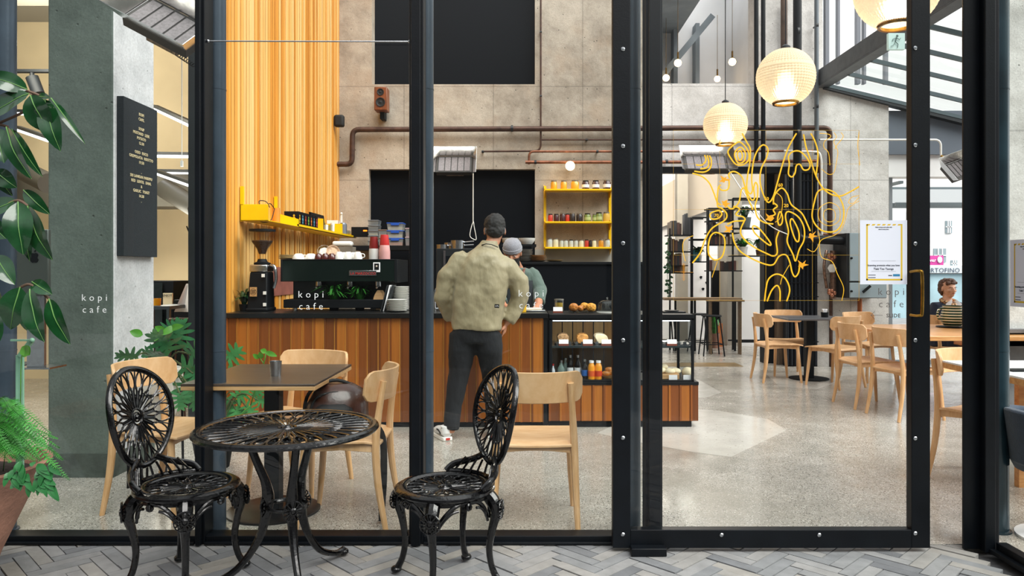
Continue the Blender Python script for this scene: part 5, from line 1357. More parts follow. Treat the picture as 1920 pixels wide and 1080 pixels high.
# ---------------------------------------------------------------- globe pendants
M_GLOBE = bpy.data.materials.new('ribbed_globe')
M_GLOBE, nt, b, out = newmat('ribbed_globe')
b.inputs['Base Color'].default_value = lin('efdfc0'); b.inputs['Roughness'].default_value = .5
b.inputs['Transmission Weight'].default_value = .55; b.inputs['IOR'].default_value = 1.2
b.inputs['Emission Color'].default_value = lin('fff0d6'); b.inputs['Emission Strength'].default_value = .10
def globe(px, py, D, r, label, cord_to=5.4):
    c = W(px, py, D)
    t = thing('globe_pendant', label, 'lamp', c, 0, 'ribbed glass globe pendants')
    def gl(u, v):
        a = -PI / 2 + .46 + (PI - .46 - .12) * v; rib = r * (1 + .011 * math.cos(u * 2 * PI * 56)) * (1 + .012 * math.cos(v * PI * 52))
        if .52 < v < .56: rib = r * 1.02
        return Vector((math.cos(a) * rib * math.cos(u * 2 * PI), math.cos(a) * rib * math.sin(u * 2 * PI), math.sin(a) * rib))
    mb = MB(); mb.grid(gl, 224, 104); mb.build('ribbed_glass', M_GLOBE, t, smooth=80)
    mb = MB(); zb_ = -math.cos(.46) * r; rb = math.sin(.46) * r
    mb.lathe([(rb, zb_ + .006), (rb + .006, zb_ - .004), (rb, zb_ - .014), (rb - .014, zb_ - .012), (rb - .014, zb_ + .004)], seg=48, ring=True); mb.build('bottom_ring', M_BRASS, t)
    mb = MB(); mb.lathe([(.035, r * .985), (.035, r + .02), (.012, r + .035), (0, r + .035)], seg=20); mb.build('cap', M_DARK, t)
    mb = MB(); mb.tube([(0, 0, r + .03), (0, 0, cord_to - c.z)], .0045, 6); mb.build('cord', M_BLACK, t)
    mb = MB(); mb.ball((0, 0, -.01), .05, 16, 12); mb.build('bulb', P('globe_bulb', 'ffe2b8', .3, emit=2.2), t)
    l = bpy.data.lights.new('globe_light', 'POINT'); l.energy = 2.2; l.shadow_soft_size = .06; l.color = (1, .88, .72)
    o = bpy.data.objects.new('globe_light', l); C.objects.link(o); o.parent = t; o.location = (0, 0, -.10)
    return t
globe(1473, 145, 5.7, .215, 'large lit globe pendant in the middle of the sliding door, before the black pipes')
globe(1360, 234, 7.5, .215, 'farthest and smallest-looking lit globe pendant, left of the other two')
globe(1682, -22, 3.98, .215, 'nearest lit globe pendant, cut off by the top of the picture')
def bulb(px, py, D, r, label, tube_len=.0, cord=True):
    c = W(px, py, D); t = thing('bare_bulb', label, 'lamp', c, 0, 'bare warm bulbs')
    m = MB(); m.ball((0, 0, 0), r, 18, 12); m.build('bulb', M_BULB, t)
    m = MB(); m.cyl((0, 0, r * .8), (0, 0, r * .8 + .12), .014, seg=10)
    if cord: m.tube([(0, 0, r + .1), (0, 0, max(.2, 5.55 - c.z))], .004, 5)
    m.build('holder', M_BRASS, t)
bulb(1271, 118, 11.4, .055, 'bare bulb hanging in the upper room, second from the left')
bulb(1373, 116, 11.4, .055, 'bare bulb hanging in the upper room, rightmost and before the white panel')
bulb(1249, 146, 12.4, .055, 'bare bulb hanging lowest at the left of the upper room')
bulb(1345, 148, 12.4, .05, 'bare bulb hanging low, just above the concrete ledge of the upper room')
def wbulb(px, py, label):
    c = W(px, py, DB - .25); t = thing('wall_bulb', label, 'lamp', c, 0)
    m = MB(); m.ball((0, 0, 0), .062, 20, 14); m.build('bulb', M_BULB, t)
    m = MB(); m.cyl((0, .05, 0), (0, .25, 0), .02, seg=12); m.build('holder', M_BRASS, t)
wbulb(1069, 311, 'round warm bulb on the concrete wall above the yellow jar shelf'); wbulb(805, 316, 'round warm bulb half hidden by the third steel column')
# exit sign under the glass roof
t = thing('exit_sign', 'small pale running-man exit sign hanging from the steel beam', 'sign', W(1679, 95, 7.2))
mb = MB(); mb.box(X(1664, 7.2), X(1695, 7.2), 7.18, 7.22, Z(94, 7.2), Z(63, 7.2)); mb.build('sign_box', P('exit_pale_green', 'b5cfc9', .4, emit=.25), t, world=True, bevel=.004)
mb = MB(); c = W(1680, 78, 7.17)
mb.ball((c.x + .012, c.y, c.z + .055), (.012, .002, .012), 10, 6); mb.tube([(c.x + .006, c.y, c.z + .04), (c.x - .006, c.y, c.z)], .011, 6, flat=(1, .3))
for p in ([(.004, .035), (.035, .02), (.045, .035)], [(.002, .035), (-.03, .025), (-.035, 0)], [(-.006, 0), (.02, -.025), (.015, -.06)], [(-.006, 0), (-.02, -.03), (-.05, -.045)]): mb.tube([(c.x + a, c.y, c.z + b_) for a, b_ in p], .006, 5, flat=(1, .4))
mb.build('running_man', P('exit_figure', '56716b', .5), t, world=True)
mb = MB(); mb.tube([W(1679, 63, 7.2), (X(1679, 7.2), 7.2, ZB)], .006, 6); mb.build('hanger', M_DARK, t, world=True)

# ---------------------------------------------------------------- menu board on the pillar's side
xm = -2.575
t = thing('menu_board', 'tall black letter board with the menu on the white side of the pillar', 'menu board', (xm + .025, 4.97, 1.39))
ya, yb = 4.735, 5.17; za, zb_ = 1.395, 2.41
mb = MB(); mb.box(xm + .001, xm + .045, ya, yb, za, zb_); mb.build('board', P('black_felt', '1c2328', .9, 0, .15, 60, .3, 150), t, world=True, bevel=.002)
Mt = Matrix.Translation((xm + .0465, (ya + yb) / 2, zb_ - .085)) @ Matrix(((0, 0, 1, 0), (1, 0, 0, 0), (0, 1, 0, 0), (0, 0, 0, 1)))
lines = ['KOPI', 'CAFE.', '', 'SOUP', 'MUSTARD  LEEK', 'POTATO', '12.50', '.', 'OSSO  BUCO', 'GREMOLATA  RISOTTO', '19.50', '', '.', 'SRI LANKAN PARIPPU', 'RED  LENTIL  DHAL', '&', 'GARLIC  TOAST', '14.50', '.']
text_mesh('board_letters', [(l, .026) for l in lines], .026, P('gold_letters', 'd8c8a0', .5), Mt, parent=t, gap=1.22, spacing=1.15, bold=.0006, extrude=.001)

# ---------------------------------------------------------------- lettering and posters on the glass
def letters(lines, px, py, size, label, mat, D, spacing=1.62, gap=1.22, align='CENTER', bold=-.0004, cat='lettering'):
    o = text_mesh('window_lettering', lines, size, mat, facing(W(px, py, D)), align=align, spacing=spacing, gap=gap, bold=bold, extrude=.0004)
    return tag(o, label, cat)
ls = .047
letters(['kopi', 'cafe'], 177, 564, ls, 'white letters kopi cafe on the glass before the green-grey pillar', M_LETTER, DG - .004)
letters(['kopi', 'cafe'], 583, 558, ls, 'white letters kopi cafe on the glass before the espresso machine', M_LETTER, DG - .004)
letters(['kopi', 'cafe'], 996, 556, ls, 'white letters kopi cafe on the glass over the customer in the olive jacket', M_LETTER, DG - .004)
letters(['kopi', 'cafe'], 1671, 553, ls, 'dark letters kopi cafe on the sliding door below the notice', M_LETTERD, DD - .004)
letters(['SLIDE'], 1675, 595, .024, 'dark word SLIDE on the door glass beside the arrow', M_LETTERD, DD - .004, 1.15, bold=.0006)
mb = MB()
a, b_ = W(1633, 591, DD - .004), W(1655, 591, DD - .004)
mb.tube([a, b_], .0012, 5); mb.tube([W(1640, 584, DD - .004), a, W(1640, 598, DD - .004)], .0012, 5)
item('window_arrow', mb, M_LETTERD, 'thin dark arrow pointing left on the door glass', 'arrow')
def poster(name, M, w_, h_, label, glassy_=False):
    """notice: white sheet, striped yellow border, small print; the square code of the original is left out"""
    t = thing(name, label, 'poster', M.translation); MWD[t.name] = Matrix.Translation(M.translation)
    m = MB(); m.M = M; m.box(-w_ / 2, w_ / 2, -h_ / 2, h_ / 2, 0, .0012); m.build('sheet', P('notice_paper', 'dfe2ee', .6), t, world=True)
    m = MB(); m.M = M; x0, x1, y0, y1 = -w_ * .37, w_ * .40, -h_ * .44, h_ * .44; b_ = w_ * .035; z_ = .0014
    def q(a, b2, c, d): m.add([(a, c, z_), (b2, c, z_), (b2, d, z_), (a, d, z_)], [(0, 1, 2, 3)])
    q(x0, x0 + b_, y0, y1); q(x1 - b_, x1, y0, y1); q(x0, x1, y0, y0 + b_)
    for k in range(7):
        xx = x0 + (x1 - x0) * k / 7; m.add([(xx, y1 - b_ * .9, z_), (xx + w_ * .065, y1 - b_ * .9, z_), (xx + w_ * .09, y1, z_), (xx + w_ * .025, y1, z_)], [(0, 1, 2, 3)])
    m.build('border', P('notice_yellow', 'd9b52c', .6), t, world=True, smooth=0)
    ink = P('notice_ink', '3a3f4c', .7)
    f = lambda s: M @ Matrix.Translation(s)
    text_mesh('small_print', ['Help us keep each other safe', 'scan in every time'], w_ * .030, ink, f((0, h_ * .385, .0016)), parent=t, gap=1.5)
    text_mesh('slogan', [('Scanning protects what you love', w_ * .052), ('Tiaki Tou Taonga', w_ * .060)], w_ * .05, ink, f((0, -h_ * .215, .0016)), parent=t, gap=1.5)
    m = MB(); m.M = M
    for yy in (-h_ * .135, -h_ * .30): m.box(-w_ * .26, w_ * .26, yy, yy + .0007, .0013, .0016)
    for k in range(2): m.box(-w_ * .33, -w_ * .17, -h_ * .36 - k * .012, -h_ * .36 - k * .012 + .003, .0013, .0016)
    m.box(w_ * .10, w_ * .18, -h_ * .37, -h_ * .355, .0013, .0016)
    m.build('rules', ink, t, world=True, smooth=0)
    m = MB(); m.M = M; m.box(w_ * .20, w_ * .345, -h_ * .375, -h_ * .34, .0013, .0017); m.build('logo_block', P('notice_blue', '2e7fa8', .6), t, world=True)
    return t
pw = X(1700, DD) - X(1612, DD); ph = Z(413, DD) - Z(533, DD)
poster('notice_poster', facing(W(1656.5, 473, DD - .006)), pw, ph, 'white notice with a striped yellow border taped inside the sliding door')
poster('notice_poster', Matrix.Translation((2.200, 3.26, 1.29)) @ Matrix(((0, 0, -1, 0), (-1, 0, 0, 0), (0, 1, 0, 0), (0, 0, 0, 1))), pw, ph, 'second notice with a striped yellow border, cut by the right edge of the picture')
# ---------------------------------------------------------------- people
def head_shapes(mb, c, rz, s=1.0, tilt=0.0, neck=True):
    """cranium, jaw, brow, nose, lips, ears and neck of an adult head centred at c, face towards local -Y"""
    M = Matrix.Translation(c) @ Matrix.Rotation(rz, 4, 'Z') @ Matrix.Rotation(tilt, 4, 'X') @ Matrix.Scale(s, 4)
    o = mb.M; mb.M = M
    mb.ball((0, .012, .025), (.076, .094, .088), 24, 16)
    mb.ball((0, -.018, -.02), (.064, .074, .075), 24, 16)
    mb.ball((0, -.045, -.072), (.040, .040, .030), 18, 12)
    mb.ball((0, -.060, .018), (.052, .030, .016), 16, 10)
    mb.tube([(0, -.086, .012), (0, -.102, -.016), (0, -.108, -.030), (0, -.09, -.036)], [.008, .011, .014, .010], 10)
    for sg in (-1, 1):
        mb.ball((sg * .036, -.066, -.022), (.022, .020, .018), 12, 8)
        mb.ball((sg * .079, .008, -.012), (.008, .018, .032), 12, 8)
    mb.ball((0, -.088, -.055), (.024, .010, .008), 14, 8)
    mb.M = o
    return M
def face_bits(parent, M, brow='2a1d17', lips='9a5548'):
    for sg in (-1, 1):
        m = MB(); m.M = M; m.ball((sg * .031, -.084, .000), (.011, .006, .0042), 14, 8); m.build('eye', M_CERAM, parent, world=True)
        m = MB(); m.M = M; m.ball((sg * .031, -.0890, -.0005), (.0048, .0025, .0042), 10, 6); m.build('iris', P('iris_brown', '2b1a10', .2), parent, world=True)
        m = MB(); m.M = M; m.tube([(sg * .014, -.092, .016), (sg * .032, -.092, .022), (sg * .05, -.080, .016)], .0032, 6); m.build('eyebrow', P('brow_' + brow, brow, .8), parent, world=True)
    m = MB(); m.M = M; m.tube([(-.022, -.093, -.054), (0, -.099, -.053), (.022, -.093, -.054)], [.003, .0058, .003], 8); m.build('lips', P('lips_' + lips, lips, .5), parent, world=True)

def hand(mb, wrist, dirv, palm_n, s=1.0, curl=.5):
    """palm, four bent fingers of different lengths and a thumb leaving the side of the palm"""
    d = Vector(dirv).normalized(); nrm = Vector(palm_n); nrm = (nrm - d * nrm.dot(d)).normalized(); side = d.cross(nrm)
    w = Vector(wrist)
    mb.tube([w, w + d * .03 * s, w + d * .075 * s, w + d * .092 * s], [.024 * s, .034 * s, .040 * s, .034 * s], 12, flat=(1.0, .42), ref=nrm)
    for i, (off, ln) in enumerate(((-.030, .066), (-.010, .076), (.011, .071), (.030, .056))):
        b = w + d * .086 * s + side * off * s; pts = [b]; dd = d.copy(); a = 0
        for k in range(3):
            a += curl * (.7 + .15 * i) * .6
            dd = (d * math.cos(a) + nrm * math.sin(a)).normalized(); pts.append(pts[-1] + dd * ln * s * (.44, .32, .24)[k])
        mb.tube(pts, [.0092 * s, .0088 * s, .008 * s, .0068 * s], 8); mb.ball(pts[-1], .0068 * s, 8, 6)
    t0 = w + d * .03 * s - side * .030 * s; t1 = t0 + (d * .6 - side * .7 + nrm * .3).normalized() * .035 * s; t2 = t1 + (d * .85 - side * .2 + nrm * .45).normalized() * .030 * s
    mb.tube([t0, t1, t2], [.014 * s, .011 * s, .0085 * s], 8); mb.ball(t2, .0085 * s, 8, 6)

def loft(mb, rows, seg=24):
    """rows of (x, y, z, half width, half depth)"""
    pts = [(r[0], r[1], r[2]) for r in rows]
    vs = []; fs = []
    for (x, y, z, a, b) in rows:
        for k in range(seg):
            t = 2 * PI * k / seg; ct, st = math.cos(t), math.sin(t)
            e = .82
            vs.append((x + a * math.copysign(abs(ct) ** e, ct), y + b * math.copysign(abs(st) ** e, st), z))
    n = len(rows)
    for i in range(n - 1):
        for k in range(seg):
            l = (k + 1) % seg; fs.append((i * seg + k, i * seg + l, (i + 1) * seg + l, (i + 1) * seg + k))
    fs.append(tuple(range(seg))[::-1]); fs.append(tuple((n - 1) * seg + k for k in range(seg)))
    mb.add(vs, fs)

def cloth(name, c, c2, scale=(14, 14, 5), rough=.8, bm=.6, sheen=.2):
    m, nt, b, out = newmat(name)
    v = coords(nt, scale, world=True); f = noise(nt, v, 1.0, 3, .5)
    g = noise(nt, coords(nt, (160, 160, 160)), 1.0, 2)
    nt.links.new(mixc(nt, .3, lin(c), ramp(nt, g, [(.3, c2), (.7, c)])), b.inputs['Base Color'])
    b.inputs['Roughness'].default_value = rough; b.inputs['Sheen Weight'].default_value = sheen
    bump(nt, b, f, bm, .03); MATS[name] = m; return m

# ---- customer in the olive jacket, seen from behind at the counter
DP = 5.72
kp = DP / F
def c3(px, py, dy=0): v = W(px, py, DP); return Vector((v.x, DP + dy, v.z))
t = thing('person', 'man in an olive jacket and dark jeans standing at the counter, seen from behind', 'person', (X(885, DP), DP, 0))
M_JACK = cloth('olive_jacket', '9a9073', '80775a', (9, 9, 5), .5, .7, .1); M_JEAN = cloth('dark_jeans', '0a0d12', '151b22', (16, 16, 8), .9, .5, 0)
head_c = c3(927, 431, .05)
b = MB()
MH = head_shapes(b, head_c, math.radians(188), 1.0, math.radians(12))
b.tube([head_c + Vector((0, -.01, -.06)), c3(920, 462, .0), c3(914, 480)], [.053, .053, .06], 16)
loft(b, [(c3(891, 625).x, DP, Z(628, DP), .15, .11), (c3(897, 575).x, DP, Z(575, DP), .145, .10), (c3(903, 530).x, DP, Z(530, DP), .17, .115), (c3(906, 500).x, DP, Z(502, DP), .17, .10), (c3(911, 480).x, DP, Z(480, DP), .09, .07)])
lh = [c3(868, 625), c3(861, 700, .02), c3(850, 760, .03), c3(842, 812, .02)]; rh = [c3(915, 628), c3(921, 700, .06), c3(922, 752, .12), c3(924, 800, .10)]
b.tube(lh, [.085, .065, .052, .04], 14); b.tube(rh, [.085, .065, .052, .04], 14)
la = [c3(868, 498, .0), c3(839, 520, .0), c3(830, 556, .02), c3(838, 586, .10), c3(846, 604, .14)]
ra = [c3(946, 508, .0), c3(972, 528, .03), c3(975, 560, .06), c3(961, 590, .06), c3(949, 607, .05)]
b.tube(la, [.055, .045, .04, .034, .026], 12); b.tube(ra, [.055, .045, .04, .034, .026], 12)
hand(b, c3(949, 606, .05), (-.25, .15, -1), (-1, .2, 0), .92, .5); hand(b, c3(846, 602, .14), (.5, .6, -.5), (1, -.3, 0), .9, .7)
bd = b.build('body', M_SKIN, t, world=True); remesh(bd, .0075, 2)
h = MB(); h.M = MH
h.ball((0, .024, .036), (.083, .095, .090), 28, 18); h.ball((0, .050, -.012), (.072, .060, .062), 24, 14)
hr = h.build('hair', M_HAIRD, t, world=True); remesh(hr, .007, 1)
d_ = hr.modifiers.new('tufts', 'DISPLACE'); tx = bpy.data.textures.new('tufts', 'CLOUDS'); tx.noise_scale = .018; d_.texture = tx; d_.strength = .016; d_.texture_coords = 'LOCAL'
h = MB(); h.M = MH
for sg in (-1, 1): h.ball((sg * .068, .018, -.004), (.014, .035, .030), 14, 10)
g = h.build('sideburns', M_HAIRG, t, world=True)
h = MB(); h.M = MH; h.tube([(-.083, .0, -.0), (-.088, .018, -.02), (-.075, -.03, -.04)], .0022, 6); h.tube([(.083, .0, -.0), (.088, .018, -.02), (.075, -.03, -.04)], .0022, 6)
h.slab(lambda u, v: Vector((.066 * math.sin((u - .5) * 2.4), -.105 * math.cos((u - .5) * 2.0) + .008, -.02 - .065 * v)), 10, 4, (0, .004, 0)); h.build('face_mask', M_RUBBER, t, world=True)
j = MB()
loft(j, [(c3(893, 610).x, DP, Z(618, DP), .185, .135), (c3(893, 604).x, DP, Z(604, DP), .192, .140), (c3(896, 575).x, DP, Z(575, DP), .205, .145), (c3(900, 545).x, DP, Z(545, DP), .205, .15), (c3(904, 515).x, DP, Z(518, DP), .208, .150),
         (c3(906, 494).x, DP, Z(496, DP), .200, .14), (c3(908, 480).x, DP, Z(480, DP), .150, .115), (c3(913, 467).x, DP + .01, Z(466, DP), .095, .082), (c3(917, 459).x, DP + .01, Z(459, DP), .078, .074), (c3(920, 450).x, DP + .02, Z(450, DP), .070, .068)])
j.tube([c3(876, 484), c3(866, 488), la[1], la[2], la[3], c3(844, 600, .13)], [.078, .086, .082, .078, .064, .052], 16)
j.tube([c3(932, 492), c3(950, 504), ra[1], ra[2], ra[3], c3(952, 603, .05)], [.078, .084, .078, .074, .064, .054], 16)
jk = j.build('jacket', M_JACK, t, world=True); remesh(jk, .012, 3)
d_ = jk.modifiers.new('folds', 'DISPLACE'); tx = bpy.data.textures.new('folds', 'CLOUDS'); tx.noise_scale = .16; tx.noise_depth = 2; d_.texture = tx; d_.strength = .045; d_.mid_level = .5; d_.texture_coords = 'LOCAL'
m = MB(); m.tube([c3(904, 460, -.06), c3(912, 458, -.078), c3(922, 459, -.078), c3(934, 464, -.06)], .004, 6); m.build('collar_seam', M_RUBBER, jk, world=True)
m = MB(); m.cbox(c3(933, 572, -.165), (.035, .006, .028), Matrix.Rotation(.05, 3, 'Y')); pt = m.build('hem_patch', M_RUBBER, jk, world=True)
m = MB(); c = c3(933, 572, -.169); m.tube([(c.x - .010, c.y, c.z - .004), (c.x - .006, c.y, c.z + .005), (c.x, c.y, c.z - .002), (c.x + .005, c.y, c.z + .005), (c.x + .011, c.y, c.z - .004)], .0014, 5); m.build('patch_mark', M_PAPER, jk, world=True)
p = MB()
loft(p, [(c3(891, 640).x, DP, Z(642, DP), .165, .115), (c3(891, 625).x, DP, Z(625, DP), .178, .125), (c3(893, 600).x, DP, Z(600, DP), .165, .12)])
p.tube(lh[:1] + [c3(866, 655), lh[1], lh[2], c3(846, 806, .02)], [.105, .105, .080, .068, .058], 16); p.tube(rh[:1] + [c3(918, 655), rh[1], rh[2], c3(924, 800, .10)], [.105, .103, .080, .066, .056], 16)
jn = p.build('jeans', M_JEAN, t, world=True); remesh(jn, .012, 4)
d_ = jn.modifiers.new('folds', 'DISPLACE'); d_.texture = tx; d_.strength = .02; d_.texture_coords = 'LOCAL'
def shoe(px, py, dy, rz, parent):
    c = c3(px, py, dy); M = Matrix.Translation((c.x, c.y, 0)) @ Matrix.Rotation(rz, 4, 'Z')
    m = MB(); m.M = M
    m.slab(lambda u, v: Vector(((u - .5) * .095 * (1 - .25 * (2 * v - 1) ** 4), -.04 + .28 * v, .030)), 8, 12, (0, 0, -.030)); s_ = m.build('sole', M_CERAM, parent, world=True, bevel=.006)
    m = MB(); m.M = M
    m.tube([(0, -.03, .05), (0, .02, .065), (0, .10, .062), (0, .17, .050), (0, .22, .040)], [.036, .046, .045, .042, .030], 16, flat=(1, .78), ref=(0, 0, 1)); m.tube([(0, -.005, .05), (0, -.005, .115)], [.045, .046], 16)
    u = m.build('shoe_upper', P('shoe_white', 'e4e4e4', .6), parent, world=True); remesh(u, .007, 2)
    m = MB(); m.M = M; m.box(-.016, .016, -.0445, -.040, .008, .024); m.build('heel_tab', P('heel_red', 'b8322a', .5), s_, world=True)
    m = MB(); m.M = M; m.tube([(-.046, .0, .055), (-.048, .05, .075), (-.040, .10, .07)], .006, 6); m.tube([(-.044, -.02, .10), (.044, -.02, .10)], .004, 6); m.build('stripe', M_RUBBER, u, world=True)
shoe(836, 822, .02, .45, t); shoe(924, 815, .10, -.2, t)

# ---- barista with the beanie
DQ = 7.02
def b3(px, py, dy=0): v = W(px, py, DQ); return Vector((v.x, DQ + dy, v.z))
t = thing('person', 'man in a grey beanie, black mask and green sweater leaning over the counter', 'person', (X(968, DQ), DQ + .15, 0))
hc = b3(961, 474, -.02)
b = MB(); MQ = head_shapes(b, hc, math.radians(-8), 1.0, math.radians(24))
b.tube([hc + Vector((0, .02, -.06)), b3(968, 500, .10), b3(970, 512, .12)], [.052, .056, .08], 14)
loft(b, [(b3(975, 640).x, DQ + .25, .78, .15, .11), (b3(973, 560).x, DQ + .2, Z(560, DQ), .15, .11), (b3(970, 525).x, DQ + .13, Z(525, DQ), .18, .11), (b3(969, 508).x, DQ + .10, Z(508, DQ), .14, .09)])
b.tube([b3(965, 640, .25), b3(962, 700, .22), b3(962, 745, .22)], [.09, .06, .045], 12); b.tube([b3(988, 640, .25), b3(990, 700, .22), b3(990, 745, .22)], [.09, .06, .045], 12)
b.tube([b3(996, 514, .10), b3(1013, 545, .02), b3(1008, 572, -.22), b3(1000, 578, -.40)], [.052, .045, .036, .026], 12)
b.tube([b3(943, 514, .10), b3(930, 545, .02), b3(945, 572, -.22), b3(962, 578, -.36)], [.052, .045, .036, .026], 12)
hand(b, b3(1000, 578, -.40), (-.5, -.75, -.25), (-.4, .1, -1), .95, .45); hand(b, b3(962, 578, -.36), (.5, -.75, -.25), (.2, .1, -1), .95, .5)
bd = b.build('body', M_SKIN, t, world=True); remesh(bd, .0075, 2)
face_bits(t, MQ)
m = MB(); m.M = MQ
m.slab(lambda u, v: Vector((.074 * math.sin((u - .5) * 2.6), -.112 * math.cos((u - .5) * 2.0) - .002, -.022 - .085 * v)), 14, 6, (0, .004, 0)); m.build('face_mask', M_RUBBER, t, world=True)
m = MB(); m.M = MQ
m.lathe([(.094, .020), (.096, .05), (.092, .085), (.070, .118), (.036, .134), (0, .138)], (0, .008, 0), 32, sx=.92, sy=1.08); m.lathe([(.094, .016), (.100, .022), (.101, .052), (.095, .056)], (0, .008, 0), 32, sx=.92, sy=1.08)
m.build('beanie', P('grey_knit', '8b8b93', .95, 0, .15, 120, .6, 160, sheen=.4), t, world=True)
j = MB(); loft(j, [(b3(975, 600).x, DQ + .25, .82, .185, .14), (b3(973, 560).x, DQ + .2, Z(560, DQ), .19, .145), (b3(970, 530).x, DQ + .14, Z(530, DQ), .215, .145), (b3(969, 512).x, DQ + .11, Z(512, DQ), .19, .12), (b3(968, 503).x, DQ + .09, Z(503, DQ), .10, .085)])
j.tube([b3(990, 512, .10), b3(998, 517, .10), b3(1013, 545, .02), b3(1010, 566, -.14)], [.075, .078, .066, .056], 14); j.tube([b3(950, 512, .10), b3(943, 517, .10), b3(930, 545, .02), b3(943, 568, -.18)], [.075, .078, .066, .056], 14)
sw = j.build('sweater', cloth('green_sweater', '56675f', '3f4e49', (20, 20, 8), .9, .5), t, world=True); remesh(sw, .011, 4)
d_ = sw.modifiers.new('folds', 'DISPLACE'); d_.texture = tx; d_.strength = .025; d_.texture_coords = 'LOCAL'
m = MB(); m.slab(lambda u, v: Vector((b3(975, 500).x + (u - .5) * .24, DQ + .0 - .035 * math.cos((u - .5) * 2.4) + .05 * v, Z(526 + 70 * v, DQ))), 8, 6, (0, -.008, 0)); ap = m.build('apron', P('charcoal_apron', '3a3f44', .8, 0, .15, 20, .2, 60), t, world=True)
for a_ in ((982, 1), (956, -1)):
    m = MB(); m.tube(catmull([b3(a_[0] + 2 * a_[1], 502, .09), b3(a_[0], 508, -.02), b3(a_[0] - 2 * a_[1], 528, -.045)], 4), .012, 8, flat=(1, .3)); m.build('strap', P('brown_leather', '6b4130', .5), ap, world=True)

# ---- woman at the long table
DWm = 8.62
def w3(px, py, dy=0): v = W(px, py, DWm); return Vector((v.x, DWm + dy, v.z))
t = thing('person', 'woman with short brown hair, navy jacket and patterned scarf seated at the long table', 'person', (X(1770, DWm), DWm, 0))
hc = w3(1778, 541)
b = MB(); MWm = head_shapes(b, hc, math.radians(8), .96, math.radians(2))
b.tube([hc + Vector((0, .01, -.06)), w3(1776, 562), w3(1775, 572)], [.048, .052, .075], 14)
loft(b, [(w3(1772, 650).x, DWm, .46, .17, .13), (w3(1772, 620).x, DWm, Z(615, DWm), .14, .11), (w3(1773, 590).x, DWm, Z(590, DWm), .165, .11), (w3(1775, 572).x, DWm, Z(572, DWm), .12, .08)])
for sg in (-1, 1):
    b.tube([Vector((w3(1772, 640).x + .02, DWm + sg * .09, .52)), Vector((w3(1772, 640).x + .42, DWm + sg * .11 - .04, .50)), Vector((w3(1772, 640).x + .44, DWm + sg * .11 - .04, .08))], [.085, .062, .042], 12)
    b.tube([Vector((w3(1772, 640).x + .42, DWm + sg * .11 - .04, .05)), Vector((w3(1772, 640).x + .62, DWm + sg * .11 - .06, .04))], [.042, .03], 10)
arms = [[w3(1755, 576), w3(1746, 600, -.02), w3(1752, 616, -.22), w3(1770, 614, -.36)], [w3(1795, 576), w3(1806, 600, -.02), w3(1808, 616, -.22), w3(1796, 614, -.36)]]
for a_ in arms: b.tube(a_, [.05, .042, .035, .026], 12)
hand(b, arms[0][3], (1, -.3, .0), (0, 0, -1), .85, .5); hand(b, arms[1][3], (-1, -.3, .0), (0, 0, -1), .85, .5)
bd = b.build('body', M_SKIN2, t, world=True); remesh(bd, .0075, 2); face_bits(t, MWm, '5b4030', 'a95f54')
m = MB(); m.M = MWm
m.ball((0, .040, .040), (.086, .088, .084), 28, 18); m.ball((0, .065, -.03), (.068, .052, .07), 20, 12)
for sg in (-1, 1): m.ball((sg * .076, .040, -.01), (.020, .040, .05), 14, 10)
m.ball((.02, -.056, .072), (.052, .030, .026), 14, 10); m.ball((-.035, -.048, .068), (.038, .030, .028), 14, 10); m.ball((0, -.03, .095), (.06, .05, .03), 16, 10)
hr = m.build('hair', P('chestnut_hair', '5d4030', .55, 0, .5, 90, .8, 140), t, world=True); remesh(hr, .007, 1)
d_ = hr.modifiers.new('waves', 'DISPLACE'); tx2 = bpy.data.textures.new('waves', 'CLOUDS'); tx2.noise_scale = .03; d_.texture = tx2; d_.strength = .022; d_.texture_coords = 'LOCAL'
j = MB(); loft(j, [(w3(1772, 650).x, DWm, .44, .20, .16), (w3(1772, 620).x, DWm, Z(615, DWm), .18, .14), (w3(1773, 590).x, DWm, Z(592, DWm), .20, .14), (w3(1774, 575).x, DWm, Z(576, DWm), .17, .11), (w3(1776, 567).x, DWm, Z(567, DWm), .09, .075)])
for a_ in arms: j.tube([w3(1774, 578)] + a_[:3] + [a_[2] * .3 + a_[3] * .7], [.08, .075, .064, .054, .045], 14)
jk = j.build('jacket', cloth('navy_jacket', '16213a', '0f1626', (20, 20, 8), .85, .4), t, world=True); remesh(jk, .011, 4)
m = MB()
for sg in (-1, 1): m.slab(lambda u, v: Vector((w3(1777, 566).x + sg * (.02 + .07 * u), DWm - .118 - .012 * u * (1 - u), Z(558, DWm) - .015 - .07 * v * (1.2 - u) - .05 * u)), 5, 5, (0, -.006, 0))
m.build('shirt_collar', M_PAPER, t, world=True)
M_SCARF, nt, bb, out = newmat('patterned_scarf')
nt.links.new(ramp(nt, noise(nt, coords(nt), 45, 2), [(.35, '6b3d2a'), (.48, 'd8b98a'), (.56, 'c98a3f'), (.66, '8d8f98')], 'CONSTANT'), bb.inputs['Base Color'])
m = MB(); m.tube([Vector((w3(1777, 565).x + .075 * math.cos(a), DWm - .02 + .085 * math.sin(a), Z(563, DWm) - .01 - .02 * math.sin(-a))) for a in [2 * PI * k / 20 for k in range(20)]], .022, 10, closed=True)
for dx in (-.015, .02): m.tube([w3(1777, 568, -.12) + Vector((dx, 0, 0)), w3(1778, 580, -.15) + Vector((dx * 1.6, 0, 0)), w3(1779, 597, -.15) + Vector((dx * 2, 0, 0))], [.016, .026, .03], 10, flat=(1, .5))
m.build('scarf', M_SCARF, t, world=True)

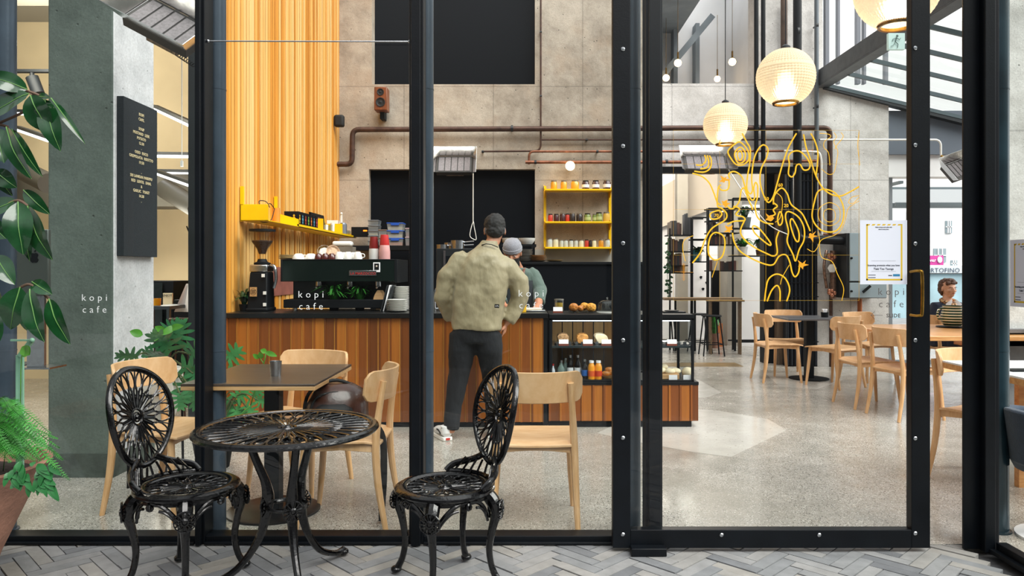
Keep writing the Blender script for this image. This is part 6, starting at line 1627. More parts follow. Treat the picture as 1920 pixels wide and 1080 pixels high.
# ---------------------------------------------------------------- backpack on the oak chair
t = thing('backpack', 'dark brown and black leather backpack lying on an oak chair at the cafe table', 'backpack', (-.98, 3.95, .46))
MX = Matrix.Rotation(math.radians(12), 4, 'Z')
m = MB(); m.M = MX
loft(m, [(0, 0, .0, .15, .12), (0, 0, .05, .165, .13), (0, 0, .14, .16, .125), (.01, 0, .21, .13, .10), (.01, 0, .245, .07, .06)]); bg_ = m.build('bag_body', P('brown_leather_gloss', '3b2018', .35, 0, .4, 14, .15, 40, coat=.3), t, smooth=70)
m = MB(); m.M = MX
loft(m, [(-.02, -.11, .01, .10, .035), (-.02, -.12, .06, .115, .045), (-.02, -.12, .13, .10, .04), (-.02, -.11, .155, .06, .03)]); m.build('front_pocket', M_RUBBER, t, smooth=70)
m = MB(); m.M = MX
m.tube(catmull([(-.16, 0, .02), (-.165, -.01, .14), (-.12, -.01, .225), (0, 0, .262), (.12, 0, .20), (.15, 0, .10)], 5), .009, 8); m.tube(catmull([(-.13, -.09, .02), (-.13, -.10, .13), (-.08, -.09, .20), (.06, -.09, .20), (.12, -.09, .1)], 5), .007, 8); m.build('piping', M_RUBBER, t)
m = MB(); m.tube(catmull([(.10, -.08, .10), (.20, -.10, .06), (.255, -.09, -.02), (.262, -.09, -.20), (.255, -.09, -.34), (.25, -.09, -.40)], 5), .018, 8, flat=(.25, 1)); m.cbox((.25, -.09, -.42), (.02, .05, .05)); m.build('hanging_strap', M_RUBBER, t)
# ---------------------------------------------------------------- plants
def leafshape(mb, base, tip, width, nrm=(0, -1, 0), droop=.0, fold=.25, nv=10, nu=6, wav=0.0, seed=0):
    base, tip = Vector(base), Vector(tip); d = tip - base; L = d.length; d.normalize()
    nrm = Vector(nrm); nrm = (nrm - d * nrm.dot(d)).normalized(); side = d.cross(nrm)
    rp = random.Random(seed); ph = rp.uniform(0, 6)
    def f(u, v):
        s = (u - .5) * 2; w = width * .5 * (math.sin(PI * min(1, v ** .85)) ** .75) * (1 if v < .98 else .3)
        c = base + d * (L * v) + nrm * (droop * L * math.sin(PI * v))
        return c + side * (s * w) + nrm * (fold * abs(s) * w * .6 + wav * w * math.sin(9 * v + ph + s * 1.5))
    mb.grid(f, nu, nv)
    return f, nrm
# big glossy-leaved plant at the left edge, outside the glass
DL = 2.95
t = thing('glossy_potted_tree', 'big glossy-leaved plant reaching in from the left edge, in front of the glass', 'plant', (X(-60, DL), DL, 0))
leaves = [  # base, tip, width in px, depth offset
 ((52, 168), (-30, 140), 34, .02), ((55, 175), (-25, 225), 42, .0), ((57, 178), (96, 250), 46, -.05), ((84, 186), (114, 284), 36, -.02), ((96, 184), (160, 270), 13, .03),
 ((12, 238), (60, 336), 32, -.02), ((-6, 240), (8, 306), 36, .0), ((22, 242), (80, 332), 20, .05), ((70, 182), (95, 184), 14, .01),
 ((30, 375), (-25, 408), 34, .03), ((34, 378), (44, 478), 46, -.04), ((52, 386), (99, 488), 42, -.02), ((44, 356), (94, 402), 24, .05), ((48, 385), (56, 490), 26, .06),
 ((-10, 320), (32, 352), 30, .02), ((-20, 300), (24, 368), 26, .05), ((-8, 480), (28, 534), 34, .03), ((38, 538), (20, 618), 44, -.03), ((56, 542), (84, 642), 40, -.04), ((92, 560), (132, 646), 34, -.01),
 ((60, 528), (98, 552), 24, .04), ((-6, 545), (6, 600), 36, .03), ((-10, 590), (-6, 650), 40, .0), ((44, 560), (50, 620), 22, .07), ((-25, 410), (12, 448), 34, .04)]
rp = random.Random(8)
lf = MB(); st = MB(); rib = MB()
for i, (a, b_, w_, o_) in enumerate(leaves):
    A = W(a[0], a[1], DL + o_); B = W(b_[0], b_[1], DL + o_ - .03 + rp.uniform(-.03, .05))
    tgt = st if False else lf
    f, n_ = leafshape(lf, A, B, w_ / F * DL * 1.12, (rp.uniform(-.5, .5), -1, rp.uniform(.1, .6)), .07, .3, 12, 6, .06, i)
    rib.tube([f(.5, v / 8) - Vector((0, .0015, 0)) for v in range(9)], [.0022 * (1.1 - v / 9) for v in range(9)], 5)
lf.build('leaves', M_LEAF, t, world=True, smooth=180); rib.build('leaf_midribs', P('pale_midrib', '5f8a48', .5), t, world=True)
for pts in ([(-60, 250), (0, 230), (60, 200), (58, 176)], [(-60, 150), (10, 165), (55, 172), (85, 185)], [(-60, 260), (-10, 235), (15, 238)], [(-60, 420), (0, 390), (32, 376), (52, 386)],
            [(-60, 600), (10, 560), (40, 538), (60, 535), (92, 560)], [(-60, 1080), (-70, 700), (-60, 420), (-60, 250), (-60, 120)]):
    q = catmull([W(a, b_, DL + .03) for a, b_ in pts], 5); st.tube(q, .0055 if pts[0][1] < 1000 else .014, 8)
st.build('stems', P('brown_stem', '5b4638', .7), t, world=True)

# terracotta pot and fern
t = thing('terracotta_pot', 'large weathered terracotta pot tapering downwards at the bottom left', 'pot', (-2.28, 2.93, 0))
mb = MB(); mb.lathe([(0, 0), (.13, 0), (.14, .01), (.20, .18), (.29, .38), (.36, .515), (.372, .53), (.35, .535), (.335, .50), (.27, .36), (0, .36)], seg=56); mb.build('pot_body', M_TERRA, t)
mb = MB(); mb.lathe([(.33, .47), (.2, .485), (0, .49)], seg=32); mb.build('soil', M_SOIL, t)
t = thing('fern', 'bright green fern spilling over the terracotta pot', 'fern', (-2.2, 2.93, .49))
fr = MB(); dk = MB()
def frond(mb, base, ctrl, tip, n, pl, seed):
    pts = catmull([base, ctrl, tip], 12); m = len(pts); rp = random.Random(seed)
    mb.tube(pts, .0016, 4)
    for i in range(2, m):
        tg = (pts[i] - pts[i - 1]).normalized(); sd = tg.cross(Vector((0, -.5, 1))).normalized()
        l = pl * math.sin(PI * (.12 + .85 * i / m)) * rp.uniform(.85, 1.1)
        for sg in (-1, 1):
            b = pts[i] ; tip_ = b + sd * sg * l + tg * l * .25 + Vector((0, 0, -.2 * l)); mid = (b + tip_) / 2
            wv = tg * l * .24
            mb.add([b - wv * .4, b + wv * .4, mid + wv, tip_, mid - wv * .6], [(0, 1, 2, 3, 4)])
            if i < m - 1:
                b2 = (pts[i] + pts[i + 1]) / 2; l2 = l * .95; tip2 = b2 + sd * sg * l2 + tg * l2 * .25 + Vector((0, 0, -.2 * l2)); mid2 = (b2 + tip2) / 2
                mb.add([b2 - wv * .4, b2 + wv * .4, mid2 + wv, tip2, mid2 - wv * .6], [(0, 1, 2, 3, 4)])
rp = random.Random(21)
ends = [(45, 785), (20, 770), (0, 780), (70, 800), (95, 812), (108, 822), (100, 845), (88, 838), (60, 840), (30, 820), (10, 810), (-10, 790), (-30, 800), (118, 862), (130, 900), (105, 878), (50, 860), (75, 860), (25, 850), (0, 850), (-20, 840), (64, 818), (40, 805), (85, 870), (112, 840), (15, 795)]
for i, (px, py) in enumerate(ends):
    D = 2.93 + rp.uniform(-.30, .16)
    base = Vector((-2.2 + rp.uniform(-.12, .10), 2.93 + rp.uniform(-.12, .1), .49)); tip = W(px, py, D)
    ctrl = (base + tip) / 2 + Vector((0, 0, .10 + .12 * rp.random()))
    frond(fr, base, ctrl, tip, 12, .026, i)
for i in range(24):
    base = Vector((-2.2 + rp.uniform(-.1, .12), 2.90 + rp.uniform(-.1, .1), .49)); tip = W(rp.uniform(-40, 70), rp.uniform(800, 870), 2.93 + rp.uniform(-.3, .2))
    frond(fr, base, (base + tip) / 2 + Vector((0, 0, .12)), tip, 12, .024, 60 + i)
fr.build('fronds', M_FERN, t, world=True, smooth=180)
for i in range(44):
    a = W(rp.uniform(20, 100), rp.uniform(862, 905), 2.66); b_ = a + Vector((rp.uniform(-.02, .06), -.02, rp.uniform(-.065, -.01)))
    leafshape(dk, a, b_, .022, (0, -1, .4), .1, .2, 6, 2, 0, i)
dk.build('dark_leaflets', P('dark_fern_leaf', '1f5a2c', .4, 0, .3, 20), t, world=True, smooth=180)

# pale green plant stand at the left edge
t = thing('plant_stand', 'slim pale green metal frame rising behind the fern at the left edge', 'plant stand', (X(35, 3.1), 3.1, .46))
mb = MB()
for px in (34, 41): mb.bar(W(px, 666, 3.1), (X(px, 3.1), 3.1, .47), .010, .014)
mb.build('upright', M_TEAL, t, world=True)
mb = MB(); mb.bar(W(37, 668, 3.1), W(60, 638, 3.1), .014, .018); mb.bar(W(60, 638, 3.1), W(20, 638, 3.1), .006, .008); mb.ball(W(60, 638, 3.09), .010, 10, 8); mb.build('bracket_arm', M_TEAL, t, world=True)
mb = MB(); leafshape(mb, W(44, 655, 3.07), W(55, 664, 3.05), .05, (0, -1, 0), 0, .2, 6, 4); leafshape(mb, W(41, 650, 3.07), W(56, 666, 3.06), .045, (.3, -1, 0), 0, .2, 6, 4)
mb.tube([W(38, 800, 3.08), W(39, 700, 3.08), W(40, 672, 3.08), W(44, 655, 3.07)], .002, 5)
item('young_shoot', mb, M_LEAF2, 'young green shoot growing against the pale green frame', 'plant', smooth=180)

# monstera plants behind the left glass
def monstera(mb, c, size, rot, tilt, seed=0, n=5):
    """heart-shaped leaf cut into lobes on each side of the midrib"""
    M = Matrix.Translation(c) @ Matrix.Rotation(tilt[0], 4, 'X') @ Matrix.Rotation(tilt[1], 4, 'Z') @ Matrix.Rotation(rot, 4, 'Y')
    o = mb.M; mb.M = M
    L = size
    mb.grid(lambda u, v: Vector(((u - .5) * L * .34 * math.sin(PI * min(1, .15 + v * .85)), .02 * L * abs(u - .5), L * (v - .1))), 4, 8)
    for sg in (-1, 1):
        for k in range(n):
            v0 = .02 + .17 * k; ang = math.radians(112 - 21 * k)
            ln = L * (.50, .56, .52, .42, .30)[k % 5]; d = Vector((sg * math.sin(ang), -.12, math.cos(ang))); w_ = L * .145
            base = Vector((sg * L * .04, 0, L * (v0 - .02)))
            nr = Vector((0, -1, 0)); side = d.cross(nr).normalized()
            mb.grid(lambda u, v: base + d * (ln * v) + side * ((u - .5) * w_ * (1.15 - .9 * v ** 4) * (1 if v < .95 else .55)) + Vector((0, .10 * ln * v * v, -.05 * ln * v * v)), 2, 6)
    mb.M = o
DM2 = 4.42
t = thing('monstera_plant', 'split-leaf plant in a white pot behind the left glass, beside the pillar', 'plant', (X(296, 4.6), 4.58, 0))
mb = MB(); mb.lathe([(0, .40), (.10, .40), (.13, .46), (.155, .60), (.150, .70), (.140, .705), (.135, .60), (0, .60)], seg=40, sx=1, sy=1); mb.build('pot', M_CERAM, t)
mb = MB(); mb.lathe([(.150, .555), (.158, .56), (.150, .565)], seg=40)
for k in range(4): a = PI / 4 + k * PI / 2; mb.tube([(math.cos(a) * .153, math.sin(a) * .153, .56), (math.cos(a) * .16, math.sin(a) * .16, 0)], .008, 8)
mb.build('pot_stand', M_BLACK, t)
mb = MB(); rp = random.Random(5); stm = MB()
for i, (px, py, sz, rot, tl) in enumerate([(318, 655, .24, -.5, (.5, .3)), (300, 672, .20, -1.4, (.2, -.3)), (332, 640, .22, .3, (.3, .5)), (345, 690, .22, 1.9, (.1, .2)), (358, 665, .20, 1.2, (.3, -.2)), (362, 700, .20, 2.3, (0, .1)),
                                    (255, 668, .16, -1.2, (.6, .4)), (282, 668, .15, 1.1, (.9, 0)), (345, 720, .18, 2.8, (0, .3)), (363, 735, .17, 3.0, (0, -.2)), (312, 622, .15, .9, (.2, .1)), (338, 740, .14, 3.1, (0, .4))]):
    c = W(px, py, DM2 + rp.uniform(-.12, .12)); monstera(mb, c, sz * .74, rot, tl, i)
    stm.tube(catmull([Vector((X(300, 4.6), 4.58, .62)), (c + Vector((X(300, 4.6), 4.58, .68))) / 2 + Vector((0, 0, .06)), c], 5), .005, 6)
mb.build('leaves', M_MONST, t, world=True, smooth=180); stm.build('stems', M_STEM, t, world=True)
mb = MB()
for a, b_, w_ in (((268, 628), (243, 621), 12), ((310, 622), (290, 612), 10), ((330, 612), (302, 628), 11), ((318, 616), (345, 611), 10), ((298, 625), (290, 640), 10)):
    leafshape(mb, W(a[0], a[1], DM2), W(b_[0], b_[1], DM2 - .03), w_ / F * DM2 * 1.3, (0, -1, .3), .05, .2, 8, 4)
mb.build('young_leaves', M_LEAF2, t, world=True, smooth=180)
DM3 = 4.95
t = thing('monstera_plant', 'smaller trailing split-leaf plant behind the steel column, before the counter', 'plant', (X(400, DM3), DM3, 0))
mb = MB(); mb.lathe([(0, 0), (.10, 0), (.13, .18), (.12, .18), (.1, .15), (0, .15)], seg=32); mb.build('pot', M_BLACK, t)
mb = MB(); stm = MB()
for i, (px, py, sz, rot, tl) in enumerate([(428, 672, .20, .9, (.2, .1)), (430, 700, .14, 2.0, (.2, .1)), (426, 750, .22, 2.9, (0, .1)), (446, 745, .15, 1.0, (.1, .2)), (442, 768, .16, 2.6, (0, .1)), (476, 742, .15, .8, (.2, .1)), (484, 750, .12, 1.9, (.1, .1)), (462, 762, .14, 2.4, (0, .1)), (455, 770, .12, 3.4, (0, 0))]):
    c = W(px, py, DM3 + .02 * (i % 3)); monstera(mb, c, sz * .74, rot, tl, i, 4)
    stm.tube(catmull([Vector((X(400, DM3), DM3, .15)), (c + Vector((X(405, DM3), DM3, .5))) / 2, c], 5), .004, 6)
mb.build('leaves', P('bright_monstera_leaf', '4f9a58', .35, 0, .35, 10), t, world=True, smooth=180); stm.build('stems', M_STEM, t, world=True)
mb = MB()
for a, b_, w_ in (((486, 672), (474, 664), 8), ((492, 672), (486, 660), 9), ((498, 660), (520, 668), 9), ((500, 660), (488, 656), 9), ((448, 684), (455, 690), 8)): leafshape(mb, W(a[0], a[1], 4.9), W(b_[0], b_[1], 4.88), w_ / F * 5.4, (0, -1, .3), .05, .2, 8, 4)
mb.tube([W(492, 690, 4.9), W(497, 672, 4.9), W(499, 660, 4.9)], .004, 6); mb.tube([W(500, 690, 4.9), W(488, 672, 4.9)], .003, 6); mb.tube([W(470, 760, 4.92), W(490, 690, 4.9)], .004, 6); mb.tube([W(440, 790, 4.95), W(470, 760, 4.92)], .004, 6)
mb.build('young_leaves', M_LEAF2, t, world=True, smooth=180)

# ---------------------------------------------------------------- left room furniture
DR = 7.2
def tubelight(a, b_, D, label, D2=None):
    D2 = D2 or D
    A, B = W(a[0], a[1], D), W(b_[0], b_[1], D2)
    t = thing('tube_light', label, 'light', (A + B) / 2, 0, 'tube lights in the left room')
    m = MB(); m.bar(A, B, .03, .025); m.build('light_tube', P('led_white', 'f4f6ff', .4, emit=2.2), t, world=True)
    up = Vector((0, 0, .03)); m = MB(); m.bar(A + up, B + up, .045, .03); m.build('housing', M_DARK, t, world=True)
tubelight((292, 205), (362, 238), 7.6, 'upper slanting tube light seen right of the menu board', 6.4)
tubelight((292, 293), (362, 294), 7.8, 'upper level tube light right of the menu board')
tubelight((292, 325), (362, 326), 8.2, 'lower level tube light right of the menu board')
tubelight((295, 326), (362, 350), 8.0, 'lower slanting tube light right of the menu board', 7.0)
tubelight((26, 213), (60, 214), 8.2, 'short level tube light between the left column and the pillar')
tubelight((34, 244), (92, 264), 7.6, 'slanting tube light between the left column and the pillar', 6.8)
t = thing('spot_light', 'black track spotlight hanging between the left column and the pillar', 'light', W(74, 150, 7.0))
mb = MB(); mb.box(X(20, 7), X(95, 7), 6.97, 7.03, Z(136, 7), Z(131, 7)); mb.build('track', M_BLACK, t, world=True)
mb = MB(); mb.cyl(W(60, 145, 7), W(72, 176, 7), .055, seg=20); mb.tube([W(60, 136, 7), W(60, 146, 7)], .02, 8); mb.build('lamp_head', M_BLACK, t, world=True)
mb = MB(); mb.cyl(W(310, 355, 7.9), W(372, 392, 7.2), .10, seg=16); mb.cyl(W(20, 308, 7.9), W(92, 344, 7.2), .10, seg=16)
item('air_duct', mb, P('duct_dark', '3a3832', .6), 'dark round duct crossing the left room under the tube lights', 'duct')
t = thing('monitor', 'grey computer monitor seen from the back, with a bitten fruit mark, behind the left plant', 'monitor', W(68, 560, 4.3))
mb = MB(); mb.box(X(30, 4.3), X(90, 4.3), 4.3, 4.33, Z(555, 4.3), Z(430, 4.3)); mb.build('screen_back', P('silver_back', '5c625e', .35, .6, .05, 3), t, world=True, bevel=.006)
mb = MB(); c = W(64, 485, 4.298); Ap = [(0, .055), (.018, .062), (.038, .052), (.044, .035), (.034, .022), (.034, .004), (.046, -.008), (.034, -.034), (.018, -.042), (0, -.036), (-.018, -.042), (-.036, -.028), (-.048, .006), (-.042, .044), (-.02, .060)]
mb.prism([(a * .55, b_ * .55) for a, b_ in Ap], lambda u, v, w: (c.x + u, c.y - w, c.z + v), .001); mb.prism([(a * .55, b_ * .55) for a, b_ in [(0, .068), (.004, .085), (.020, .095), (.018, .078)]], lambda u, v, w: (c.x + u, c.y - w, c.z + v), .001)
mb.build('fruit_mark', M_BLACK, t, world=True, smooth=0)
mb = MB(); mb.box(c.x - .05, c.x + .05, 4.31, 4.33, 0.74, Z(550, 4.3)); mb.box(c.x - .1, c.x + .1, 4.28, 4.44, .735, .745); mb.build('stand', M_STAIN, t, world=True)
t = thing('desk', 'dark desk under the computer monitor, behind the left column', 'desk', (-3.0, 4.5, 0))
mb = MB(); mb.box(-3.6, -2.995, 4.2, 4.66, .705, .735); mb.build('desktop', M_BLACK, t, world=True)
for x in (-3.55, -3.03):
    mb = MB(); mb.box(x - .02, x + .02, 4.25, 4.29, 0, .705); mb.build('leg', M_BLACK, t, world=True)
t = thing('dark_cabinet', 'black cupboard with a glossy front in the left room, right of the pillar', 'cabinet', (X(305, 7.4), 7.6, 0))
mb = MB(); mb.box(X(240, 7.4), X(325, 7.4), 7.4, 7.9, 0, Z(527, 7.4)); mb.build('body', M_BLACKB, t, world=True, bevel=.005)
mb = MB(); mb.box(X(270, 7.4), X(306, 7.4), 7.38, 7.4, .1, Z(530, 7.4)); mb.build('door', P('smoked_door', '1d2426', .15, .1), t, world=True)
mb = MB(); mb.box(X(326, 7.2), X(372, 7.2), 7.2, 7.6, 0, Z(562, 7.2)); item('dark_counter', mb, M_BLACK, 'low black counter in the left room, beside the first mullion', 'counter', bevel=.005)
c = W(316, 561, 7.3); mb = MB(); mb.box(c.x - .045, c.x + .045, 7.28, 7.30, c.z - .055, c.z + .06); sg = mb.build('enjoy_sign', P('cream_sign', 'd9cfb2', .7)); tag(sg, 'small cream card reading ENJOY on the black cupboard', 'sign')
text_mesh('sign_letters', ['ENJOY'], .032, M_BLACK, facing((c.x, 7.275, c.z + .028)), parent=sg)
mb = MB(); mb.box(X(280, 6.6), X(318, 6.6), 6.6, 7.0, Z(574, 6.6) - .03, Z(574, 6.6)); mb.box(X(312, 6.6), X(317, 6.6), 6.6, 6.64, 0, Z(574, 6.6) - .03); mb.box(X(282, 6.6), X(286, 6.6), 6.6, 6.64, 0, Z(574, 6.6) - .03); item('side_table', mb, P('blue_grey_table', '3b4650', .5), 'blue-grey side table beside the pillar in the left room', 'table')
mb = MB(); mb.lathe([(0, 0), (.033, 0), (.036, .062), (.033, .062), (.03, .005), (0, .005)], (X(292, 6.7), 6.72, Z(574, 6.6) + .001), 24); item('yellow_mug', mb, P('yellow_mug', 'eba312', .4), 'bright yellow mug on the blue-grey side table', 'mug')
mb = MB(); mb.slab(lambda u, v: Vector((X(355, 6.9) + (u - .5) * (.06 + .22 * v), 6.9 + .02 * math.sin(u * 9), Z(532, 6.9) - .26 * v)), 8, 6, (0, .006, 0)); item('hanging_apron', mb, M_PAPER, 'white cloth apron hanging in the left room against the first mullion', 'apron')
mb = MB(); mb.tube(catmull([W(350, 424, 6.9), W(353, 432, 6.9), W(356, 436, 6.9), W(358, 430, 6.9)], 4), .006, 6); item('wall_hook', mb, M_BLACK, 'small black hook high on the sand-coloured wall', 'hook')
t = thing('wire_basket', 'brown wire basket stool standing behind the split-leaf plant', 'basket', (X(336, 6.2), 6.2, 0))
mb = MB(); cz = Z(598, 6.2); mb.tube([(math.cos(2 * PI * k / 24) * .075, math.sin(2 * PI * k / 24) * .075, cz) for k in range(24)], .007, 6, closed=True); mb.build('rim', M_COPPER, t)
mb = MB()
for k in range(8): a = 2 * PI * k / 8; mb.tube([(math.cos(a) * .075, math.sin(a) * .075, cz), (math.cos(a) * .06, math.sin(a) * .06, cz - .18), (math.cos(a) * .12, math.sin(a) * .12, 0)], .004, 5)
mb.build('wires', M_COPPER, t)
# ---------------------------------------------------------------- yellow line drawing on the door glass
zoomc = lambda x, y: (1220 + x / 3.0, 220 + y / 3.0)
DZ = DD - .004
thick = [
 [(235, 315), (290, 333), (330, 370), (355, 425), (375, 478), (395, 492)], [(245, 303), (300, 308), (335, 285), (341, 240), (330, 215)], [(280, 290), (315, 283), (327, 255), (318, 213)], [(255, 268), (290, 268), (311, 240), (303, 212)],
 [(515, 90), (540, 140), (560, 180), (557, 260), (545, 330), (541, 400), (560, 430), (573, 405), (568, 340), (580, 240), (605, 180), (635, 155), (660, 180), (650, 230), (622, 290), (615, 360), (632, 430), (660, 478), (688, 450), (712, 370), (740, 270), (775, 170), (820, 90)],
 [(445, 345), (440, 318), (470, 305), (510, 330), (528, 380), (545, 430), (570, 465), (585, 450), (580, 400), (590, 366), (602, 390), (600, 450), (588, 500), (600, 560), (640, 592), (690, 600)],
 [(860, 95), (875, 170), (900, 240), (930, 330), (970, 400), (1020, 435), (1070, 442), (1120, 420), (1172, 390)], [(900, 90), (922, 130), (940, 190), (938, 260), (930, 330)],
 [(235, 820), (280, 760), (305, 690), (345, 625), (415, 580), (428, 545), (400, 512), (375, 495), (380, 400), (395, 380)], [(385, 395), (400, 410), (430, 408), (441, 385), (440, 350)],
 [(420, 490), (455, 515), (495, 480), (510, 410), (528, 400), (545, 450), (575, 520)], [(465, 500), (500, 515), (480, 548), (520, 560), (528, 580), (470, 585), (430, 602)],
 [(460, 650), (470, 700), (500, 750), (560, 790), (640, 825), (690, 828), (722, 782), (760, 774), (782, 812), (795, 870), (812, 897), (832, 872), (838, 820)],
 [(528, 580), (505, 640), (530, 690), (590, 735), (650, 765), (690, 780), (712, 760), (706, 690), (722, 640)], [(690, 490), (696, 440), (735, 398), (768, 430), (790, 490), (850, 540), (885, 610), (897, 640)],
 [(690, 480), (712, 500), (690, 520), (700, 545), (670, 560)], [(640, 1035), (655, 930), (682, 892), (720, 883), (760, 910), (782, 970), (765, 1035)], [(655, 1035), (680, 975), (710, 946), (727, 975), (727, 1035)],
]
thickc = [[(435, 190), (475, 150), (505, 140), (545, 185), (552, 235), (522, 266), (482, 266), (452, 232)], [(472, 205), (502, 168), (532, 200), (524, 248), (490, 255)], [(487, 205), (506, 188), (516, 222), (500, 243)],
 [(780, 262), (775, 222), (795, 195), (835, 190), (872, 220), (896, 262), (888, 292), (860, 295), (840, 265), (820, 272), (812, 312), (795, 335), (775, 318)],
 [(370, 648), (410, 670), (417, 725), (400, 785), (360, 802), (327, 770), (325, 715), (340, 665)], [(345, 535), (385, 525), (400, 545), (380, 568), (345, 572), (333, 553)],
 [(775, 530), (758, 560), (775, 640), (768, 700), (800, 770), (815, 808), (835, 745), (862, 690), (862, 620), (830, 560)], [(797, 572), (785, 600), (812, 685), (832, 696), (832, 640)], [(727, 530), (741, 560), (738, 595), (722, 606), (714, 570)],
 [(575, 612), (610, 625), (670, 700), (672, 720), (640, 700), (585, 650)], [(920, 480), (950, 410), (1030, 420), (1080, 490), (1082, 580), (1040, 640), (960, 635), (910, 570)]]
thin = [[(435, 85), (415, 120), (385, 150), (400, 110)], [(950, 90), (1000, 95), (1012, 110), (978, 135), (975, 170), (1000, 200), (1008, 270)], [(1030, 85), (1045, 110), (1030, 140), (1052, 190), (1045, 250), (1030, 310), (1000, 320), (960, 290)],
 [(1070, 85), (1083, 110), (1052, 150), (1035, 180)], [(1172, 440), (1130, 450), (1113, 480), (1140, 482), (1172, 450)], [(1172, 470), (1135, 492), (1110, 515), (1097, 565), (1078, 620), (1040, 660), (960, 690), (950, 740), (965, 790), (1020, 812), (1050, 880), (1085, 960), (1075, 1030)],
 [(1172, 80), (1165, 160), (1176, 270)], [(240, 665), (190, 690), (180, 740), (195, 810)], [(375, 810), (345, 900)], [(700, 420), (740, 460), (730, 560), (700, 590)], [(880, 740), (920, 755), (950, 700), (940, 640)], [(780, 830), (740, 900), (730, 940)]]
thinc = [[(1005, 480), (1060, 510), (1060, 580), (1005, 610), (950, 580), (948, 515)], [(1003, 515), (1035, 530), (1035, 575), (1003, 588), (975, 570), (976, 530)]]
def Wz(p, D=DZ): a, b_ = zoomc(*p); return W(a, b_, D)
t = thing('window_drawing', 'yellow contour-line drawing on a thin grid, stuck on the sliding door glass', 'window graphic', Wz((650, 1030)))
mb = MB()
for c in thick: mb.tube(catmull([Wz(p) for p in c], 6), .0034, 6, flat=(1, .12), ref=(0, 1, 0))
for c in thickc: mb.tube(catmull([Wz(p) for p in c], 6, True), .0034, 6, closed=True, flat=(1, .12), ref=(0, 1, 0))
mb.build('bold_contours', M_DECAL, t, world=True, smooth=0)
mb = MB()
for c in thin: mb.tube(catmull([Wz(p) for p in c], 6), .0016, 5, flat=(1, .2), ref=(0, 1, 0))
for c in thinc: mb.tube(catmull([Wz(p) for p in c], 6, True), .0016, 5, closed=True, flat=(1, .2), ref=(0, 1, 0))
mb.build('fine_contours', M_DECAL, t, world=True, smooth=0)
mb = MB()
for x in (128, 388, 648, 910, 1172): mb.bar(Wz((x, 73)), Wz((x, 1030)), .0018, .0008)
for y in (73, 262, 518, 775, 1030): mb.bar(Wz((128, y)), Wz((1172, y)), .0018, .0008)
mb.build('grid_lines', P('dull_yellow_line', 'c99f28', .5), t, world=True, smooth=0)
rp = random.Random(2)
blobs = MB()
for (x, y) in ((412, 350), (415, 485), (440, 632), (670, 567), (905, 668), (850, 830)):
    poly = []
    for k in range(14):
        a = 2 * PI * k / 14; r = rp.uniform(12, 30) * (1.25 if k % 3 == 0 else .62); poly.append((x + math.cos(a) * r * 1.1, y + math.sin(a) * r))
    blobs.prism([(p[0], p[1]) for p in poly], lambda u, v, w: Wz((u, v)) + Vector((0, -w, 0)), .001)
for k in range(12): blobs.bar(Wz((175, 825 + k * 8)), Wz((196, 825 + k * 8)), .003, .001)
blobs.bar(Wz((186, 820)), Wz((186, 920)), .004, .001); blobs.bar(Wz((135, 868)), Wz((240, 872)), .003, .001)
blobs.build('small_figures', P('orange_vinyl', 'f2a313', .5), t, world=True, smooth=0)
for s_, p_ in (('70', (370, 556)), ('60', (730, 385)), ('50', (652, 462)), ('20', (762, 500))):
    text_mesh('contour_number', s_, .022, M_DECAL, facing(Wz((p_[0], p_[1] + 5))), parent=t, bold=.0003)
mb = MB(); mb.tube(catmull([W(1366, 318, 9.4), W(1400, 370, 9.4), W(1440, 420, 9.5), W(1478, 440, 9.7)], 6), .007, 6); item('white_cable', mb, M_CERAM, 'white cable swooping from the heater to the black pipe', 'cable')

# ---------------------------------------------------------------- back room: shelving, books, bench, stools
DS = 12.3
def S(px, py, D=DS): return W(px, py, D)
def bookcase(label, posts, bars, shelves, D, depth=.28):
    t = thing('bookcase', label, 'bookcase', (X(posts[0][0], D), D, 0)); 
    m = MB()
    for px, y0_, y1_ in posts:
        for dd in (0,): m.box(X(px, D) - .013, X(px, D) + .013, D + dd - .013, D + dd + .013, Z(y1_, D) if y1_ < 640 else 0, Z(y0_, D))
    m.build('posts', M_BLACK, t, world=True, smooth=0)
    m = MB()
    for a, b_, y in bars: m.box(X(a, D), X(b_, D), D - .012, D + .012, Z(y, D) - .012, Z(y, D) + .012); m.box(X(a, D), X(b_, D), D + depth - .012, D + depth + .012, Z(y, D) - .012, Z(y, D) + .012)
    if bars: m.build('rails', M_BLACK, t, world=True, smooth=0)
    for a, b_, y in shelves:
        m = MB(); m.box(X(a, D), X(b_, D), D - .01, D + depth, Z(y, D) - .018, Z(y, D)); m.build('shelf_board', M_BLACK, t, world=True, smooth=0)
    return t
bookcase('black metal bookcase at the left of the back room, its lower part behind the bench', [(1256, 428, 650), (1296, 408, 650)], [], [(1252, 1300, 440), (1252, 1300, 471), (1252, 1290, 497), (1256, 1300, 511)], DS)
bookcase('black metal bookcase in the middle of the back room with open wall between its rails', [(1298, 408, 650), (1326, 391, 650)], [(1298, 1326, 408), (1298, 1326, 449)], [(1300, 1326, 490)], DS + .3)
bookcase('tall black metal bookcase at the right of the back room, reaching the white pier', [(1328, 391, 650), (1374, 372, 650), (1437, 372, 650)], [(1328, 1437, 391), (1374, 1437, 372), (1374, 1437, 641)], [(1328, 1378, 413), (1328, 1386, 436), (1328, 1390, 458), (1328, 1392, 507), (1374, 1437, 427), (1374, 1437, 479)], DS)
rp = random.Random(33)
bcols = [P('book_' + c, c, .7) for c in ('2c1a17', '3a2420', '1f1d1f', '4b342a', '6b6258', '23282e', 'a79c8c', '54302a')]
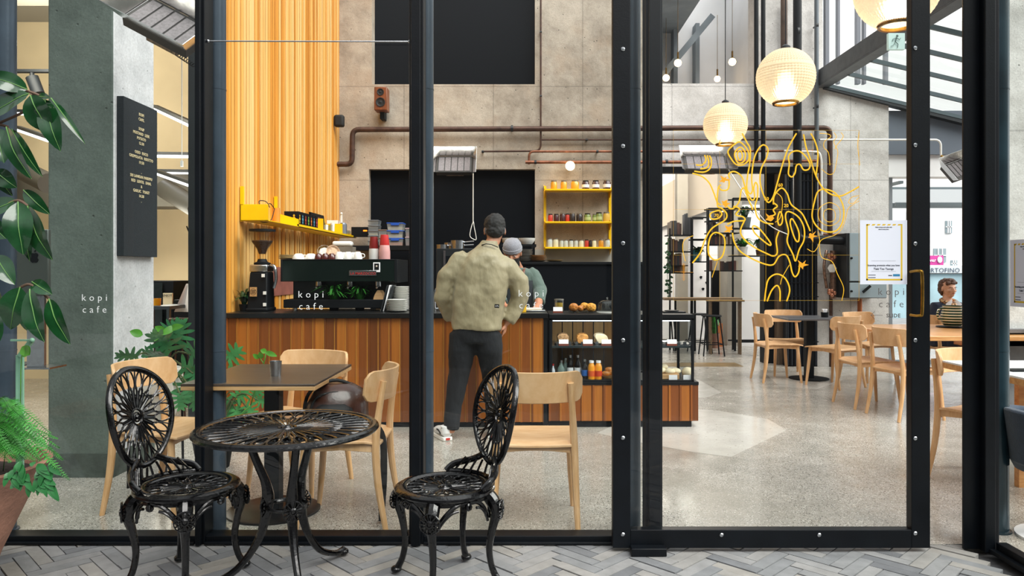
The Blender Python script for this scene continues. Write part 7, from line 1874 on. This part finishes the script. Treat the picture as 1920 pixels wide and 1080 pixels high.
def books(x0, x1, py, D, label, group, hmin=.16, hmax=.26):
    x = X(x0, D); n = 0
    while x < X(x1, D) - .02:
        w_ = rp.uniform(.022, .05); h = rp.uniform(hmin, hmax)
        m = MB(); m.box(x, x + w_ - .003, D + .03, D + .03 + rp.uniform(.14, .2), Z(py, D) + .0005, Z(py, D) + h)
        item('book', m, rp.choice(bcols), label, 'book', group, smooth=0); x += w_
for x0, x1, py, w_ in ((1256, 1280, 440, 'topmost'), (1256, 1282, 471, 'second highest'), (1256, 1278, 497, 'third'), (1260, 1284, 511, 'lowest')):
    books(x0, x1, py, DS, 'book in the row on the %s board of the left black bookcase' % w_, 'books on the %s board of the left bookcase' % w_, .10 if w_ == 'lowest' else .16, .11 if w_ == 'lowest' else .24)
books(1284, 1295, 440, DS, 'book in the short taller row at the right end of the left bookcase', 'taller books in the left bookcase', .26, .36)
for x0, x1, py, w_ in ((1340, 1376, 413, 'topmost'), (1330, 1346, 436, 'second highest'), (1330, 1374, 458, 'third'), (1332, 1386, 507, 'lowest')):
    books(x0, x1, py, DS, 'book in the row on the %s board of the tall right bookcase' % w_, 'books on the %s board of the right bookcase' % w_, .12, .19)
def potplant(px, py, D, label, n, h, sp, seed, potm=M_CERAM, mat=M_FERN, potr=.07):
    return tuft('shelf_plant', label, (X(px, D), D + .12, Z(py, D) + .001), n, h, sp, mat, seed, wd=.02, potr=potr, pot=potm, poth=potr * 1.6)
potplant(1312, 490, DS + .3, 'leafy plant in a pale pot on the middle bookcase', 34, .2, .22, 41, mat=M_LEAF)
potplant(1396, 479, DS, 'arching green plant in a white pot on the right bookcase', 46, .2, .24, 42, mat=M_FERN, potr=.09)
potplant(1428, 479, DS, 'dark plant at the right end of the tall bookcase', 30, .24, .12, 43, P('brown_pot', '5d3a2a', .7), M_LEAF, .06)
potplant(1400, 427, DS, 'broad-leaved plant in a grey pot high on the tall bookcase', 20, .26, .2, 44, P('grey_pot', '4f5a5c', .6), M_LEAF, .11)
t = thing('trailing_vine', 'dark trailing vine hanging down the left post of the left bookcase', 'vine', S(1252, 556)); mb = MB()
for k in range(46):
    py = 440 + 120 * rp.random() ** .6; a = S(1252 + rp.uniform(-3, 3), py, DS - .05); leafshape(mb, a, a + Vector((rp.uniform(-.07, .07), -.02, rp.uniform(-.07, .02))), .04, (0, -1, 0), 0, .1, 4, 2)
mb.tube(catmull([S(1254, 440, DS - .04), S(1251, 500, DS - .05), S(1254, 562, DS - .05)], 6), .004, 5); mb.build('foliage', M_LEAF, t, world=True, smooth=180)
t = thing('picture_book', 'blue-covered book shown face out on the middle bookcase', 'book', S(1305, 489, DS + .32))
mb = MB(); mb.box(X(1300, DS + .3), X(1313, DS + .3), DS + .36, DS + .38, Z(489.8, DS + .3), Z(469, DS + .3)); mb.build('cover', P('blue_cover', '4c9fb8', .5, 0, .3, 20), t, world=True)
t = thing('wall_bench', 'long timber high bench running along the bookcases in the back room', 'bench', (X(1310, DS), DS - .3, 0))
mb = MB(); mb.box(X(1236, DS), X(1377, DS), DS - .45, DS - .05, Z(557, DS) - .035, Z(557, DS) + .0); mb.build('benchtop', M_BENCH, t, world=True, bevel=.004)
for px in (1262, 1298, 1372):
    mb = MB(); mb.box(X(px, DS) - .015, X(px, DS) + .015, DS - .2, DS - .17, 0, Z(557, DS) - .035); mb.build('leg', M_BLACK, t, world=True)
mb = MB(); mb.box(X(1326, 11.7), X(1391, 11.7), 11.55, 11.8, Z(565, 11.7), Z(562, 11.7)); mb.box(X(1330, 11.7), X(1332, 11.7), 11.6, 11.75, 0, Z(565, 11.7)); mb.box(X(1385, 11.7), X(1387, 11.7), 11.6, 11.75, 0, Z(565, 11.7)); item('narrow_table', mb, M_BENCH, 'narrow timber high table in front of the bench in the back room', 'table')
def stool(px, D, label, first=None):
    t = thing('bar_stool', label, 'stool', (X(px, D), D, 0), 0, 'black metal stools'); h = .62
    m = MB(); m.lathe([(0, h), (.15, h), (.155, h - .012), (.15, h - .02), (0, h - .02)], seg=28); m.build('seat', M_BLACK, t)
    for sx_, sy_ in ((-1, -1), (1, -1), (1, 1), (-1, 1)):
        m = MB(); m.tube([(sx_ * .10, sy_ * .10, h - .015), (sx_ * .16, sy_ * .16, 0)], .011, 8); m.build('leg', M_BLACK, t)
    m = MB(); q = [(sx_ * .143, sy_ * .143, .18) for sx_, sy_ in ((-1, -1), (1, -1), (1, 1), (-1, 1))]; m.tube(q, .008, 6, closed=True); m.build('footrest', M_BLACK, t)
stool(1248, 12.0, 'black metal stool half hidden behind the display cabinet'); stool(1312, 11.9, 'black metal stool standing under the bench, second from the left'); stool(1334, 11.5, 'black metal stool nearest the white pier')
tuft('floor_plant', 'small bright plant growing by the stool nearest the white pier', (X(1345, 12.4), 12.6, 0), 12, .42, .10, M_FERN, 51, wd=.025, potr=.09, pot=M_TERRA, poth=.25)
mb = MB(); mb.box(X(1337, 12.9), X(1352, 12.9), 12.8, 13.0, 0, .40); item('orange_crate', mb, P('orange_wood', 'c06f38', .6), 'small orange-brown crate in front of the white pier', 'crate')
for px, py in ((1313, 523), (1317, 545), (1324, 533)):
    mb = MB(); mb.prism([(0, 0), (.03, .01), (.04, .05), (.01, .06), (-.02, .04)], lambda u, v, w: (X(px, 14.38) + u, 14.38 - w, Z(py, 14.38) + v), .004); item('wall_sticker', mb, M_BLACK, {1313: 'upper-left', 1317: 'lowest', 1324: 'right-hand'}[px] + ' of three small dark stickers on the white wall of the back room', 'sticker')

# ---------------------------------------------------------------- street beyond the right opening
t = thing('street_building', 'white building with windows and a fascia reading PORTOFINO across the street', 'building', (14, 24, -.15))
BDp = 23
mb = MB(); mb.box(8.5, 24, BDp, BDp + 3, -.15, 9); mb.build('wall', P('street_white', 'eceded', .8), t, world=True, smooth=0)
mb = MB(); mb.box(8.6, 20, BDp - .15, BDp, Z(512, BDp), Z(498, BDp)); fa = mb.build('fascia', P('street_fascia', 'd3dde0', .6), t, world=True, smooth=0)
text_mesh('fascia_letters', 'PORTOFINO', .20, P('fascia_navy', '3c4c62', .6), facing(W(1764, 511, BDp - .17)), parent=fa, spacing=1.05)
for i, (a, b_, c, d) in enumerate(((1690, 1715, 440, 475), (1750, 1773, 466, 492), (1782, 1794, 488, 500), (1772, 1784, 414, 437), (1850, 1900, 400, 440), (1700, 1712, 395, 425))):
    mb = MB(); mb.box(X(a, BDp), X(b_, BDp), BDp - .03, BDp + .05, Z(d, BDp), Z(c, BDp)); w1 = mb.build('window', P('street_pane', '9fb0b6', .2, .1), t, world=True, smooth=0)
    mb = MB()
    for k in range(1, 3): xx = X(a, BDp) + (X(b_, BDp) - X(a, BDp)) * k / 3; mb.box(xx - .015, xx + .015, BDp - .05, BDp - .03, Z(d, BDp), Z(c, BDp))
    mb.box(X(a, BDp), X(b_, BDp), BDp - .05, BDp - .03, Z((c + d) / 2, BDp) - .015, Z((c + d) / 2, BDp) + .015); mb.build('glazing_bars', M_WHITE, w1, world=True, smooth=0)
mb = MB(); mb.box(8.7, 20, BDp - .06, BDp, Z(598, BDp), Z(514, BDp)); mb.build('shop_glass', P('shop_glass', 'a8c6cf', .2, .05, .25, .8), t, world=True, smooth=0)
mb = MB(); c = W(1752, 487, 18); mb.box(c.x - .22, c.x + .22, 18, 18.06, c.z - .13, c.z + .10); sg = mb.build('pink_sign', P('magenta_sign', 'd0489f', .5)); tag(sg, 'bright pink hanging shop sign above the seated woman', 'sign')
mb = MB(); mb.ball((c.x + .12, 17.98, c.z), (.06, .01, .08), 14, 8); mb.build('pale_emblem', M_PAPER, sg, world=True)
text_mesh('sign_letters', 'uwer', .12, M_PAPER, facing((c.x - .09, 17.99, c.z - .05)), parent=sg, bold=.002)
t = thing('louvre_canopy', 'pale canopy with rows of dark louvres over the pavement beyond the opening', 'canopy', (8.2, 14, 2.4))
mb = MB(); mb.box(5.6, 11, 12.0, 12.1, Z(383, 12), Z(355, 12)); mb.build('beam', P('canopy_grey', 'c3c9cc', .6), t, world=True, smooth=0)
mb = MB()
for k in range(10): y = 12.1 + k * .26; mb.box(5.6, 11, y, y + .10, 2.62, 2.66)
mb.build('louvres', P('louvre_dark', '5c676b', .5), t, world=True, smooth=0)
mb = MB()
for k in range(5): mb.box(5.6, 11, 11.6 - k * .1, 11.64 - k * .1, Z(390, 11.6) , Z(384, 11.6))
mb.box(5.6, 5.66, 11.1, 14.6, 2.60, 2.64); mb.build('lower_louvres', P('louvre_dark', '5c676b', .5), t, world=True, smooth=0)
t = thing('bicycle_wheel', 'thin dark bicycle wheel standing outside under the distant chairs', 'bicycle', (X(1550, 9.9), 9.9, 0)) if False else None
mb = MB()
for px in (1668, 1737): mb.box(X(px, 10.4), X(px, 10.4) + .04, 10.4, 10.44, 0, 2.9)
mb.box(X(1668, 10.4), 6.3, 10.4, 10.44, 0, .06); item('street_glazing_frame', mb, P('thin_frame', '8b9196', .4, .4), 'thin grey glazing frame in the opening towards the street', 'frame')
# ---------------------------------------------------------------- camera, sky, lamps
cam = bpy.data.cameras.new('camera'); co = bpy.data.objects.new('camera', cam); C.objects.link(co)
co.location = (0, 0, CH); co.rotation_euler = (PI / 2, 0, 0)
cam.sensor_width = 36; cam.lens = 36 * F / 1920
cam.shift_x = -(CX - 960) / 1920; cam.shift_y = -(540 - CY) / 1920
cam.clip_start = .05; cam.clip_end = 200
bpy.context.scene.camera = co

w = bpy.data.worlds.new('overcast'); bpy.context.scene.world = w; w.use_nodes = True
nt = w.node_tree; nt.nodes.clear()
out = N(nt, 'OutputWorld'); bg = N(nt, 'Background'); nt.links.new(bg.outputs[0], out.inputs[0])
tc = N(nt, 'TexCoord'); sp = N(nt, 'SeparateXYZ'); nt.links.new(tc.outputs['Generated'], sp.inputs[0])
# overcast sky: brightest to the right; behind the camera the lane is closed in by dark buildings up to about 35 degrees
def madd(o, m_, a_):
    n = N(nt, 'Math', operation='MULTIPLY_ADD'); n.inputs[1].default_value = m_; n.inputs[2].default_value = a_; nt.links.new(o, n.inputs[0]); return n.outputs[0]
side = ramp(nt, madd(sp.outputs[0], .5, .5), [(0.0, .40), (.45, .65), (.75, 1.0), (1.0, 1.35)])
back = ramp(nt, madd(sp.outputs[2], .5, .5), [(0.0, .06), (.58, .10), (.74, .95), (1.0, 1.2)])
backmask = ramp(nt, madd(sp.outputs[1], .5, .5), [(.40, 1.0), (.56, 0.0)])
c3 = mixc(nt, backmask, side, mixc(nt, 1.0, side, back, 'MULTIPLY'))
c3 = mixc(nt, 1.0, c3, lin('f6f9fb'), 'MULTIPLY')
nt.links.new(c3, bg.inputs[0]); bg.inputs[1].default_value = 1.0

def sun(name, rot, e, ang, col=(1, 1, 1)):
    l = bpy.data.lights.new(name, 'SUN'); l.energy = e; l.angle = math.radians(ang); l.color = col
    o = bpy.data.objects.new(name, l); C.objects.link(o)
    d = Vector(rot).normalized(); o.rotation_euler = d.to_track_quat('-Z', 'Y').to_euler()
    return o
sun('sun', (-.80, .22, -.60), 1.7, 30, (1, .97, .92))
sun('sky_fill', (-.22, .55, -.80), 2.2, 40, (1, .97, .93))
def lamp(name, loc, e, r=.1, col=(1, .8, .55)):
    l = bpy.data.lights.new(name, 'POINT'); l.energy = e; l.shadow_soft_size = r; l.color = col
    o = bpy.data.objects.new(name, l); C.objects.link(o); o.location = loc; return o
lamp('back_room_fill', (2.4, 12.2, 2.9), 110, .3, (1, .9, .78))  # added point light without a fixture, brightens the back room
lamp('left_room_lamp', (-4.4, 6.6, 3.2), 150, .4, (1, .92, .78))
lamp('left_room_lamp', (-3.6, 7.4, 1.6), 35, .4, (1, .92, .78))
sc = bpy.context.scene
sc.view_settings.view_transform = 'Standard'; sc.view_settings.look = 'None'; sc.view_settings.gamma = 1
sc.view_settings.use_curve_mapping = False; sc.view_settings.exposure = 0.68
try:
    sc.cycles.max_bounces = 8; sc.cycles.transparent_max_bounces = 24; sc.cycles.caustics_reflective = False; sc.cycles.caustics_refractive = False
    sc.cycles.use_denoising = True; sc.cycles.sample_clamp_indirect = 6
except Exception: pass
